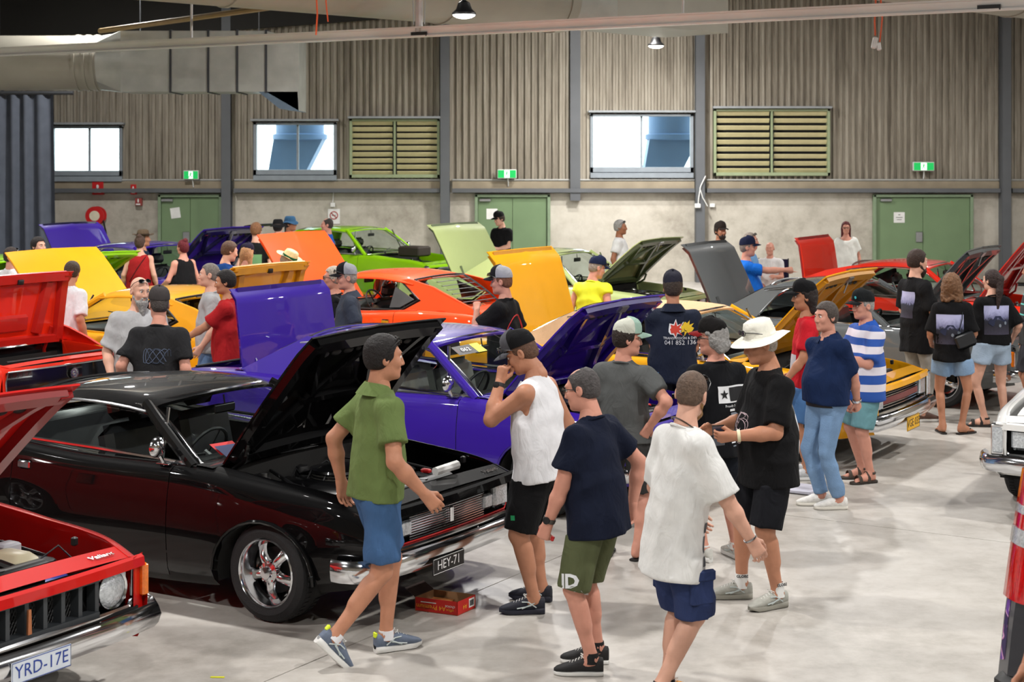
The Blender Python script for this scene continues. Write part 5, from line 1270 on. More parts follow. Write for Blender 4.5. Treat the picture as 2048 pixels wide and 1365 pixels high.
# shoes modelled once: heel towards +y, toe towards -y, ankle above the origin
def ring(y, w, z0, z1, n=12, p=2.6):
    cz, hz = (z0 + z1) / 2, (z1 - z0) / 2
    return [V3(w * math.copysign(abs(math.cos(2 * PI * k / n)) ** (2 / p), math.cos(2 * PI * k / n)), y, cz + hz * math.copysign(abs(math.sin(2 * PI * k / n)) ** (2 / p), math.sin(2 * PI * k / n))) for k in range(n)]
SOLE_OUT = ((0.085, 0.022), (0.08, 0.03), (0.05, 0.036), (0.0, 0.035), (-0.06, 0.04), (-0.11, 0.046), (-0.15, 0.043), (-0.185, 0.03), (-0.2, 0.012))
SHOE = {}
def shoe_mesh(kind):
    if kind in SHOE: return SHOE[kind]
    th = {'runner': 0.036, 'canvas': 0.026, 'skate': 0.03, 'sandal': 0.026, 'thong': 0.018}[kind]
    so = MB().loft([ring(y, w * 1.04, 0.0 + (0.012 if y < -0.18 and kind == 'runner' else 0), th + (0.006 if kind == 'runner' and y > 0 else 0), 12, 4) for y, w in SOLE_OUT], caps=True).mesh('sole', 50)
    tops = {0.085: 0.085, 0.08: 0.1, 0.05: 0.105, 0.0: 0.112, -0.06: 0.096, -0.11: 0.074, -0.15: 0.06, -0.185: 0.047, -0.2: 0.036}
    if kind in ('sandal', 'thong'):
        up = MB()
        if kind == 'sandal':
            for y, w, z in ((-0.11, 0.05, 0.07), (-0.02, 0.045, 0.1)): up.tube([(w * 1.0 * math.cos(a), y, 0.02 + (z - 0.01) * math.sin(a)) for a in np.linspace(0, PI, 9)], 0.017, 6, flat=0.35)
            up.tube([(0.038 * math.cos(a), 0.055 + 0.035 * math.sin(a) - 0.03, 0.095) for a in np.linspace(-0.3, PI + 0.3, 9)], 0.012, 6)
        else:
            for s in (-1, 1): up.tube([(0.0, -0.13, 0.03), (s * 0.025, -0.09, 0.06), (s * 0.04, -0.03, 0.025)], 0.006, 6)
    else:
        up = MB().loft([ring(y, w * 0.97, th * 0.6, tops[y], 14, 2.5) for y, w in SOLE_OUT], caps=True)
    um = up.mesh('upper', 50)
    lc = MB()
    for k in range(5):
        y = -0.035 - 0.018 * k; z = 0.104 - 0.0085 * k
        lc.tube([(-0.022, y + 0.004, z - 0.004), (0, y, z + 0.004), (0.022, y - 0.006, z - 0.004)], 0.0035, 5)
    lc.tube([(0.0, -0.03, 0.112), (0.02, -0.045, 0.116), (0.034, -0.03, 0.108)], 0.003, 5).tube([(0.0, -0.03, 0.112), (-0.02, -0.045, 0.116), (-0.034, -0.03, 0.108)], 0.003, 5)
    lm = lc.mesh('laces')
    st = MB()
    for s in (-1, 1):
        st.tube([(s * 0.0385, -0.0, 0.06), (s * 0.041, -0.04, 0.05), (s * 0.045, -0.09, 0.042)], 0.004, 5).tube([(s * 0.0365, 0.03, 0.045), (s * 0.0395, -0.02, 0.08), (s * 0.034, -0.06, 0.08)], 0.004, 5).tube([(s * 0.0375, 0.02, 0.075), (s * 0.0425, -0.06, 0.04)], 0.004, 5)
    SHOE[kind] = (so, um, lm, st.mesh('stripe'))
    return SHOE[kind]
SKINS = {'fair': (214, 164, 142), 'tan': (186, 130, 102), 'pink': (206, 146, 126), 'olive': (178, 122, 92), 'brown': (150, 98, 70)}
def skin(k): return mat('skin_' + k, SKINS[k], 0.5, 0, 0, 0.07, 14, 0.12, 60, 0.35)
def hairm(c): return mat('hair_%d_%d_%d' % c, c, 0.6, 0, 0, 0.3, 60, 0.8, 90, 0.3)
EYEW = mat('eye_white', (232, 228, 222), 0.25); EYED = mat('eye_iris', (52, 38, 28), 0.2); LENSD = mat('sunglass_lens', (16, 18, 22), 0.08, 0.3, 1.0)
LACEM = mat('shoelace', (216, 216, 212), 0.8)
def fold_noise(seed, amp, horiz=1.0):
    """creases: sharp ridges that wander, stronger low down and at the sides"""
    r = np.random.default_rng(seed); ph = r.uniform(0, 6.28, 8); a = r.uniform(-0.9, 0.9, 4)
    def f(X, Y, Z):
        w = np.sin(8 * X + ph[0] + 5 * Z) + 0.8 * np.sin(10 * Y + ph[1] - 6 * Z)
        m1 = 0.5 + 0.5 * np.sin(7 * X + 5 * Z + ph[5]); m2 = 0.5 + 0.5 * np.sin(6 * Y - 7 * Z + ph[6] + 3 * X)
        c1 = 1 - 2 * np.abs(np.sin(0.5 * (34 * (Z + 0.55 * a[0] * X + 0.55 * a[1] * Y) + 1.8 * w + ph[2])))
        c2 = 1 - 2 * np.abs(np.sin(0.5 * (38 * (X * 0.9 + Y * 0.9 + 0.3 * a[2] * Z) + 1.5 * w + ph[3])))
        return -amp * (0.75 * m1 * c1 + 0.85 * m2 * c2 + 0.35 * np.sin(16 * Z + 9 * X + ph[4]))
    return f
PEOPLE = []
def person(label, px, Y, H, yaw, py=None, x=None, top='tee', topc=(30, 30, 32), bot='shorts', botc=(30, 30, 34), shoe='runner', shoec=(60, 60, 64), solec=(225, 225, 222), sock=None, sk='fair', hair=(70, 52, 40), hairs='short',
           hat=None, hatc=(20, 20, 22), brimc=None, g=1.0, belly=0.0, lean=0.0, side=0.0, feet=None, hands=None, handpose=('relax', 'relax'), head=(0, 0), fem=False, beard=None, beardc=None, glasses=None, extra=None, elbow=None,
           hem=None, sleeve=0.62, shortl=0.92, seated=False, palm=None, collar=None, group='visitors walking among the cars', twist=0.0, neckm=None):
    X = (px - 1024) * Y / F_PX if x is None else x
    root = empty('person', (X, Y, 0), R(yaw), label, 'person', group)
    s = H / 1.82; g = g * 0.95; gs = s * g; seed = int(px * 7 + Y * 13)
    near = Y < 12; mid = Y < 19
    hb, hc, hh, hhd = (0.0115, 0.0105, 0.0052, 0.0042) if near else (0.015, 0.0145, 0.0075, 0.006) if mid else (0.02, 0.018, 0.011, 0.009)
    SK = skin(sk)
    # --- skeleton, facing -y, left is +x
    hz = 0.50 if seated else 0.935
    hip = V3(0, 0.0, hz * s)
    up = Vector((math.sin(R(side)), -math.sin(R(lean)), math.cos(R(lean)) * math.cos(R(side)))).normalized()
    tw = Matrix.Rotation(R(twist), 3, 'Z'); lat = (tw @ V3(1, 0, 0)); lat = (lat - up * lat.dot(up)).normalized(); fwd = up.cross(lat) * -1.0
    fwd = lat.cross(up)                                     # -y at rest
    T3 = Matrix((lat, -fwd, up)).transposed()               # torso frame
    def T(x_, y_, z_): return hip + (lat * x_ - fwd * y_ + up * z_) * s    # y_ backwards
    sw = (0.158 if fem else 0.182) * (0.6 + 0.4 * g)
    S = {1: T(sw, 0.01, 0.465), -1: T(-sw, 0.01, 0.465)}
    nb = T(0, 0.012, 0.535); chest = T(0, 0.0, 0.34); abd = T(0, -0.01 - 0.25 * belly, 0.14)
    feet = feet or {1: (0.11, 0.0, 0.0, 10, 0), -1: (-0.11, 0.0, 0.0, -10, 0)}
    hands = hands or {}
    hips, knee, ank, fM = {}, {}, {}, {}
    for k in (1, -1):
        fx_, fy_, fz_, fyw, fpt = feet.get(k, (0.11 * k, 0, 0, 10 * k, 0))
        hips[k] = hip + V3(k * 0.092 * s * (0.7 + 0.3 * g), 0, -0.01)
        Rz = Matrix.Rotation(R(fyw), 3, 'Z'); Rp = Matrix.Rotation(R(fpt), 3, 'X')    # toe down pitch lifts the heel
        toe = V3(fx_ * s, fy_ * s, fz_ * s)
        fr = Rz @ Rp; heel_l = V3(0, 0.02, 0.09) * s
        piv = V3(0, -0.12, 0) * s if fpt else V3(0, 0, 0)
        a = toe + Rz @ piv + fr @ (heel_l - piv)
        fM[k] = (toe + Rz @ piv, fr, piv)
        kn, a2 = ik(hips[k], a, 0.435 * s, 0.425 * s, Rz @ V3(0.12 * k, -1, 0))
        knee[k], ank[k] = kn, a2
        if (a2 - a).length > 1e-4: fM[k] = (fM[k][0] + (a2 - a), fr, piv)
    elb, wri = {}, {}
    for k in (1, -1):
        w = hands.get(k); 
        tgt = V3(w[0] * s, w[1] * s, w[2] * s) if w else T(k * (0.275 + 0.05 * (g - 1)), -0.03, -0.045)
        pole = (elbow or {}).get(k, (k * 0.35, 1.0, -0.2)); pole = lat * pole[0] - fwd * pole[1] + up * pole[2]
        elb[k], wri[k] = ik(S[k], tgt, 0.288 * s, 0.258 * s, pole)
    # --- body: torso and limbs, then head and hands in finer resolution, one mesh
    tr = np.array(T3)
    pr = [('e', tuple(chest), (0.155 * gs, 0.112 * gs, 0.21 * s), tr, 0.05), ('e', tuple(abd), (0.142 * gs, (0.105 + belly) * gs, 0.17 * s), tr, 0.05), ('e', tuple(hip + up * 0.02 * s), (0.158 * gs, 0.118 * gs, 0.12 * s), tr, 0.05),
          ('c', tuple(S[1]), tuple(S[-1]), 0.055 * s, 0.055 * s, 0.05), ('c', tuple(nb + up * 0.02 * s), tuple(S[1] * 0.7 + S[-1] * 0.3), 0.036 * s, 0.04 * s, 0.04), ('c', tuple(nb + up * 0.02 * s), tuple(S[-1] * 0.7 + S[1] * 0.3), 0.036 * s, 0.04 * s, 0.04), ('c', tuple(nb - up * 0.06 * s), tuple(nb + up * 0.07 * s), 0.066 * s, 0.055 * s, 0.04)]
    ag = s * (0.55 + 0.45 * g) * (0.88 if fem else 1.0)
    for k in (1, -1):
        d = (wri[k] - elb[k])
        pr += [('c', tuple(S[k]), tuple(elb[k]), 0.053 * ag, 0.043 * ag, 0.03), ('c', tuple(elb[k]), tuple(elb[k] + d * 0.35), 0.043 * ag, 0.045 * ag, 0.02), ('c', tuple(elb[k] + d * 0.35), tuple(wri[k]), 0.044 * ag, 0.029 * ag, 0.02)]
        sh = ank[k] - knee[k]; bk = (sh.cross(V3(1, 0, 0))).normalized(); bk = bk if bk.y > 0 else -bk
        cf = knee[k] + sh * 0.33 + bk * 0.016 * s
        pr += [('c', tuple(hips[k]), tuple(knee[k]), 0.088 * gs, 0.057 * gs, 0.03), ('c', tuple(knee[k]), tuple(ank[k]), 0.053 * ag, 0.036 * s, 0.02), ('c', tuple(cf - sh * 0.1), tuple(cf + sh * 0.18), 0.048 * ag, 0.04 * ag, 0.03)]
        o, fr, piv = fM[k]
        def FP(x_, y_, z_): return tuple(o + fr @ (V3(x_, y_, z_) * s - piv))
        bare = shoe in ('sandal', 'thong')
        z0 = 0.038 if bare else 0.05; rr = 1.0 if bare else 0.72
        pr += [('c', FP(0, 0.045, z0 + 0.012), FP(0, -0.06, z0 + 0.02), 0.034 * s * rr, 0.03 * s * rr, 0.02), ('c', FP(0.006 * k, -0.03, z0 + 0.01), FP(0.0, -0.135, z0 - 0.006), 0.033 * s * rr, 0.022 * s * rr, 0.02), ('c', FP(0, 0.02, 0.09), FP(0, -0.04, z0 + 0.01), 0.036 * s, 0.034 * s * rr, 0.03)]
        if bare and mid:
            for q in range(5): pr.append(('c', FP((-0.03 + 0.0145 * q) * -k, -0.12 - (0.012 if q in (1, 2) else 0.005 * q if q == 0 else -0.006 * (q - 2)), z0 - 0.008), FP((-0.034 + 0.016 * q) * -k, -0.16 - 0.012 * (q < 2) + 0.008 * (q - 2) * (q > 2), z0 - 0.016), 0.0105 * s, 0.009 * s, 0.004))
    parts = [sdf_mesh(pr, hb)]
    hy, hp = head[0], head[1]; hr = head[2] if len(head) > 2 else 0
    Hd = (T3.to_4x4() @ Matrix.Rotation(R(hy), 4, 'Z') @ Matrix.Rotation(R(hp), 4, 'X') @ Matrix.Rotation(R(hr), 4, 'Y')); hs = s * (0.96 if fem else 1.0) * 1.0
    hc0 = nb + up * 0.045 * s + (Hd.to_3x3() @ V3(0, -0.022, 0.145)) * hs
    HM = Matrix.Translation(hc0) @ Hd @ Matrix.Scale(hs, 4)
    parts.append(xf(head_vq(hhd if near else hhd, fem), HM))
    HandM = {}
    for k in (1, -1):
        fd = (wri[k] - elb[k]).normalized()
        pn = (palm or {}).get(k, None)                    # direction the back of the hand faces, body space
        bn = Vector(pn[:3]) if pn else V3(k * 1.0, 0.15, 0.1)
        if pn and len(pn) > 3: fd = (fd * 0.4 + Vector(pn[3:6]).normalized()).normalized()
        z = (bn - fd * bn.dot(fd)).normalized(); y = z.cross(fd)
        M = Matrix((fd, y, z)).transposed().to_4x4() @ Matrix.Scale(s * (0.92 if fem else 1.02), 4); M.translation = wri[k]
        HandM[k] = M
        # thumb is at +y for the mesh; choose the side that points forward/inward
        want = (-V3(0, 1, 0)) if not pn else (Vector(pn[6:9]) if pn and len(pn) > 8 else V3(0, -1, 0.3))
        parts.append(xf(hand_vq(hh, handpose[0 if k == 1 else 1]), M, mirror=(y.dot(want) < 0)))
    Vb, Qb = join_vq(parts)
    body = link('body', np_mesh('body', Vb, Qb), SK, root)
    # --- clothes
    rest = {}
    if top:
        loose = {'tee': 0.015, 'polo': 0.015, 'tank': 0.014, 'shirt': 0.018, 'singlet': 0.012, 'blouse': 0.03}[top]
        hemz = (-0.10 if hem is None else hem)
        hp_ = T(0, 0.0, hemz - 0.12)
        rd = (0.112 * g + loose / s) * s; bl = (0.108 * g + belly * 0.95 + loose / s) * s
        wf = 1.36 if not fem else 1.28
        cp = [('e', tuple(chest), (0.155 * gs + loose, 0.112 * gs + loose, 0.21 * s + 0.012), tr, 0.05), ('e', tuple(abd), (0.142 * gs + loose * 1.3, (0.105 + belly) * gs + loose * 1.1, 0.19 * s), tr, 0.06),
              ('c', tuple(T(0, 0.0, 0.26)), tuple(hp_), rd * 0.97, (0.136 * gs + loose * 1.5), 0.06, {'wide': wf + 0.14, 'w': tuple(lat)}),
              ('c', tuple(T(0, -0.55 * belly, 0.16)), tuple(T(0, -0.5 * belly, hemz - 0.1)), bl * 0.98, 0.12 * gs + loose + belly * 0.35 * s, 0.06, {'wide': 1.22, 'w': tuple(lat)}),
              ('c', tuple(T(sw * 0.85, 0.01, 0.455)), tuple(T(-sw * 0.85, 0.01, 0.455)), 0.056 * s + 0.01, 0.056 * s + 0.01, 0.06), ('c', tuple(nb - up * 0.02 * s), tuple(S[1] * 0.75 + S[-1] * 0.25), 0.06 * s, 0.055 * s, 0.05), ('c', tuple(nb - up * 0.02 * s), tuple(S[-1] * 0.75 + S[1] * 0.25), 0.06 * s, 0.055 * s, 0.05), ('c', tuple(T(0, 0.015, 0.42)), tuple(T(0, 0.015, 0.497)), 0.085 * s, 0.066 * s, 0.05)]
        cuts = []
        hpl = T(0, 0, hemz); upn = np.array(up)
        cuts.append(lambda A, B, C, q=np.array(hpl), n=upn: -((A - q[0]) * n[0] + (B - q[1]) * n[1] + (C - q[2]) * n[2]) + 0.008 * np.sin(14 * A + seed))
        nq = np.array(nb + up * 0.035 * s - fwd * -0.02 * s); nr = {'tee': 0.067, 'polo': 0.062, 'shirt': 0.062, 'tank': 0.085, 'singlet': 0.11, 'blouse': 0.12}[top] * s
        cuts.append(lambda A, B, C: nr - np.sqrt((A - nq[0]) ** 2 + (B - nq[1]) ** 2 + ((C - nq[2]) * 0.9) ** 2))
        if top in ('tee', 'polo', 'shirt', 'blouse'):
            for k in (1, -1):
                e = S[k] + (elb[k] - S[k]) * sleeve
                cp.append(('c', tuple(S[k]), tuple(e), 0.064 * ag + loose * 0.5, 0.062 * ag + loose * 1.3, 0.055, {'flat': True}))
                if sleeve > 1.0: cp.append(('c', tuple(elb[k]), tuple(elb[k] + (wri[k] - elb[k]) * (sleeve - 1)), 0.056 * ag, 0.05 * ag, 0.02, {'flat': True}))
        else:
            for k in (1, -1):
                cp.append(('c', tuple(T(k * (sw + 0.045), 0.0, 0.50)), tuple(T(k * (sw + 0.075), 0, 0.33)), 0.075 * s, 0.085 * s, 0.012, {'sub': True}))
        Vt, Qt = sdf_mesh(cp, hc, cuts, disp=fold_noise(seed, 0.0075 if near else 0.008))
        tm = topc if isinstance(topc, bpy.types.Material) else cloth('top_%d_%d_%d' % tuple(topc), topc)
        shirt = link({'tee': 't_shirt', 'polo': 'polo_shirt', 'tank': 'sleeveless_shirt', 'shirt': 'work_shirt', 'singlet': 'singlet', 'blouse': 'blouse'}[top], np_mesh('shirt', Vt, Qt), tm, root)
        rest['shirt'] = shirt
        if top in ('tee',) and mid:                         # ribbed neck band
            loop = []
            for a in np.linspace(0, 2 * PI, 21)[:-1]:
                c_ = nb + up * (0.004 - 0.02 * math.cos(a)) * s + lat * 0.072 * s * math.sin(a) + fwd * (0.066 * math.cos(a) - 0.012) * s
                loop.append(c_)
            MB().tube(loop, 0.0085 * s, 6, closed=True).build('neck_band', tm, shirt)
        if top in ('polo', 'shirt'):
            rows = []
            for z_, r1 in ((0.01, 0.078), (0.052, 0.070), (0.060, 0.073), (0.03, 0.097), (-0.008, 0.122)):
                rows.append([nb + up * (z_ + (-0.03) * (0.5 + 0.5 * math.cos(a)) ** 2) * s + lat * r1 * s * math.sin(a) + fwd * ((r1 - 0.004) * math.cos(a) - 0.012) * s for a in np.linspace(0.22, 2 * PI - 0.22, 19)])
            MB().grid(rows).build('collar', collar or tm, shirt, sharp=60)
    if bot:
        full = bot in ('jeans', 'pants')
        wz_ = 0.06; pr2 = [('e', tuple(hip + up * 0.01 * s), (0.16 * gs + 0.012, 0.118 * gs + 0.012 + belly * 0.2, 0.13 * s), tr, 0.05), ('c', tuple(T(0, -belly * 0.3, 0.02)), tuple(T(0, -belly * 0.4, 0.1)), 0.118 * gs + 0.012 + belly * 0.25, 0.118 * gs + 0.01 + belly * 0.3, 0.05, {'wide': 1.3, 'w': tuple(lat)})]
        slack = {'shorts': 0.022, 'jeans': 0.012, 'pants': 0.02, 'cargo': 0.03, 'cutoffs': 0.026, 'skirt': 0.05}[bot]
        for k in (1, -1):
            if full:
                pr2 += [('c', tuple(hips[k]), tuple(knee[k]), 0.09 * gs + slack, 0.062 * gs + slack, 0.03), ('c', tuple(knee[k]), tuple(ank[k] + (knee[k] - ank[k]) * 0.04), 0.06 * ag + slack, 0.052 * s + slack, 0.02, {'flat': True})]
            else:
                e = hips[k] + (knee[k] - hips[k]) * min(shortl, 1.0)
                pr2.append(('c', tuple(hips[k] + V3(0, 0, 0.02)), tuple(e), 0.092 * gs + slack, (0.088 - 0.026 * min(shortl, 1)) * gs + slack * 1.6, 0.035, {'flat': True}))
        wq = np.array(T(0, 0, min(0.10, max(-0.2, (-0.10 if hem is None else hem) + 0.03)) if top else 0.12)); un = np.array(up)
        Vt, Qt = sdf_mesh(pr2, hc, [lambda A, B, C: (A - wq[0]) * un[0] + (B - wq[1]) * un[1] + (C - wq[2]) * un[2]], disp=fold_noise(seed + 5, 0.007 if not full else 0.0075))
        bm = botc if isinstance(botc, bpy.types.Material) else cloth('bottom_%d_%d_%d' % tuple(botc), botc)
        rest['bot'] = link({'shorts': 'shorts', 'jeans': 'jeans', 'pants': 'trousers', 'cargo': 'cargo_shorts', 'cutoffs': 'denim_shorts', 'skirt': 'skirt'}[bot], np_mesh('bottoms', Vt, Qt), bm, root)
        if bot == 'cargo':
            for k in (1, -1):
                c_ = hips[k] + (knee[k] - hips[k]) * 0.62 + V3(k * 0.105 * gs, 0.0, 0)
                pk = MB().rbox(c_, (0.03, 0.13, 0.16), 0.012).build('pocket', bm, rest['bot']); MB().rbox(c_ + V3(k * 0.008, 0, 0.07), (0.03, 0.145, 0.06), 0.01).build('pocket_flap', bm, rest['bot'])
    # --- shoes
    if shoe and (mid or Y < 23):
        so, um, lm, stm = shoe_mesh(shoe)
        sm_ = mat('shoe_%d_%d_%d' % tuple(shoec), shoec, 0.7, 0, 0, 0.12, 30, 0.2, 80); slm = mat('sole_%d_%d_%d' % tuple(solec), solec, 0.6)
        for k in (1, -1):
            o, fr, piv = fM[k]; M = Matrix.Translation(o - fr @ piv) @ fr.to_4x4() @ Matrix.Scale(s * 1.02, 4)
            u_ = link('shoe' if shoe not in ('sandal', 'thong') else 'sandal', um, sm_, root); u_.matrix_local = M
            q = link('sole', so, slm, u_)
            if near and shoe in ('runner', 'canvas', 'skate'):
                link('laces', lm, LACEM, u_)
                if shoe == 'runner': link('side_stripe', stm, mat('shoe_stripe', (190, 200, 200), 0.5), u_)
            if sock:
                a_ = V3(0, 0.02, 0.085) ; MB().lathe([(0.046, 0.07), (0.043, 0.1), (0.0405, 0.07 + sock[1]), (0.036, 0.07 + sock[1])], 16, Matrix.Translation((0, 0.016, 0))).build('sock', mat('sock_%d_%d_%d' % sock[0], sock[0], 0.9), u_)
    # --- head dress, all in head space
    HK = HM
    def hpart(mb, nm, m, par=None, sharp=50):
        me = mb.mesh(nm, sharp); me.transform(HK); return link(nm, me, m, par or root)
    def hvq(VQ, nm, m, par=None):
        V, Q = xf(VQ, HK); return link(nm, np_mesh(nm, V, Q), m, par or root)
    if Y < 24:
        for k in (-1, 1):
            e = hpart(MB().ball((k * 0.031, -0.080, 0.011), 0.0122, 12, 8), 'eye', EYEW)
            hpart(MB().ball((k * 0.031, -0.0895, 0.011), (0.0066, 0.0036, 0.0066), 10, 6), 'iris', EYED, e)
    hm = hairm(hair)
    for k in (-1, 1):
        if Y < 24: hpart(MB().tube([(k * 0.014, -0.0925, 0.028), (k * 0.032, -0.0945, 0.034), (k * 0.049, -0.084, 0.029)], [0.003, 0.004, 0.002], 5), 'eyebrow', hm)
    hq = 0.007 if near else 0.009 if mid else 0.012
    def bumpy(a, f): return lambda A, B, C: a * (np.sin(f * A + 3 * np.sin(f * 0.4 * C)) * np.sin(f * B) * np.sin(f * C))
    if hairs in ('short', 'buzz', 'balding'):
        t = {'short': 0.015, 'buzz': 0.0055, 'balding': 0.008}[hairs]; key = ('hair', hairs, hq)
        if key not in _C:
            cut = lambda A, B, C: np.minimum(-B - 0.035 - 0.5 * np.maximum(C - 0.04, 0) + 0 * A, 0.075 - C + 0 * B)
            cut2 = lambda A, B, C: -0.062 - C + 0.6 * np.maximum(-(B - 0.02), 0) * 2.2 + 0 * A     # nape and sideburn line
            pr3 = [('e', (0, 0.013, 0.036), (0.076 + t, 0.095 + t, 0.087 + t * 1.1), None, 0.02), ('e', (0, 0.045, -0.02), (0.058 + t * 0.6, 0.058 + t * 0.6, 0.06), None, 0.03)]
            if hairs == 'balding': pr3.append(('e', (0, -0.045, 0.125), (0.05, 0.075, 0.045), None, 0.02, {'sub': True}))
            _C[key] = sdf_mesh(pr3, hq, [cut, cut2], disp=bumpy(0.003 if hairs != 'buzz' else 0.001, 110))
        hvq(_C[key], 'hair', hm)
    elif hairs in ('long', 'curly', 'ponytail', 'bun', 'mullet', 'wavygrey'):
        t = {'curly': 0.03, 'long': 0.016, 'ponytail': 0.012, 'bun': 0.012, 'mullet': 0.014, 'wavygrey': 0.016}[hairs]
        cut = lambda A, B, C: np.minimum(-B - 0.035 - 0.5 * np.maximum(C - 0.04, 0) + 0 * A, 0.08 - C + 0 * B)
        pr3 = [('e', (0, 0.016, 0.036), (0.076 + t, 0.095 + t, 0.088 + t), None, 0.02), ('e', (0, 0.045, -0.02), (0.066 + t, 0.06 + t, 0.07 + t * 0.5), None, 0.03)]
        if hairs == 'long': pr3 += [('c', (k * 0.055, 0.04, -0.02), (k * 0.07, 0.03, -0.19), 0.045, 0.03, 0.03) for k in (-1, 0, 1)]
        if hairs == 'curly': pr3 += [('c', (k * 0.06, 0.035, -0.03), (k * 0.075, 0.035, -0.12), 0.06, 0.055, 0.04) for k in (-1, 0, 1)] + [('e', (0.1 * math.cos(a), 0.04 + 0.05 * math.sin(a), -0.15 + 0.02 * math.sin(5 * a)), (0.03, 0.03, 0.035), None, 0.015) for a in np.linspace(-0.2, PI + 0.2, 9)]
        if hairs == 'ponytail': pr3 += [('c', (0, 0.09, 0.06), (0.0, 0.14, 0.03), 0.028, 0.034, 0.02), ('c', (0, 0.14, 0.03), (0.02, 0.14, -0.12), 0.036, 0.04, 0.02), ('c', (0.02, 0.14, -0.12), (0.04, 0.125, -0.32), 0.04, 0.018, 0.02)]
        if hairs == 'bun': pr3 += [('e', (0, 0.07, 0.12), (0.045, 0.045, 0.04), None, 0.015)]
        if hairs == 'mullet': pr3 += [('c', (k * 0.04, 0.06, -0.02), (k * 0.05, 0.07, -0.13), 0.045, 0.03, 0.03) for k in (-1, 0, 1)]
        if hairs == 'wavygrey': pr3 += [('c', (k * 0.05, 0.05, -0.02), (k * 0.06, 0.075, -0.075), 0.05, 0.035, 0.03) for k in (-1, 0, 1)] + [('e', (k * 0.045, 0.1, -0.05), (0.035, 0.035, 0.035), None, 0.02) for k in (-1, 1)]
        cc = [cut] if hairs in ('ponytail', 'bun') else [cut, lambda A, B, C: np.minimum(-(B + 0.01) + 0 * A, 0.03 - C + 0 * B)]
        hvq(sdf_mesh(pr3, hq, cc, disp=bumpy(0.01 if hairs == 'curly' else 0.005, 75 if hairs == 'curly' else 90)), 'hair', hm)
    if beard:
        bc = hairm(beardc or hair); L = {'short': 0.0, 'stubble': -0.008, 'long': 0.10, 'goatee': 0.0, 'full': 0.035}[beard]
        pr4 = [('e', (0, -0.046, -0.088), (0.05, 0.051, 0.043), None, 0.02), ('c', (-0.058, -0.005, -0.05), (-0.035, -0.06, -0.092), 0.017, 0.018, 0.02), ('c', (0.058, -0.005, -0.05), (0.035, -0.06, -0.092), 0.017, 0.018, 0.02), ('c', (-0.026, -0.092, -0.05), (0.026, -0.092, -0.05), 0.009, 0.009, 0.008)]
        if beard == 'goatee': pr4 = [('e', (0, -0.077, -0.098), (0.027, 0.022, 0.022), None, 0.01), ('c', (-0.024, -0.094, -0.05), (0.024, -0.094, -0.05), 0.0075, 0.0075, 0.008)]
        if L > 0: pr4 += [('c', (0, -0.06, -0.10), (0, -0.075, -0.11 - L), 0.048, 0.022, 0.03)]
        if beard == 'stubble': pr4 = [('e', (0, -0.0465, -0.085), (0.0445, 0.0435, 0.0355), None, 0.02), ('e', (0, -0.02, -0.0765), (0.0572, 0.053, 0.0375), None, 0.02)]
        pr4.append(('c', (-0.014, -0.1, -0.062), (0.014, -0.1, -0.062), 0.009, 0.009, 0.004, {'sub': True}))
        hvq(sdf_mesh(pr4, hq, disp=bumpy(0.003, 120)), 'beard', bc)
    hcm = hatc if isinstance(hatc, bpy.types.Material) else cloth('hat_%d_%d_%d' % tuple(hatc), hatc)
    bcm = hcm if brimc is None else (brimc if isinstance(brimc, bpy.types.Material) else cloth('hat_%d_%d_%d' % tuple(brimc), brimc))
    if hat in ('cap', 'trucker'):
        pf = [(1.0, 0.0), (1.01, 0.02), (0.985, 0.045), (0.90, 0.075), (0.72, 0.098), (0.45, 0.112), (0.18, 0.118), (0.01, 0.119)]
        def rim(rr, z, n=28): return [V3(0.089 * rr * math.sin(2 * PI * k / n), 0.012 - 0.106 * rr * math.cos(2 * PI * k / n) - (0.012 * rr if abs(math.sin(2 * PI * k / n)) < 0.9 and math.cos(2 * PI * k / n) > 0 else 0), 0.048 + z + 0.012 * math.cos(2 * PI * k / n)) for k in range(n)]
        rings = [rim(r_, z) for r_, z in pf]
        if hat == 'trucker' and brimc is not None:            # dark front panels, pale mesh back
            n = 28; back, frontp = MB(), MB()
            idx_f = [k for k in range(n + 1) if math.cos(2 * PI * k / n) > 0.15]
            fr_i = list(range(-5, 6)); bk_i = list(range(5, 24))
            crown = hpart(MB().grid([[rg[k % n] for k in fr_i] for rg in rings]), 'cap', bcm)
            hpart(MB().grid([[rg[k % n] for k in bk_i] for rg in rings]), 'mesh_back', hcm, crown)
        else:
            crown = hpart(MB().loft(rings), 'cap', hcm)
        G = []
        for t in np.linspace(0, 1, 6):
            row = []
            for a in np.linspace(-1, 1, 13):
                th = a * 1.12; r0x, r0y = 0.09 * math.sin(th), -0.012 - 0.098 * math.cos(th)
                row.append((r0x * (1 - 0.06 * t), r0y - 0.078 * t * (1 - 0.55 * a * a), 0.060 - 0.004 * t - 0.02 * a * a - 0.012 * t * t))
            G.append(row)
        hpart(MB().grid(G, (0, 0, -0.005)), 'cap_peak', bcm, crown, 60)
        hpart(MB().ball((0, 0.012, 0.168), (0.008, 0.008, 0.005), 8, 5), 'cap_button', hcm, crown)
    elif hat in ('wide', 'bucket', 'straw', 'akubra', 'fedora'):
        br = {'wide': 0.105, 'bucket': 0.055, 'straw': 0.10, 'akubra': 0.085, 'fedora': 0.05}[hat]; ch = {'wide': 0.105, 'bucket': 0.09, 'straw': 0.11, 'akubra': 0.105, 'fedora': 0.10}[hat]
        dr = {'wide': -0.028, 'bucket': -0.04, 'straw': 0.012, 'akubra': 0.01, 'fedora': -0.012}[hat]
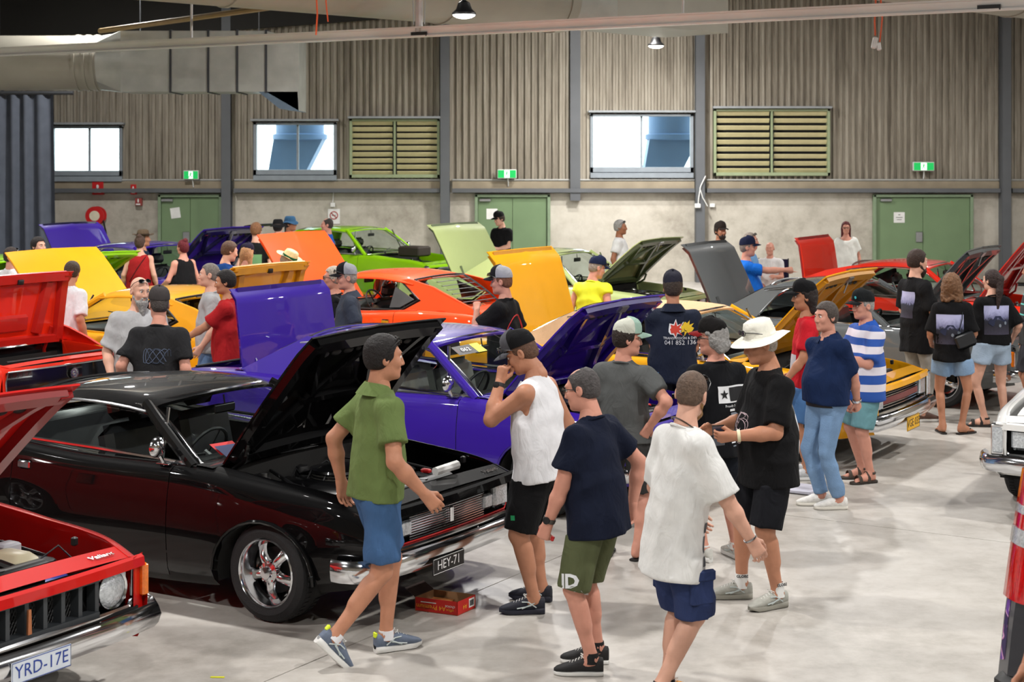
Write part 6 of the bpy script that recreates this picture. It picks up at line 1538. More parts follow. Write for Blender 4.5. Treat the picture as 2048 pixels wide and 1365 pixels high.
        prof = [(1.0 + br / 0.1, dr, 0), (1.0 + br * 0.5 / 0.1, dr * 0.35, 0), (1.03, 0.0, 0), (1.0, 0.02, 0), (0.97, ch * 0.55, 0), (0.86 if hat != 'fedora' else 0.94, ch * 0.88, 0), (0.6 if hat != 'fedora' else 0.85, ch, 0), (0.25, ch * (0.99 if hat in ('wide', 'bucket') else 0.86), 0), (0.01, ch * (1.0 if hat in ('wide', 'bucket') else 0.84), 0)]
        n = 36; rings = []
        for rr, z, _ in prof:
            wv = 0.016 if rr > 1.2 else 0.0
            rings.append([V3(0.088 * rr * math.sin(2 * PI * k / n), 0.010 - 0.102 * (rr if rr < 1.1 else 1 + (rr - 1) * 0.9) * math.cos(2 * PI * k / n), 0.055 + z + wv * (math.sin(2 * 2 * PI * k / n + seed) * 0.8 + (0.6 * math.sin(3 * 2 * PI * k / n)) + (1.0 * abs(math.sin(2 * PI * k / n)) if hat == 'akubra' else 0))) for k in range(n)])
        m_ = MB().loft(rings); crown = hpart(m_, 'hat', hcm, None, 60)
        hpart(MB().loft([[V3(p_.x * 1.02, 0.01 + (p_.y - 0.01) * 1.02, p_.z) for p_ in rings[2]], [V3(p_.x * 1.035, 0.01 + (p_.y - 0.01) * 1.035, p_.z + 0.004) for p_ in rings[3]], [V3(p_.x * 1.03, 0.01 + (p_.y - 0.01) * 1.03, p_.z + 0.015) for p_ in rings[3]]]), 'hat_band', bcm, crown, 60)
    if glasses:
        z0, y0, tilt = {'eyes': (0.010, -0.106, 0), 'head': (0.105, -0.075, -35), 'cap': (0.085, -0.125, -18), 'hatside': (0.1, -0.105, -10)}[glasses if glasses != 'clear' else 'eyes']
        Mg = Matrix.Translation((0, y0, z0)) @ Matrix.Rotation(R(tilt), 4, 'X'); gm = MB()
        lm_ = LENSD if glasses != 'clear' else GLASS
        fm = mat('glasses_frame', (24, 24, 26), 0.3)
        gp = MB()
        for k in (-1, 1):
            gp.tube([Mg @ V3(k * 0.034 + 0.026 * math.cos(a), 0.006 * math.cos(a) * k, 0.018 * math.sin(a)) for a in np.linspace(0, 2 * PI, 15)[:-1]], 0.0025, 5, closed=True)
            gp.tube([Mg @ V3(k * 0.06, 0.004, 0.006), Mg @ V3(k * 0.076 * (1.12 if glasses in ('cap', 'hatside', 'head') else 1), 0.05, 0.004), Mg @ V3(k * 0.08 * (1.12 if glasses in ('cap', 'hatside', 'head') else 1), 0.11, -0.008)], 0.0028, 5)
        gp.tube([Mg @ V3(-0.01, 0, 0.005), Mg @ V3(0.01, 0, 0.005)], 0.003, 5)
        go = hpart(gp, 'glasses' if glasses in ('eyes', 'clear') else 'sunglasses', fm)
        for k in (-1, 1): hpart(MB().ball(Mg @ V3(k * 0.034, 0, 0), (0.026, 0.004 if glasses != 'clear' else 0.001, 0.018), 12, 6, Mg.to_3x3()), 'lens', lm_, go)
    info = dict(root=root, T=T, hip=hip, up=up, lat=lat, fwd=fwd, S=S, elb=elb, wri=wri, HandM=HandM, s=s, HM=HM, body=body, knee=knee, ank=ank, hips=hips, nb=nb, fM=fM, **rest)
    if extra: extra(info)
    PEOPLE.append(info)
    return info
# --- prints wrapped onto cloth
def wrap(info, key, V, origin, xd, yd, nd, off=0.004):
    """flat points (u, v) laid on a garment: origin + u*xd + v*yd, cast along -nd"""
    ob = info[key]
    if 'bvh_' + key not in info:
        me = ob.data; info['bvh_' + key] = BVHTree.FromPolygons([v.co for v in me.vertices], [p.vertices for p in me.polygons])
    bv = info['bvh_' + key]; out = []
    xd, yd, nd = Vector(xd).normalized(), Vector(yd).normalized(), Vector(nd).normalized()
    for u, v in V:
        q = origin + xd * u + yd * v + nd * 0.5; h = bv.ray_cast(q, -nd)
        out.append((h[0] + nd * off) if h[0] is not None else origin + xd * u + yd * v)
    return out
def print_text(info, s_, size, m, origin, side='back', key='shirt', name='print_lettering', roll=0.0, **k):
    nd = {'back': -info['fwd'], 'front': info['fwd'], 'left': info['lat'], 'right': -info['lat']}[side]; yd = info['up']; xd = yd.cross(nd)
    if roll: Mr = Matrix.Rotation(R(roll), 3, nd); xd, yd = Mr @ xd, Mr @ yd
    me = text_mesh(s_, size, **k)
    co = wrap(info, key, [(v.co.x, v.co.y) for v in me.vertices], origin, xd, yd, nd)
    for v, c_ in zip(me.vertices, co): v.co = c_
    return link(name, me, m, info[key])
def print_patch(info, poly_w, poly_h, m, origin, side='back', key='shirt', name='print_panel', n=8, off=0.003, roll=0.0):
    nd = {'back': -info['fwd'], 'front': info['fwd'], 'left': info['lat'], 'right': -info['lat']}[side]; yd = info['up']; xd = yd.cross(nd)
    if roll: Mr = Matrix.Rotation(R(roll), 3, nd); xd, yd = Mr @ xd, Mr @ yd
    P = [(poly_w * (i / n - 0.5), poly_h * (j / n - 0.5)) for i in range(n + 1) for j in range(n + 1)]
    co = wrap(info, key, P, origin, xd, yd, nd, off)
    return MB().grid([co[i * (n + 1):(i + 1) * (n + 1)] for i in range(n + 1)]).build(name, m, info[key], sharp=180)
def print_poly(info, pts, m, origin, side='back', key='shirt', name='print_shape', off=0.005):
    nd = {'back': -info['fwd'], 'front': info['fwd'], 'left': info['lat'], 'right': -info['lat']}[side]; yd = info['up']; xd = yd.cross(nd)
    co = wrap(info, key, pts, origin, xd, yd, nd, off); return MB().add(co, [tuple(range(len(co)))]).build(name, m, info[key], fix=False)
def burst(n, r0, r1, sx=1.0): return [((r0 if k % 2 == 0 else r1) * (1 + 0.25 * math.sin(3.7 * k)) * math.cos(PI * k / n) * sx, (r0 if k % 2 == 0 else r1) * (1 + 0.25 * math.sin(3.7 * k)) * math.sin(PI * k / n)) for k in range(2 * n)]
def print_line(info, pts, r, m, origin, side='back', key='shirt', name='print_line'):
    nd = {'back': -info['fwd'], 'front': info['fwd'], 'left': info['lat'], 'right': -info['lat']}[side]; yd = info['up']; xd = yd.cross(nd)
    return MB().tube(wrap(info, key, pts, origin, xd, yd, nd, 0.002), r, 5, flat=0.4).build(name, m, info[key])
def band(info, k, r, m, name, pos=0.06, w=0.02):
    """bracelet or watch strap round a wrist"""
    a, b = info['elb'][k], info['wri'][k]; d = (b - a).normalized(); c_ = b - d * pos * info['s']
    M = d.to_track_quat('Z', 'Y').to_matrix().to_4x4(); M.translation = c_
    return MB().lathe([(r, -w / 2), (r + 0.004, -w / 2), (r + 0.005, 0), (r + 0.004, w / 2), (r, w / 2)], 18, M).build(name, m, info['root'])
# ------------------------------------------------------------------ the visitors
def stripes(name, bands, base):
    """horizontal stripes by height in the person's own space"""
    m = bpy.data.materials.new(name); m.use_nodes = True; nt = m.node_tree; b = nt.nodes['Principled BSDF']; b.inputs['Roughness'].default_value = 0.85
    tc = nt.nodes.new('ShaderNodeTexCoord'); sp = nt.nodes.new('ShaderNodeSeparateXYZ'); nt.links.new(tc.outputs['Object'], sp.inputs[0])
    dv = nt.nodes.new('ShaderNodeMath'); dv.operation = 'DIVIDE'; dv.inputs[1].default_value = 2.0; nt.links.new(sp.outputs['Z'], dv.inputs[0])
    r = nt.nodes.new('ShaderNodeValToRGB'); r.color_ramp.interpolation = 'CONSTANT'
    els = [(0, base)]
    for z0, z1, c in bands: els += [(z0 / 2, c), (z1 / 2, base)]
    while len(r.color_ramp.elements) > 1: r.color_ramp.elements.remove(r.color_ramp.elements[0])
    r.color_ramp.elements[0].position = 0; r.color_ramp.elements[0].color = (*lin(base), 1)
    for p_, c in els[1:]:
        e = r.color_ramp.elements.new(p_); e.color = (*lin(c), 1)
    nt.links.new(dv.outputs[0], r.inputs['Fac']); nt.links.new(r.outputs[0], b.inputs['Base Color'])
    return m
def denim(name, col):
    return mat('denim_' + name, col, 0.9, 0, 0, 0.16, 7, 0.4, 90, 0.2)
INKW = mat('print_white', (226, 228, 232), 0.8); INKG = mat('print_grey', (120, 128, 140), 0.8); INKR = mat('print_red', (190, 40, 44), 0.8); INKY = mat('print_yellow', (228, 190, 40), 0.8); INKB = mat('print_blue', (70, 90, 170), 0.8)
def watch(i, k, strap=(24, 24, 26), face=True, r=0.033):
    w = band(i, k, r * i['s'], mat('strap_%d_%d_%d' % strap, strap, 0.5), 'watch_strap', 0.03, 0.024)
    if face:
        a, b = i['elb'][k], i['wri'][k]; d = (b - a).normalized(); M = i['HandM'][k].to_3x3().normalized(); z = M.col[2]
        c = b - d * 0.03 * i['s'] + z * (r + 0.004) * i['s']; q = z.to_track_quat('Z', 'Y').to_matrix().to_4x4(); q.translation = c
        MB().lathe([(0.02, -0.004), (0.02, 0.005), (0.001, 0.006)], 16, q).build('watch_face', BLACKP, w)
# --- foreground
i = person('person in olive green polo and blue shorts walking past the black car', 752, 9.0, 1.84, 116, top='polo', topc=(104, 122, 72), bot='shorts', botc=(66, 98, 140), shortl=0.86, shoe='runner', shoec=(96, 108, 128), sock=((226, 226, 230), 0.05), sk='tan', hair=(30, 26, 26), beard='stubble', beardc=(110, 96, 88),
           glasses='head', g=1.06, lean=3, feet={-1: (-0.07, 0.36, 0.0, 0, 46), 1: (0.06, -0.10, 0, 4, 0)}, hands={-1: (-0.30, -0.17, 0.94), 1: (0.29, 0.1, 0.93)}, head=(-6, 0), hem=-0.05, sleeve=0.66)
for o in list(i['root'].children):
    if o.name.startswith('shoe'): MB().rbox((0, 0.082, 0.1), (0.03, 0.016, 0.035), 0.006).build('heel_tab', mat('tab_yellow', (214, 232, 40), 0.5), o)
i = person('person in white sleeveless shirt and black cap raising a hand to the face', 1082, 9.95, 1.77, -112, top='tank', topc=(232, 232, 236), bot='shorts', botc=(20, 20, 22), shortl=0.95, shoe='runner', shoec=(24, 26, 40), solec=(26, 28, 44), sk='tan', hair=(96, 70, 56), hairs='buzz', hat='trucker', hatc=(22, 22, 24), brimc=(84, 84, 90), beard='stubble', beardc=(150, 116, 96),
           glasses='cap', g=1.26, lean=5, feet={1: (0.12, -0.02, 0, 24, 0), -1: (-0.17, -0.08, 0, 4, 0)}, hands={1: (0.10, -0.24, 1.46), -1: (-0.26, -0.12, 0.98)}, elbow={1: (0.35, -0.55, -1.0)}, head=(8, 24), hem=-0.10, handpose=('grip', 'relax'), palm={1: (0.9, -0.2, 0.0, 0, 0.25, 1, 0, 1, 0)})
watch(i, 1); p_ = print_patch(i, 0.028, 0.03, mat('green_tag', (20, 150, 90), 0.6), i['T'](0.16, -0.12, -0.30), 'left', 'bot', 'brand_tag', 2)
i = person('person in navy t-shirt, olive shorts and thin rimmed glasses', 1197, 8.75, 1.69, -128, top='tee', topc=(20, 26, 44), bot='shorts', botc=(88, 94, 66), shortl=0.98, shoe='canvas', shoec=(22, 22, 24), sock=((20, 20, 22), 0.06), sk='pink', hair=(74, 70, 70), hairs='balding', glasses='clear', g=1.08, belly=0.03, lean=7,
           feet={1: (0.10, 0.0, 0, 34, 0), -1: (-0.10, -0.10, 0, 30, 0)}, hands={1: (0.24, -0.2, 0.86), -1: (-0.33, 0.02, 0.93)}, elbow={1: (0.3, 1, 0), -1: (-0.9, 0.7, 0)}, head=(14, 6), hem=-0.13, handpose=('grip', 'relax'), sleeve=0.66)
watch(i, 1, (70, 66, 60)); print_text(i, 'ID', 0.10, INKW, i['T'](0.13, -0.08, -0.36), 'left', 'bot', bold=0.004); [print_patch(i, 0.10 - 0.02 * k_, 0.014, INKW, i['T'](0.13, -0.08, -0.425 - 0.026 * k_), 'left', 'bot', 'print_text_line', 3, 0.004) for k_ in range(2)]
w_ = i['root'].matrix_basis; h_ = i['HandM'][1]
M_ = Matrix.Translation(i['root'].location) @ Matrix.Rotation(i['root'].rotation_euler.z, 4, 'Z') @ h_
o = MB().rbox((0.075, 0.0, -0.032), (0.03, 0.11, 0.02), 0.006).build('red_lighter', mat('red_plastic', (200, 30, 34), 0.4)); o.matrix_basis = M_; tag(o, 'small red object in the hand beside olive shorts', 'keyring')
i = person('person in oversized white t-shirt and blue cargo shorts reaching out one arm', 1350, 8.18, 1.75, 116, top='tee', topc=(222, 222, 220), bot='cargo', botc=(46, 58, 96), shortl=1.0, shoe='skate', shoec=(226, 150, 30), sock=((22, 22, 24), 0.05), sk='fair', hair=(96, 78, 66), hairs='buzz', beard='full', beardc=(150, 112, 70), glasses='head', g=1.02, lean=8,
           feet={1: (0.09, -0.02, 0, 10, 0), -1: (-0.07, 0.16, 0, 6, 20)}, hands={-1: (-0.32, -0.34, 0.80), 1: (0.22, -0.22, 0.95)}, elbow={-1: (-0.7, 1, -0.2)}, head=(40, 8), hem=-0.24, sleeve=0.95)
band(i, -1, 0.031, STEEL, 'bracelet', 0.01, 0.008)
MB().tube([i['nb'] + i['lat'] * 0.075 * math.sin(a) + i['fwd'] * (0.075 * math.cos(a)) + i['up'] * (0.02 - 0.04 * math.cos(a)) for a in np.linspace(0, 2 * PI, 25)[:-1]], 0.0045, 5, closed=True).build('necklace', mat('dark_beads', (60, 44, 34), 0.4), i['root'])
[print_patch(i, 0.035, 0.05 + 0.03 * (k_ % 2), mat('print_charcoal', (60, 62, 68), 0.8), i['T'](-0.17, -0.085, 0.05 - 0.085 * k_), 'right', 'shirt', 'print_block', 3, 0.004) for k_ in range(3)]
tt = mat('tattoo_ink', (46, 40, 44), 0.8)
for k_, (u_, v_, w2, h2) in enumerate(((0, 0.1, 0.05, 0.05), (0, 0.035, 0.018, 0.07), (0.0, -0.02, 0.04, 0.035))):
    c_ = i['knee'][-1] + (i['ank'][-1] - i['knee'][-1]) * (0.34 + (0.1 - v_) * 1.6)
    MB().tube([c_ + V3(math.cos(a) * 0.0515 * i['s'] * 0.98, math.sin(a) * 0.0515 * i['s'] * 0.98, 0) for a in np.linspace(0.9, 1.5 if k_ != 1 else 1.25, 5)], h2 * 0.12, 5, flat=1.0).build('tattoo', tt, i['root'])
i = person('person in grey t-shirt and pale two tone cap, hand on hip', 1248, 11.25, 1.68, 152, top='tee', topc=(84, 86, 86), bot='shorts', botc=(58, 58, 58), shortl=0.98, shoe='thong', shoec=(24, 24, 26), solec=(26, 24, 24), sk='pink', hair=(46, 36, 32), hat='trucker', hatc=(196, 198, 186), brimc=(150, 178, 164), g=1.06, feet={1: (0.13, 0.0, 0, 20, 0), -1: (-0.13, 0.02, 0, -10, 0)},
           hands={-1: (-0.235, 0.06, 1.02), 1: (0.26, -0.1, 0.95)}, elbow={-1: (-1, 0.35, 0.0)}, head=(-52, 4), hem=-0.06, handpose=('relax', 'open'), palm={-1: (-0.6, 0.6, 0.2, 0.5, 0.0, -0.8, 0, -1, 0)}, sleeve=0.7)
i = person('person in dark blue work shirt with colourful back print behind the purple bonnet', 1346, 14.3, 1.80, 172, top='shirt', topc=(34, 40, 56), bot='pants', botc=(40, 42, 46), sk='tan', hair=(60, 50, 44), hat='cap', hatc=(40, 40, 52), g=1.14, feet=None, hands={1: (0.10, -0.3, 1.02), -1: (-0.12, -0.3, 1.02)}, head=(10, 0), hem=-0.12, sleeve=0.75, shoe=None)
print_poly(i, burst(8, 0.075, 0.05, 1.1), INKW, i['T'](-0.03, 0, 0.37), off=0.004); print_poly(i, burst(8, 0.062, 0.036, 1.1), mat('print_flame', (196, 60, 44), 0.8), i['T'](-0.03, 0, 0.37), off=0.007); print_poly(i, burst(10, 0.06, 0.045), INKY, i['T'](-0.13, 0, 0.38)); print_line(i, [(0.03 * math.cos(a), 0.03 * math.sin(a)) for a in np.linspace(0, 6.28, 14)], 0.006, mat('print_black', (17, 18, 22), 0.85), i['T'](-0.13, 0, 0.38)); print_text(i, 'TRANSMISSION & DIFF', 0.03, INKW, i['T'](-0.07, 0, 0.29), 'back'); print_text(i, '041 852 136', 0.055, INKW, i['T'](-0.07, 0, 0.25), 'back')
rag = MB().prism([(0, 0, 0), (0.05, 0.01, 0.01), (0.07, 0.02, -0.1), (0.04, 0.0, -0.13), (0.01, 0.01, -0.09)], (0.01, 0.015, 0)).build('blue_rag', mat('rag_blue', (90, 150, 200), 0.9), i['root'], loc=i['T'](0.12, 0.13, -0.02))
i = person('person in black club t-shirt with white back print and red peaked cap', 1430, 11.2, 1.69, -150, top='tee', topc=(17, 18, 22), bot='shorts', botc=(22, 26, 34), shortl=0.98, shoe='runner', shoec=(206, 206, 200), sock=((226, 226, 224), 0.05), sk='pink', hair=(140, 138, 136), hairs='wavygrey', hat='cap', hatc=(22, 20, 20), brimc=(120, 24, 26), glasses='eyes', g=1.1, belly=0.03, feet={1: (0.12, 0, 0, 12, 0), -1: (-0.15, 0.05, 0, -12, 0)}, head=(38, 2), hem=-0.16, sleeve=0.8)
o1 = i['T'](-0.075, 0, 0.32); print_patch(i, 0.27, 0.115, INKW, o1, 'back', 'shirt', 'print_box', 8); print_patch(i, 0.165, 0.092, mat('print_black', (17, 18, 22), 0.85), i['T'](-0.115, 0, 0.32), 'back', 'shirt', 'print_field', 6, 0.006)
print_text(i, 'RMSM VICTORIAN\nCHRYSLER CLUB', 0.024, INKW, i['T'](-0.115, 0, 0.32), 'back')
st_ = []
for k_ in range(10):
    a = PI / 2 + k_ * PI / 5; r_ = 0.036 if k_ % 2 == 0 else 0.014; st_.append((r_ * math.cos(a), r_ * math.sin(a)))
co = wrap(i, 'shirt', st_, i['T'](0.022, 0, 0.32), i['up'].cross(-i['fwd']), i['up'], -i['fwd'], 0.008); MB().add(co, [tuple(range(10))]).build('print_star', mat('print_black', (17, 18, 22), 0.85), i['shirt'])
print_text(i, 'Proudly Supported By', 0.024, INKW, i['T'](-0.09, 0, 0.235), 'back')
for k_, w_ in enumerate((0.14, 0.12, 0.09, 0.11, 0.1, 0.13, 0.16, 0.1, 0.09, 0.11, 0.08)):
    print_patch(i, w_, 0.009 if k_ > 1 else 0.016, INKG if k_ % 3 else INKW, i['T'](-0.09, 0, 0.205 - 0.027 * k_), 'back', 'shirt', 'print_text_line', 4, 0.005)
i = person('person in wide white sun hat and black t-shirt holding a phone', 1540, 10.1, 1.80, -76, top='tee', topc=(20, 20, 22), bot='shorts', botc=(24, 25, 30), shortl=0.98, shoe='runner', shoec=(168, 168, 160), solec=(150, 148, 138), sock=((230, 230, 228), 0.09), sk='tan', hair=(170, 160, 150), hairs='buzz', hat='wide', hatc=(236, 234, 222), glasses='hatside', g=1.18, belly=0.05, lean=2,
           feet={1: (0.13, -0.02, 0, 14, 0), -1: (-0.13, -0.16, 0, -14, 0)}, hands={1: (0.16, -0.31, 1.10), -1: (-0.22, -0.30, 1.08)}, elbow={1: (0.5, 0.9, -0.6), -1: (-0.5, 0.9, -0.6)}, head=(-4, 12), hem=-0.17, handpose=('hold', 'relax'), sleeve=0.85, palm={1: (0.85, 0.1, -0.3)})
band(i, 1, 0.034, mat('cream_band', (228, 220, 184), 0.6), 'wristband', 0.03, 0.02)
for o in list(i['root'].children):
    if o.name.startswith('shoe'): text('GLOBE', 0.024, INK, o, frame_m((0.0465, 0.016, 0.15), (0, 1, 0), (0, 0, 1)), 'sock_lettering', bold=0.001)
for k_, (r0, s0, dx, dz) in enumerate(((0.05, 1.0, 0, 0.24), (0.075, 0.6, 0.01, 0.18), (0.03, 1.2, -0.02, 0.26), (0.06, 0.8, 0.03, 0.2))):
    print_line(i, [(r0 * s0 * math.cos(a) + 0.012 * math.sin(3 * a), r0 * math.sin(a)) for a in np.linspace(0, 5.4, 16)], 0.0035, mat('print_pinkgrey', (170, 150, 156), 0.8), i['T'](dx + 0.02, 0, dz), 'front')
    print_line(i, [(0.09 * s0 * math.cos(a * 1.3) * (1 - 0.1 * k_), 0.12 * math.sin(a) - 0.03 * k_) for a in np.linspace(0, 5.0, 16)], 0.0045, INKW, i['T'](dx, 0, dz + 0.05 - 0.06 * k_), 'back')
hM = Matrix.Translation(i['root'].location) @ Matrix.Rotation(i['root'].rotation_euler.z, 4, 'Z') @ i['HandM'][1]
ph = MB().rbox((0.09, 0.01, -0.036), (0.075, 0.15, 0.011), 0.005).build('mobile_phone', mat('phone_body', (18, 18, 22), 0.25, 0, 1)); ph.matrix_basis = hM; tag(ph, 'black mobile phone held by the person in the white sun hat', 'phone')
MB().box((0.09, 0.01, -0.0305), (0.066, 0.136, 0.001)).build('screen', mat('phone_screen', (60, 70, 92), 0.1, 0, 1), ph)
i = person('person in navy polo and light blue jeans, hands clasped behind', 1655, 12.85, 1.68, -58, top='polo', topc=(22, 38, 72), bot='jeans', botc=denim('light', (118, 148, 184)), shoe='skate', shoec=(228, 226, 222), solec=(220, 216, 206), sk='pink', hair=(74, 66, 62), g=1.06, belly=0.065, feet={1: (0.10, 0.02, 0, -30, 0), -1: (-0.10, 0.0, 0, -34, 0)},
           hands={1: (0.10, 0.26, 0.90), -1: (-0.04, 0.27, 0.88)}, elbow={1: (1, 0.4, 0), -1: (-1, 0.4, 0)}, head=(-4, 3), hem=-0.02, sleeve=0.8, handpose=('grip', 'relax'))
band(i, 1, 0.032, CHROME, 'watch_strap', 0.01, 0.02)
bl_ = MB().loft([[i['T'](0.188 * math.sin(a), -0.155 * math.cos(a) - 0.02, z) for a in np.linspace(0, 2 * PI, 29)[:-1]] for z in (-0.045, -0.01)]).build('belt', mat('dark_leather', (26, 22, 22), 0.5), i['root'])
STR = stripes('blue_white_stripes', [(0.80, 0.865, (222, 218, 228)), (0.945, 1.01, (222, 218, 228)), (1.13, 1.19, (222, 218, 228)), (1.255, 1.315, (222, 218, 228))], (38, 82, 166))
i = person('person in blue and white striped polo and teal shorts', 1730, 13.9, 1.67, -72, top='polo', topc=STR, bot='shorts', botc=(106, 150, 158), shortl=0.96, shoe='sandal', shoec=(60, 48, 38), solec=(48, 40, 34), sk='pink', hair=(150, 146, 142), hairs='buzz', hat='cap', hatc=(26, 28, 30), g=1.16, belly=0.07, feet={1: (0.10, -0.02, 0, 4, 0), -1: (-0.12, 0.02, 0, -8, 0)},
           hands={1: (0.08, -0.30, 1.20), -1: (-0.04, -0.30, 1.26)}, elbow={1: (0.6, 0.5, -1), -1: (-0.6, 0.5, -1)}, head=(0, 4), hem=-0.16, sleeve=0.85, collar=cloth('royal', (40, 84, 170)))
watch(i, -1, (224, 222, 218))
e_ = MB().add([i['HM'] @ V3(0.02 * math.cos(a) + 0.05, -0.105 + 0.0 * a - 0.0, 0.095 + 0.014 * math.sin(a)) for a in np.linspace(0, 2 * PI, 13)[:-1]], [tuple(range(12))]).build('cap_emblem', mat('cap_teal', (60, 190, 200), 0.6), i['root'])
i = person('person in red t-shirt and black cap beside the yellow vinyl roofed car', 1612, 14.05, 1.74, -96, top='tee', topc=(196, 32, 44), bot='cutoffs', botc=denim('mid', (74, 112, 160)), shortl=0.95, shoe='skate', shoec=(196, 198, 200), solec=(228, 228, 226), sock=((30, 130, 140), 0.13), sk='olive', hair=(36, 28, 26), hairs='mullet', hat='cap', hatc=(20, 20, 22), beard='goatee', g=0.9, hands={1: (0.24, -0.2, 0.92), -1: (-0.25, -0.1, 0.92)}, head=(4, 2), hem=-0.12, sleeve=0.8)
print_patch(i, 0.12, 0.16, mat('print_grey_skull', (200, 196, 200), 0.8), i['T'](0.06, 0, 0.12), 'front', 'shirt', 'print_panel', 5)
def photo_print(name):
    """dusk photograph print: pale sky over dark ground"""
    m = bpy.data.materials.new(name); m.use_nodes = True; nt = m.node_tree; b = nt.nodes['Principled BSDF']; b.inputs['Roughness'].default_value = 0.8
    tc = nt.nodes.new('ShaderNodeTexCoord'); sp = nt.nodes.new('ShaderNodeSeparateXYZ'); nt.links.new(tc.outputs['Generated'], sp.inputs[0])
    n = nt.nodes.new('ShaderNodeTexNoise'); n.inputs['Scale'].default_value = 9; n.inputs['Detail'].default_value = 6; nt.links.new(tc.outputs['Generated'], n.inputs['Vector'])
    ad = nt.nodes.new('ShaderNodeMath'); ad.operation = 'MULTIPLY_ADD'; ad.inputs[1].default_value = 0.3; nt.links.new(n.outputs['Fac'], ad.inputs[0]); nt.links.new(sp.outputs['Z'], ad.inputs[2])
    r = nt.nodes.new('ShaderNodeValToRGB'); e = r.color_ramp.elements
    e[0].position = 0.1; e[0].color = (*lin((58, 54, 72)), 1); e[1].position = 1.05; e[1].color = (*lin((176, 178, 216)), 1)
    for p_, c in ((0.45, (34, 32, 44)), (0.66, (30, 34, 50)), (0.74, (120, 122, 160))):
        k = e.new(p_); k.color = (*lin(c), 1)
    nt.links.new(ad.outputs[0], r.inputs['Fac']); nt.links.new(r.outputs[0], b.inputs['Base Color'])
    return m
PHP = photo_print('photo_print')
def car_print(i, o):
    print_patch(i, 0.27, 0.30, PHP, o, 'back', 'shirt', 'photo_print', 8)
    pts = [(-0.1, -0.03), (-0.09, 0.0), (-0.05, 0.012), (-0.03, 0.045), (0.03, 0.045), (0.055, 0.01), (0.1, -0.005), (0.11, -0.04), (0.06, -0.06), (-0.06, -0.06)]
    nd = -i['fwd']; xd = i['up'].cross(nd); co = wrap(i, 'shirt', pts, o, xd, i['up'], nd, 0.007)
    MB().add(co, [tuple(range(len(co)))]).build('printed_car', mat('print_navy', (30, 36, 66), 0.8), i['shirt'])
    for dx, dz in ((0.02, -0.055), (0.085, -0.03)):
        q = wrap(i, 'shirt', [(dx + 0.014 * math.cos(a), dz + 0.018 * math.sin(a)) for a in np.linspace(0, 2 * PI, 11)[:-1]], o, xd, i['up'], nd, 0.009); MB().add(q, [tuple(range(10))]).build('printed_wheel', INKG, i['shirt'])
i = person('person in long black t-shirt and pale grey trousers facing the grey car', 1832, 17.15, 1.86, 112, top='tee', topc=(20, 20, 22), bot='pants', botc=(150, 148, 142), shoe='skate', shoec=(92, 66, 56), sk='fair', hair=(54, 40, 34), beard='full', g=1.04, hands={-1: (-0.20, -0.28, 1.12), 1: (0.2, -0.28, 1.12)}, head=(0, 4), hem=-0.22, sleeve=0.85)
print_patch(i, 0.22, 0.28, PHP, i['T'](0.0, 0, 0.28), 'back', 'shirt', 'photo_print', 8)
i = person('person in black photo print t-shirt with a black shoulder bag', 1903, 16.3, 1.66, 172, top='tee', topc=(18, 18, 20), bot='cutoffs', botc=denim('pale', (132, 160, 192)), shortl=0.62, shoe='thong', shoec=(40, 30, 28), solec=(34, 28, 26), sk='tan', hair=(112, 80, 56), hairs='curly', fem=True, g=1.0, feet={1: (0.10, 0.0, 0, 8, 0), -1: (-0.12, 0.02, 0, -50, 0)}, hands={1: (0.2, -0.2, 1.0), -1: (-0.22, -0.2, 1.0)}, hem=-0.12, sleeve=0.95)
car_print(i, i['T'](0.03, 0, 0.24))
bg = MB().rbox(i['T'](-0.13, 0.16, 0.13), (0.2, 0.06, 0.16), 0.03, rotm('Y', 22)).build('shoulder_bag', mat('black_leather', (28, 30, 34), 0.4), i['root'])
MB().tube([i['T'](-0.06, 0.13, 0.20), i['T'](-0.10, 0.13, 0.36), i['T'](-0.115, 0.03, 0.55), i['T'](-0.11, -0.1, 0.45)], 0.012, 6, flat=0.4).build('bag_strap', mat('strap_dark', (40, 46, 52), 0.5), i['root'])
i = person('person in black photo print t-shirt and frayed pale denim shorts, no bag', 1985, 16.75, 1.68, 188, top='tee', topc=(18, 18, 20), bot='cutoffs', botc=denim('pale2', (158, 176, 196)), shortl=0.5, shoe='sandal', shoec=(22, 20, 20), solec=(30, 26, 24), sk='fair', hair=(48, 36, 34), hairs='ponytail', fem=True, g=1.06, feet={1: (0.12, 0.02, 0, 70, 0), -1: (-0.12, 0.04, 0, -8, 0)}, hands={1: (0.2, -0.22, 1.0), -1: (-0.3, -0.12, 0.98)}, head=(24, 0), hem=0.0, sleeve=0.95)
car_print(i, i['T'](0.0, 0, 0.28))
TEAL = stripes('charcoal_teal_stripes', [(1.13, 1.145, (110, 210, 200)), (1.24, 1.255, (110, 210, 200)), (1.34, 1.355, (110, 210, 200))], (54, 54, 54))
person('person in charcoal shirt with thin teal stripes by the grey car', 2068, 17.1, 1.76, -100, top='tee', topc=TEAL, bot='shorts', botc=(60, 60, 66), shoe='sandal', shoec=(90, 66, 48), sk='tan', hair=(90, 84, 80), g=1.1)
i = person('person in black t-shirt and navy cap beside the van tail light', 2168, 5.75, 1.80, -70, top='tee', topc=(16, 16, 18), bot='shorts', botc=(20, 20, 22), sk='tan', hair=(80, 64, 54), hat='cap', hatc=(48, 44, 110), brimc=(46, 60, 130), g=1.12, hands={1: (0.26, -0.05, 0.95)}, sleeve=0.8)
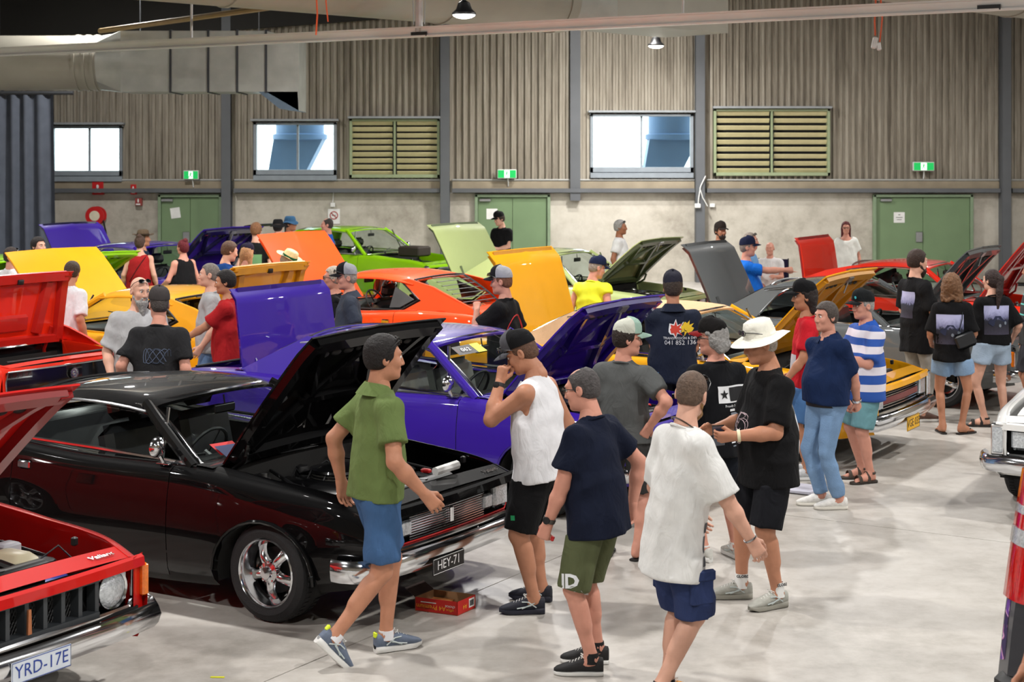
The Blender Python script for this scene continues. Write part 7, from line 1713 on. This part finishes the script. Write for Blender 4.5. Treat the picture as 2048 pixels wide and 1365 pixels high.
# --- between the cars
i = person('person in red t-shirt and grey jeans gesturing with an open hand', 455, 16.0, 1.72, -88, top='tee', topc=(164, 30, 34), bot='jeans', botc=denim('grey', (110, 120, 140)), shoe='skate', sk='olive', hair=(28, 24, 24), g=1.02, belly=0.02, hands={1: (0.12, -0.44, 1.06), -1: (-0.24, -0.08, 0.95)}, elbow={1: (0.4, 1, -0.6)}, head=(2, 6), hem=-0.12, sleeve=0.8, beard='stubble', beardc=(70, 56, 50), handpose=('open', 'relax'), palm={1: (0.2, 0.2, -1)})
print_poly(i, burst(9, 0.12, 0.07, 0.7), mat('print_orange', (232, 120, 50), 0.8), i['T'](0.0, 0, 0.2)); print_poly(i, burst(7, 0.08, 0.05), INKW, i['T'](0.02, 0, 0.33), off=0.008); print_poly(i, burst(6, 0.05, 0.03), INKY, i['T'](0, 0, 0.17), off=0.01); watch(i, 1)
person('person in light grey t-shirt behind the gesturing red t-shirt', 420, 16.45, 1.76, -82, top='tee', topc=(168, 170, 172), bot='jeans', botc=denim('blue', (96, 124, 160)), shoe=None, sk='fair', hair=(120, 112, 106), hairs='buzz', g=1.04, hands={1: (0.26, -0.08, 0.92)})
i = person('person in black t-shirt and dark cap holding a drink can', 316, 13.05, 1.76, 172, top='tee', topc=(36, 36, 38), bot='pants', botc=(28, 28, 32), shoe=None, sk='pink', hair=(70, 64, 62), hairs='buzz', hat='cap', hatc=(58, 54, 54), glasses='eyes', g=1.14, lean=4, hands={1: (0.32, -0.05, 0.93)}, head=(30, 4), hem=-0.12, handpose=('grip', 'relax'), sleeve=0.75)
for k_ in range(3): print_line(i, [(0.07 * math.cos(a) * (1 + 0.3 * k_), 0.06 * math.sin(a * (1 + k_)) ) for a in np.linspace(0, 5.5, 20)], 0.004, mat('print_slate', (70, 80, 100), 0.8), i['T'](-0.03, 0, 0.3), 'back')
hM = Matrix.Translation(i['root'].location) @ Matrix.Rotation(i['root'].rotation_euler.z, 4, 'Z') @ i['HandM'][1]
o = MB().lathe([(0.001, -0.06), (0.028, -0.06), (0.032, -0.052), (0.032, 0.05), (0.026, 0.06), (0.001, 0.058)], 18).build('drink_can', mat('can_print', (190, 190, 200), 0.3, 0.8, 0, 0.4, 30)); o.matrix_basis = hM @ Matrix.Translation((0.075, 0, -0.04)) @ Matrix.Rotation(PI / 2, 4, 'X'); tag(o, 'silver drink can held by the person in dark cap', 'can')
i = person('person in pale grey t-shirt with sunglasses on top of the head', 276, 14.1, 1.80, 28, top='tee', topc=(172, 172, 174), bot='shorts', botc=(60, 62, 70), shoe=None, sk='fair', hair=(150, 146, 142), hairs='none', beard='long', beardc=(150, 148, 146), glasses='head', g=1.12, belly=0.04, hands={1: (0.28, -0.1, 0.9), -1: (-0.27, -0.12, 0.92)}, head=(14, 8), sleeve=0.85, hem=-0.14)
print_patch(i, 0.14, 0.2, INKG, i['T'](0, 0, 0.22), 'front', 'shirt', 'print_panel', 5)
i = person('person in white t-shirt with blue back print by the red boot lid', 134, 17.35, 1.72, 150, top='tee', topc=(222, 224, 228), bot='shorts', botc=(60, 64, 70), shoe=None, sk='tan', hair=(64, 50, 40), g=1.04, lean=6, head=(30, 8), hands={1: (0.24, -0.2, 1.0)}, sleeve=0.85)
print_patch(i, 0.1, 0.2, INKB, i['T'](0.0, 0, 0.26), 'back', 'shirt', 'print_panel', 5)
person('person in white t-shirt half hidden behind the yellow bonnet edge', 22, 20.4, 1.70, 150, top='tee', topc=(220, 222, 224), bot='shorts', botc=(50, 60, 90), shoe=None, sk='pink', hair=(50, 40, 36), glasses='head')
person('person seen over the top edge of the yellow bonnet', 76, 21.5, 1.78, 60, top='tee', topc=(46, 50, 58), bot='pants', botc=(40, 40, 44), shoe=None, sk='fair', hair=(34, 28, 28))
i = person('person in red sleeveless top with a thin bag strap', 280, 24.2, 1.68, 176, top='singlet', topc=(160, 34, 36), bot='shorts', botc=(190, 160, 130), shoe=None, sk='fair', hair=(74, 54, 46), hairs='bun', fem=True, g=1.25, hem=-0.1)
print_line(i, [(-0.12 + 0.26 * t, -0.1 + 0.42 * t) for t in np.linspace(0, 1, 8)], 0.012, DARK, i['T'](0, 0, 0.2), 'back', name='bag_strap')
person('person in brown wide brimmed felt hat and dark blue shirt', 286, 24.95, 1.70, 95, top='tee', topc=(24, 44, 66), bot='pants', botc=(50, 50, 56), shoe=None, sk='tan', hair=(90, 76, 66), hat='akubra', hatc=(98, 82, 66), brimc=(60, 48, 38), g=1.1)
person('person in black singlet beside the deep purple sedan', 366, 23.3, 1.66, -130, top='singlet', topc=(20, 20, 22), bot='shorts', botc=(24, 24, 28), shoe=None, sk='pink', hair=(96, 26, 34), hairs='bun', fem=True, g=1.25, belly=0.05, hands={1: (0.2, -0.25, 1.05)}, elbow={1: (0.5, 1, 0)})
def ex_boater(i):
    M = Matrix.Translation(i['T'](0.03, 0.19, 0.32)) @ Matrix.Rotation(R(80), 4, 'X')
    MB().lathe([(0.001, 0.09), (0.09, 0.085), (0.1, 0.0), (0.19, -0.005), (0.19, -0.012), (0.001, -0.01)], 32, M @ Matrix.Rotation(PI, 4, 'X')).build('straw_hat', mat('straw', (226, 206, 156), 0.8, 0, 0, 0.12, 40, 0.5, 90), i['root'])
person('person in blue t-shirt with a straw hat hanging behind', 446, 20.3, 1.79, 150, top='tee', topc=(24, 62, 124), bot='shorts', botc=(60, 64, 70), shoe=None, sk='fair', hair=(86, 62, 48), lean=6, head=(-30, 10), extra=ex_boater)
person('person in black top and dark purple cap', 492, 20.85, 1.72, -165, top='tee', topc=(20, 20, 22), bot='shorts', botc=(30, 30, 34), shoe=None, sk='pink', hair=(176, 132, 92), hairs='long', hat='cap', hatc=(30, 26, 44), fem=True, head=(-30, 10))
person('person in straw hat with green band bending towards the orange car', 548, 20.0, 1.70, 100, top='tee', topc=(176, 40, 44), bot='shorts', botc=(60, 60, 64), shoe=None, sk='pink', hair=(150, 140, 130), hat='straw', hatc=mat('straw', (226, 206, 156), 0.8, 0, 0, 0.12, 40, 0.5, 90), brimc=(24, 84, 54), lean=12, head=(0, 14, -12))
person('person in black t-shirt with green back print', 512, 24.9, 1.84, 178, top='tee', topc=(22, 24, 24), bot='pants', botc=(36, 36, 40), shoe=None, sk='fair', hair=(122, 84, 56), g=0.95)
print_patch(PEOPLE[-1], 0.22, 0.3, mat('print_green', (96, 140, 92), 0.8), PEOPLE[-1]['T'](0, 0, 0.22), 'back', 'shirt', 'print_panel', 5)
person('person in black bucket hat among the far cars', 556, 27.2, 1.79, 175, top='tee', topc=(26, 26, 30), bot='pants', botc=(36, 36, 40), shoe=None, sk='fair', hair=(50, 42, 40), hat='bucket', hatc=(30, 30, 32))
person('person in faded blue bucket hat facing the lime car', 580, 28.4, 1.80, 80, top='tee', topc=(24, 26, 40), bot='pants', botc=(36, 36, 40), shoe=None, sk='olive', hair=(50, 42, 40), hat='bucket', hatc=(64, 104, 140))
person('person in blue shirt without a hat beside the lime green sedan', 655, 28.2, 1.79, -85, top='tee', topc=(40, 90, 180), bot='pants', botc=(40, 40, 46), shoe=None, sk='pink', hair=(60, 54, 50), hairs='balding')
person('person in charcoal work shirt and grey mesh cap with sunglasses on it', 697, 16.3, 1.74, -82, top='shirt', topc=(58, 64, 76), bot='pants', botc=(40, 42, 48), shoe=None, sk='pink', hair=(150, 140, 132), hairs='buzz', hat='trucker', hatc=(150, 152, 158), brimc=(26, 26, 30), glasses='cap', g=1.08, sleeve=0.8, head=(4, 4))
person('person in black shirt behind the charcoal work shirt and mesh cap', 668, 16.75, 1.70, -88, top='tee', topc=(24, 24, 26), bot='pants', botc=(40, 40, 44), shoe=None, sk='pink', hair=(178, 168, 154), glasses='eyes')
i = person('person in black t-shirt with red ring print and grey mesh cap', 1008, 15.45, 1.77, -112, top='tee', topc=(22, 22, 24), bot='pants', botc=(40, 40, 44), shoe=None, sk='pink', hair=(120, 80, 60), hairs='buzz', hat='trucker', hatc=(160, 162, 168), brimc=(30, 30, 34), glasses='cap', beard='stubble', beardc=(150, 100, 70), g=1.12, hands={1: (0.08, -0.26, 1.38)}, elbow={1: (0.7, -0.2, -1)}, head=(8, 6), handpose=('grip', 'relax'), sleeve=0.8)
print_line(i, [(0.17 * math.cos(a), 0.17 * math.sin(a)) for a in np.linspace(0, 2 * PI, 30)], 0.010, INKR, i['T'](-0.02, 0, 0.22), 'back'); print_text(i, 'MEMBER', 0.07, INKW, i['T'](-0.03, 0, 0.22), 'back', bold=0.002)
HIVIS = mat('hi_vis_yellow', (226, 236, 40), 0.7)
person('person in yellow hi-vis vest and navy cap', 1182, 18.5, 1.69, 152, top='tee', topc=HIVIS, bot='shorts', botc=(60, 60, 66), shoe=None, sk='pink', hair=(150, 140, 130), hairs='buzz', hat='cap', hatc=(26, 34, 62), glasses='cap', g=1.12, lean=6, head=(-40, 12), sleeve=0.25)
i = person('person in black t-shirt and black cap standing before the green door', 1003, 31.0, 1.80, -38, top='tee', topc=(22, 22, 24), bot='pants', botc=(40, 40, 44), shoe=None, sk='fair', hair=(60, 48, 40), hat='cap', hatc=(22, 22, 24), g=1.06, hands={1: (0.1, -0.26, 1.08), -1: (-0.12, -0.26, 1.08)}, head=(-24, 14))
person('person in white t-shirt standing by the bare wall beyond the green bonnet', 1240, 27.0, 1.80, 75, top='tee', topc=(226, 226, 226), bot='shorts', botc=(60, 60, 66), shoe=None, sk='brown', hair=(150, 148, 146), glasses='head', g=1.12, belly=0.04)
person('person in grey singlet and dark cap by the grey column', 1440, 25.6, 1.80, 30, top='tank', topc=(92, 90, 92), bot='shorts', botc=(40, 40, 44), shoe=None, sk='tan', hair=(50, 40, 36), hat='cap', hatc=(50, 44, 42), beard='full', g=1.1)
i = person('person in bright blue t-shirt and navy cap pointing with a stretched arm', 1494, 21.5, 1.76, 84, top='tee', topc=(28, 110, 214), bot='shorts', botc=(40, 40, 46), shoe=None, sk='pink', hair=(120, 110, 104), hairs='buzz', hat='cap', hatc=(26, 32, 58), g=1.16, belly=0.05, hands={-1: (-0.12, -0.62, 1.36)}, elbow={-1: (-0.4, 0.4, -1)}, sleeve=0.75, handpose=('relax', 'point'))
person('person in light blue t-shirt with sunglasses pushed up on the head', 1500, 22.7, 1.79, 70, top='tee', topc=(124, 176, 226), bot='shorts', botc=(40, 40, 46), shoe=None, sk='pink', hair=(150, 140, 130), hairs='buzz', glasses='head', g=1.1)
person('person in white shirt sitting on a camp chair', 1540, 29.0, 1.74, -20, top='tee', topc=(228, 226, 226), bot='shorts', botc=(60, 60, 66), shoe='sandal', sk='pink', hair=(180, 170, 160), hairs='none', seated=True, feet={1: (0.16, -0.42, 0, 8, 0), -1: (-0.16, -0.42, 0, -8, 0)}, hands={1: (0.15, -0.3, 0.72), -1: (-0.15, -0.3, 0.72)}, g=1.08)
person('person in a white cold shoulder top beside the green double door', 1692, 29.0, 1.70, -8, top='blouse', topc=(230, 232, 226), bot='pants', botc=(60, 60, 66), shoe=None, sk='pink', hair=(86, 32, 34), hairs='long', fem=True, glasses='clear', g=1.02, sleeve=0.7)
# camp chair under the old man
cx = (1540 - 1024) * 29.0 / F_PX
ch = empty('camp_chair', (cx, 29.0, 0), R(-20), 'dark folding camp chair with a seated person by the wall', 'chair')
NYL = cloth('chair_nylon', (40, 34, 60)); 
MB().rbox((0, 0.0, 0.40), (0.54, 0.5, 0.03), 0.012).build('seat', NYL, ch); MB().rbox((0, 0.30, 0.72), (0.54, 0.03, 0.5), 0.012, rotm('X', -12)).build('backrest', NYL, ch)
for sx in (-1, 1):
    for sy in (-1, 1): MB().tube([(sx * 0.28, sy * 0.26, 0.0), (-sx * 0.0 + sx * 0.26, -sy * 0.2, 0.42)], 0.012, 6).build('leg', BLACKP, ch)
    MB().tube([(sx * 0.28, 0.28, 0.0), (sx * 0.27, 0.34, 0.98)], 0.012, 6).build('back_post', BLACKP, ch); MB().rbox((sx * 0.3, 0.0, 0.62), (0.06, 0.5, 0.03), 0.01).build('armrest', NYL, ch)
# ================================================================== loose things
# red paper box lid on the floor
a_, b_, c_ = ground(830, 1222), ground(915, 1233), ground(951, 1217)
bx = empty('paper_box', b_, 0, 'open red copy paper box lying on the concrete floor', 'box')
BOXR = mat('red_card', (196, 34, 26), 0.6); BOXI = mat('brown_card', (150, 112, 76), 0.8); BOXK = mat('dark_print', (50, 34, 30), 0.6)
L1, L2 = a_ - b_, c_ - b_; hgt = 0.085; u1, u2 = L1.normalized(), L2.normalized()
def slab_(p, v1, v2, t, nm, m): return MB().prism([p, p + v1, p + v1 + v2, p + v2], t).build(nm, m, bx)
up_ = V3(0, 0, hgt); Z3 = V3(0, 0, 0)
slab_(Z3, L1, up_, u2 * 0.004, 'long_side', BOXR); slab_(L2, L1, up_, -u2 * 0.004, 'long_side', BOXI); slab_(Z3, L2, up_, u1 * 0.004, 'end_side', BOXR); slab_(L1, L2, up_, -u1 * 0.004, 'end_side', BOXI); slab_(Z3, L1, L2, V3(0, 0, 0.004), 'base', BOXI)
slab_(L1 + up_, L2, u1 * 0.07 + V3(0, 0, 0.045), V3(0, 0, 0.004), 'flap', BOXK); slab_(L1 * 0.45 + V3(0, 0, 0.02), L1 * 0.5, L2 * 0.9 + V3(0, 0, 0.02), V3(0, 0, 0.004), 'leaflet', mat('leaflet_print', (150, 92, 50), 0.5, 0, 0, 0.6, 14))
YEL = mat('box_yellow', (236, 170, 40), 0.6); WHT = mat('box_white', (235, 232, 228), 0.6)
n1 = -u2; x_ = u1                                   # lettering stands upside down on the card
def blab(s_, size, m, f, z): text(s_, size, m, bx, frame_m(L1 * f + V3(0, 0, z) + n1 * 0.002, x_, V3(0, 0, -1)), 'box_lettering')
blab('A4 Premium', 0.04, YEL, 0.62, 0.035); blab('office', 0.024, YEL, 0.17, 0.028); blab('choice', 0.026, WHT, 0.17, 0.05); slab_(L1 * 0.5 + V3(0, 0, 0.058) + n1 * 0.001, L1 * 0.36, V3(0, 0, 0.006), n1 * 0.001, 'small_print', WHT)
text('A4', 0.04, YEL, bx, frame_m(L2 * 0.4 + V3(0, 0, 0.04) - u1 * 0.002, -u2, V3(0, 0, -1)), 'box_lettering')
slab_(L2 * 0.62 + V3(0, 0, 0.02) - u1 * 0.001, L2 * 0.3, V3(0, 0, 0.055), -u1 * 0.001, 'label', WHT)
for k in range(9): slab_(L2 * (0.66 + 0.025 * k) + V3(0, 0, 0.03) - u1 * 0.003, L2 * (0.008 + 0.006 * (k % 3 == 0)), V3(0, 0, 0.035), -u1 * 0.001, 'barcode_bar', INK)
# white show board lying by the yellow car
q = ground(1622, 912)
o = MB().rbox((0, 0, 0.02), (0.36, 0.3, 0.03), 0.006).build('show_board', mat('pale_board', (196, 196, 210), 0.5), loc=(2.40, 13.5, 0), rot=(0, 0, R(-31))); tag(o, 'pale display board lying on the floor by the yellow car', 'board')
# van rear corner with wrap graphics
vn = empty('van', (2.10, 7.05, 0), R(-31.6), 'dark van rear corner with tall red tail light and patterned wrap', 'van')
VD = paint('van_dark', (24, 26, 38)); VP = mat('wrap_graphic', (120, 60, 150), 0.4, 0, 0.5, 0.0)
nt = VP.node_tree; wv = nt.nodes.new('ShaderNodeTexWave'); wv.inputs['Scale'].default_value = 7; wv.inputs['Distortion'].default_value = 9; wv.inputs['Detail'].default_value = 2
tc = nt.nodes.new('ShaderNodeTexCoord'); nt.links.new(tc.outputs['Object'], wv.inputs['Vector']); rp = nt.nodes.new('ShaderNodeValToRGB'); nt.links.new(wv.outputs['Fac'], rp.inputs['Fac'])
rp.color_ramp.interpolation = 'CONSTANT'; e = rp.color_ramp.elements; e[0].color = (*lin((50, 30, 90)), 1); e[1].position = 0.45; e[1].color = (*lin((206, 120, 190)), 1); k = e.new(0.62); k.color = (*lin((232, 200, 226)), 1); k = e.new(0.78); k.color = (*lin((110, 60, 160)), 1)
nt.links.new(rp.outputs['Color'], nt.nodes['Principled BSDF'].inputs['Base Color'])
def vring(x, z0, z1, w):
    """section across the van: right side y=0, left side y=1.85"""
    P = []
    for (y, z) in ((0.03, z0), (0.0, z0 + 0.25 * (z1 - z0)), (0.015, z0 + 0.45 * (z1 - z0)), (0.07, z0 + 0.72 * (z1 - z0)), (0.16, z1 - 0.08), (0.30, z1), (1.55, z1), (1.69, z1 - 0.08), (1.78, z0 + 0.72 * (z1 - z0)), (1.835, z0 + 0.45 * (z1 - z0)), (1.85, z0 + 0.25 * (z1 - z0)), (1.82, z0)): P.append((x + (z - z0) * (0.12 if x < 0.3 else 0), w + y * (1 - 2 * w / 1.85), z))
    return P
MB().loft([vring(0.0, 0.42, 1.78, 0.10), vring(0.05, 0.35, 1.84, 0.02), vring(0.4, 0.32, 1.88, 0.0), vring(2.6, 0.3, 1.86, 0.0), vring(3.3, 0.3, 1.35, 0.02), vring(4.3, 0.32, 0.98, 0.06), vring(4.5, 0.4, 0.8, 0.12)], caps=True).build('body', VD, vn, sharp=35)
def side_patch(xs_, zs_, off, nm, m, nx=5, nz=6):
    G = []
    for i_ in range(nz + 1):
        z = zs_[0] + (zs_[1] - zs_[0]) * i_ / nz; t = (z - 0.33) / 1.5
        yy = float(np.interp(t, [0, 0.25, 0.45, 0.72, 0.95], [0.03, 0.0, 0.015, 0.07, 0.17]))
        G.append([(x + (z - 0.33) * 0.12 * (1 if x < 0.3 else 1), yy - off + max(0, 0.12 - x) ** 2 * 6.0, z) for x in np.linspace(xs_[0], xs_[1], nx + 1)])
    return MB().grid(G, (0, 0.02, 0)).build(nm, m, vn, sharp=60)
side_patch((-0.03, 0.16), (0.86, 1.42), 0.03, 'tail_light', REDLENS); side_patch((-0.035, 0.12), (1.10, 1.17), 0.038, 'reverse_lens', LAMPGLASS); side_patch((-0.03, 0.10), (1.235, 1.27), 0.038, 'lens_divider', LAMPGLASS)
side_patch((0.0, 1.8), (0.58, 0.85), 0.02, 'wrap_panel', VP)
MB().rbox((0.40, 0.925, 0.45), (0.78, 1.83, 0.22), 0.06).build('rear_bumper', BLACKP, vn)
tm = wheel_meshes('five')
for x in (0.95, 3.7):
    for y, rz in ((0.13, 0), (1.72, PI)):
        w = link('wheel', tm[0], RUBBER, vn, (x, y, 0.302), (0, 0, rz)); link('rim', tm[1], STEEL, w); link('spokes', tm[2], STEEL, w); link('hub', tm[3], STEEL, w)
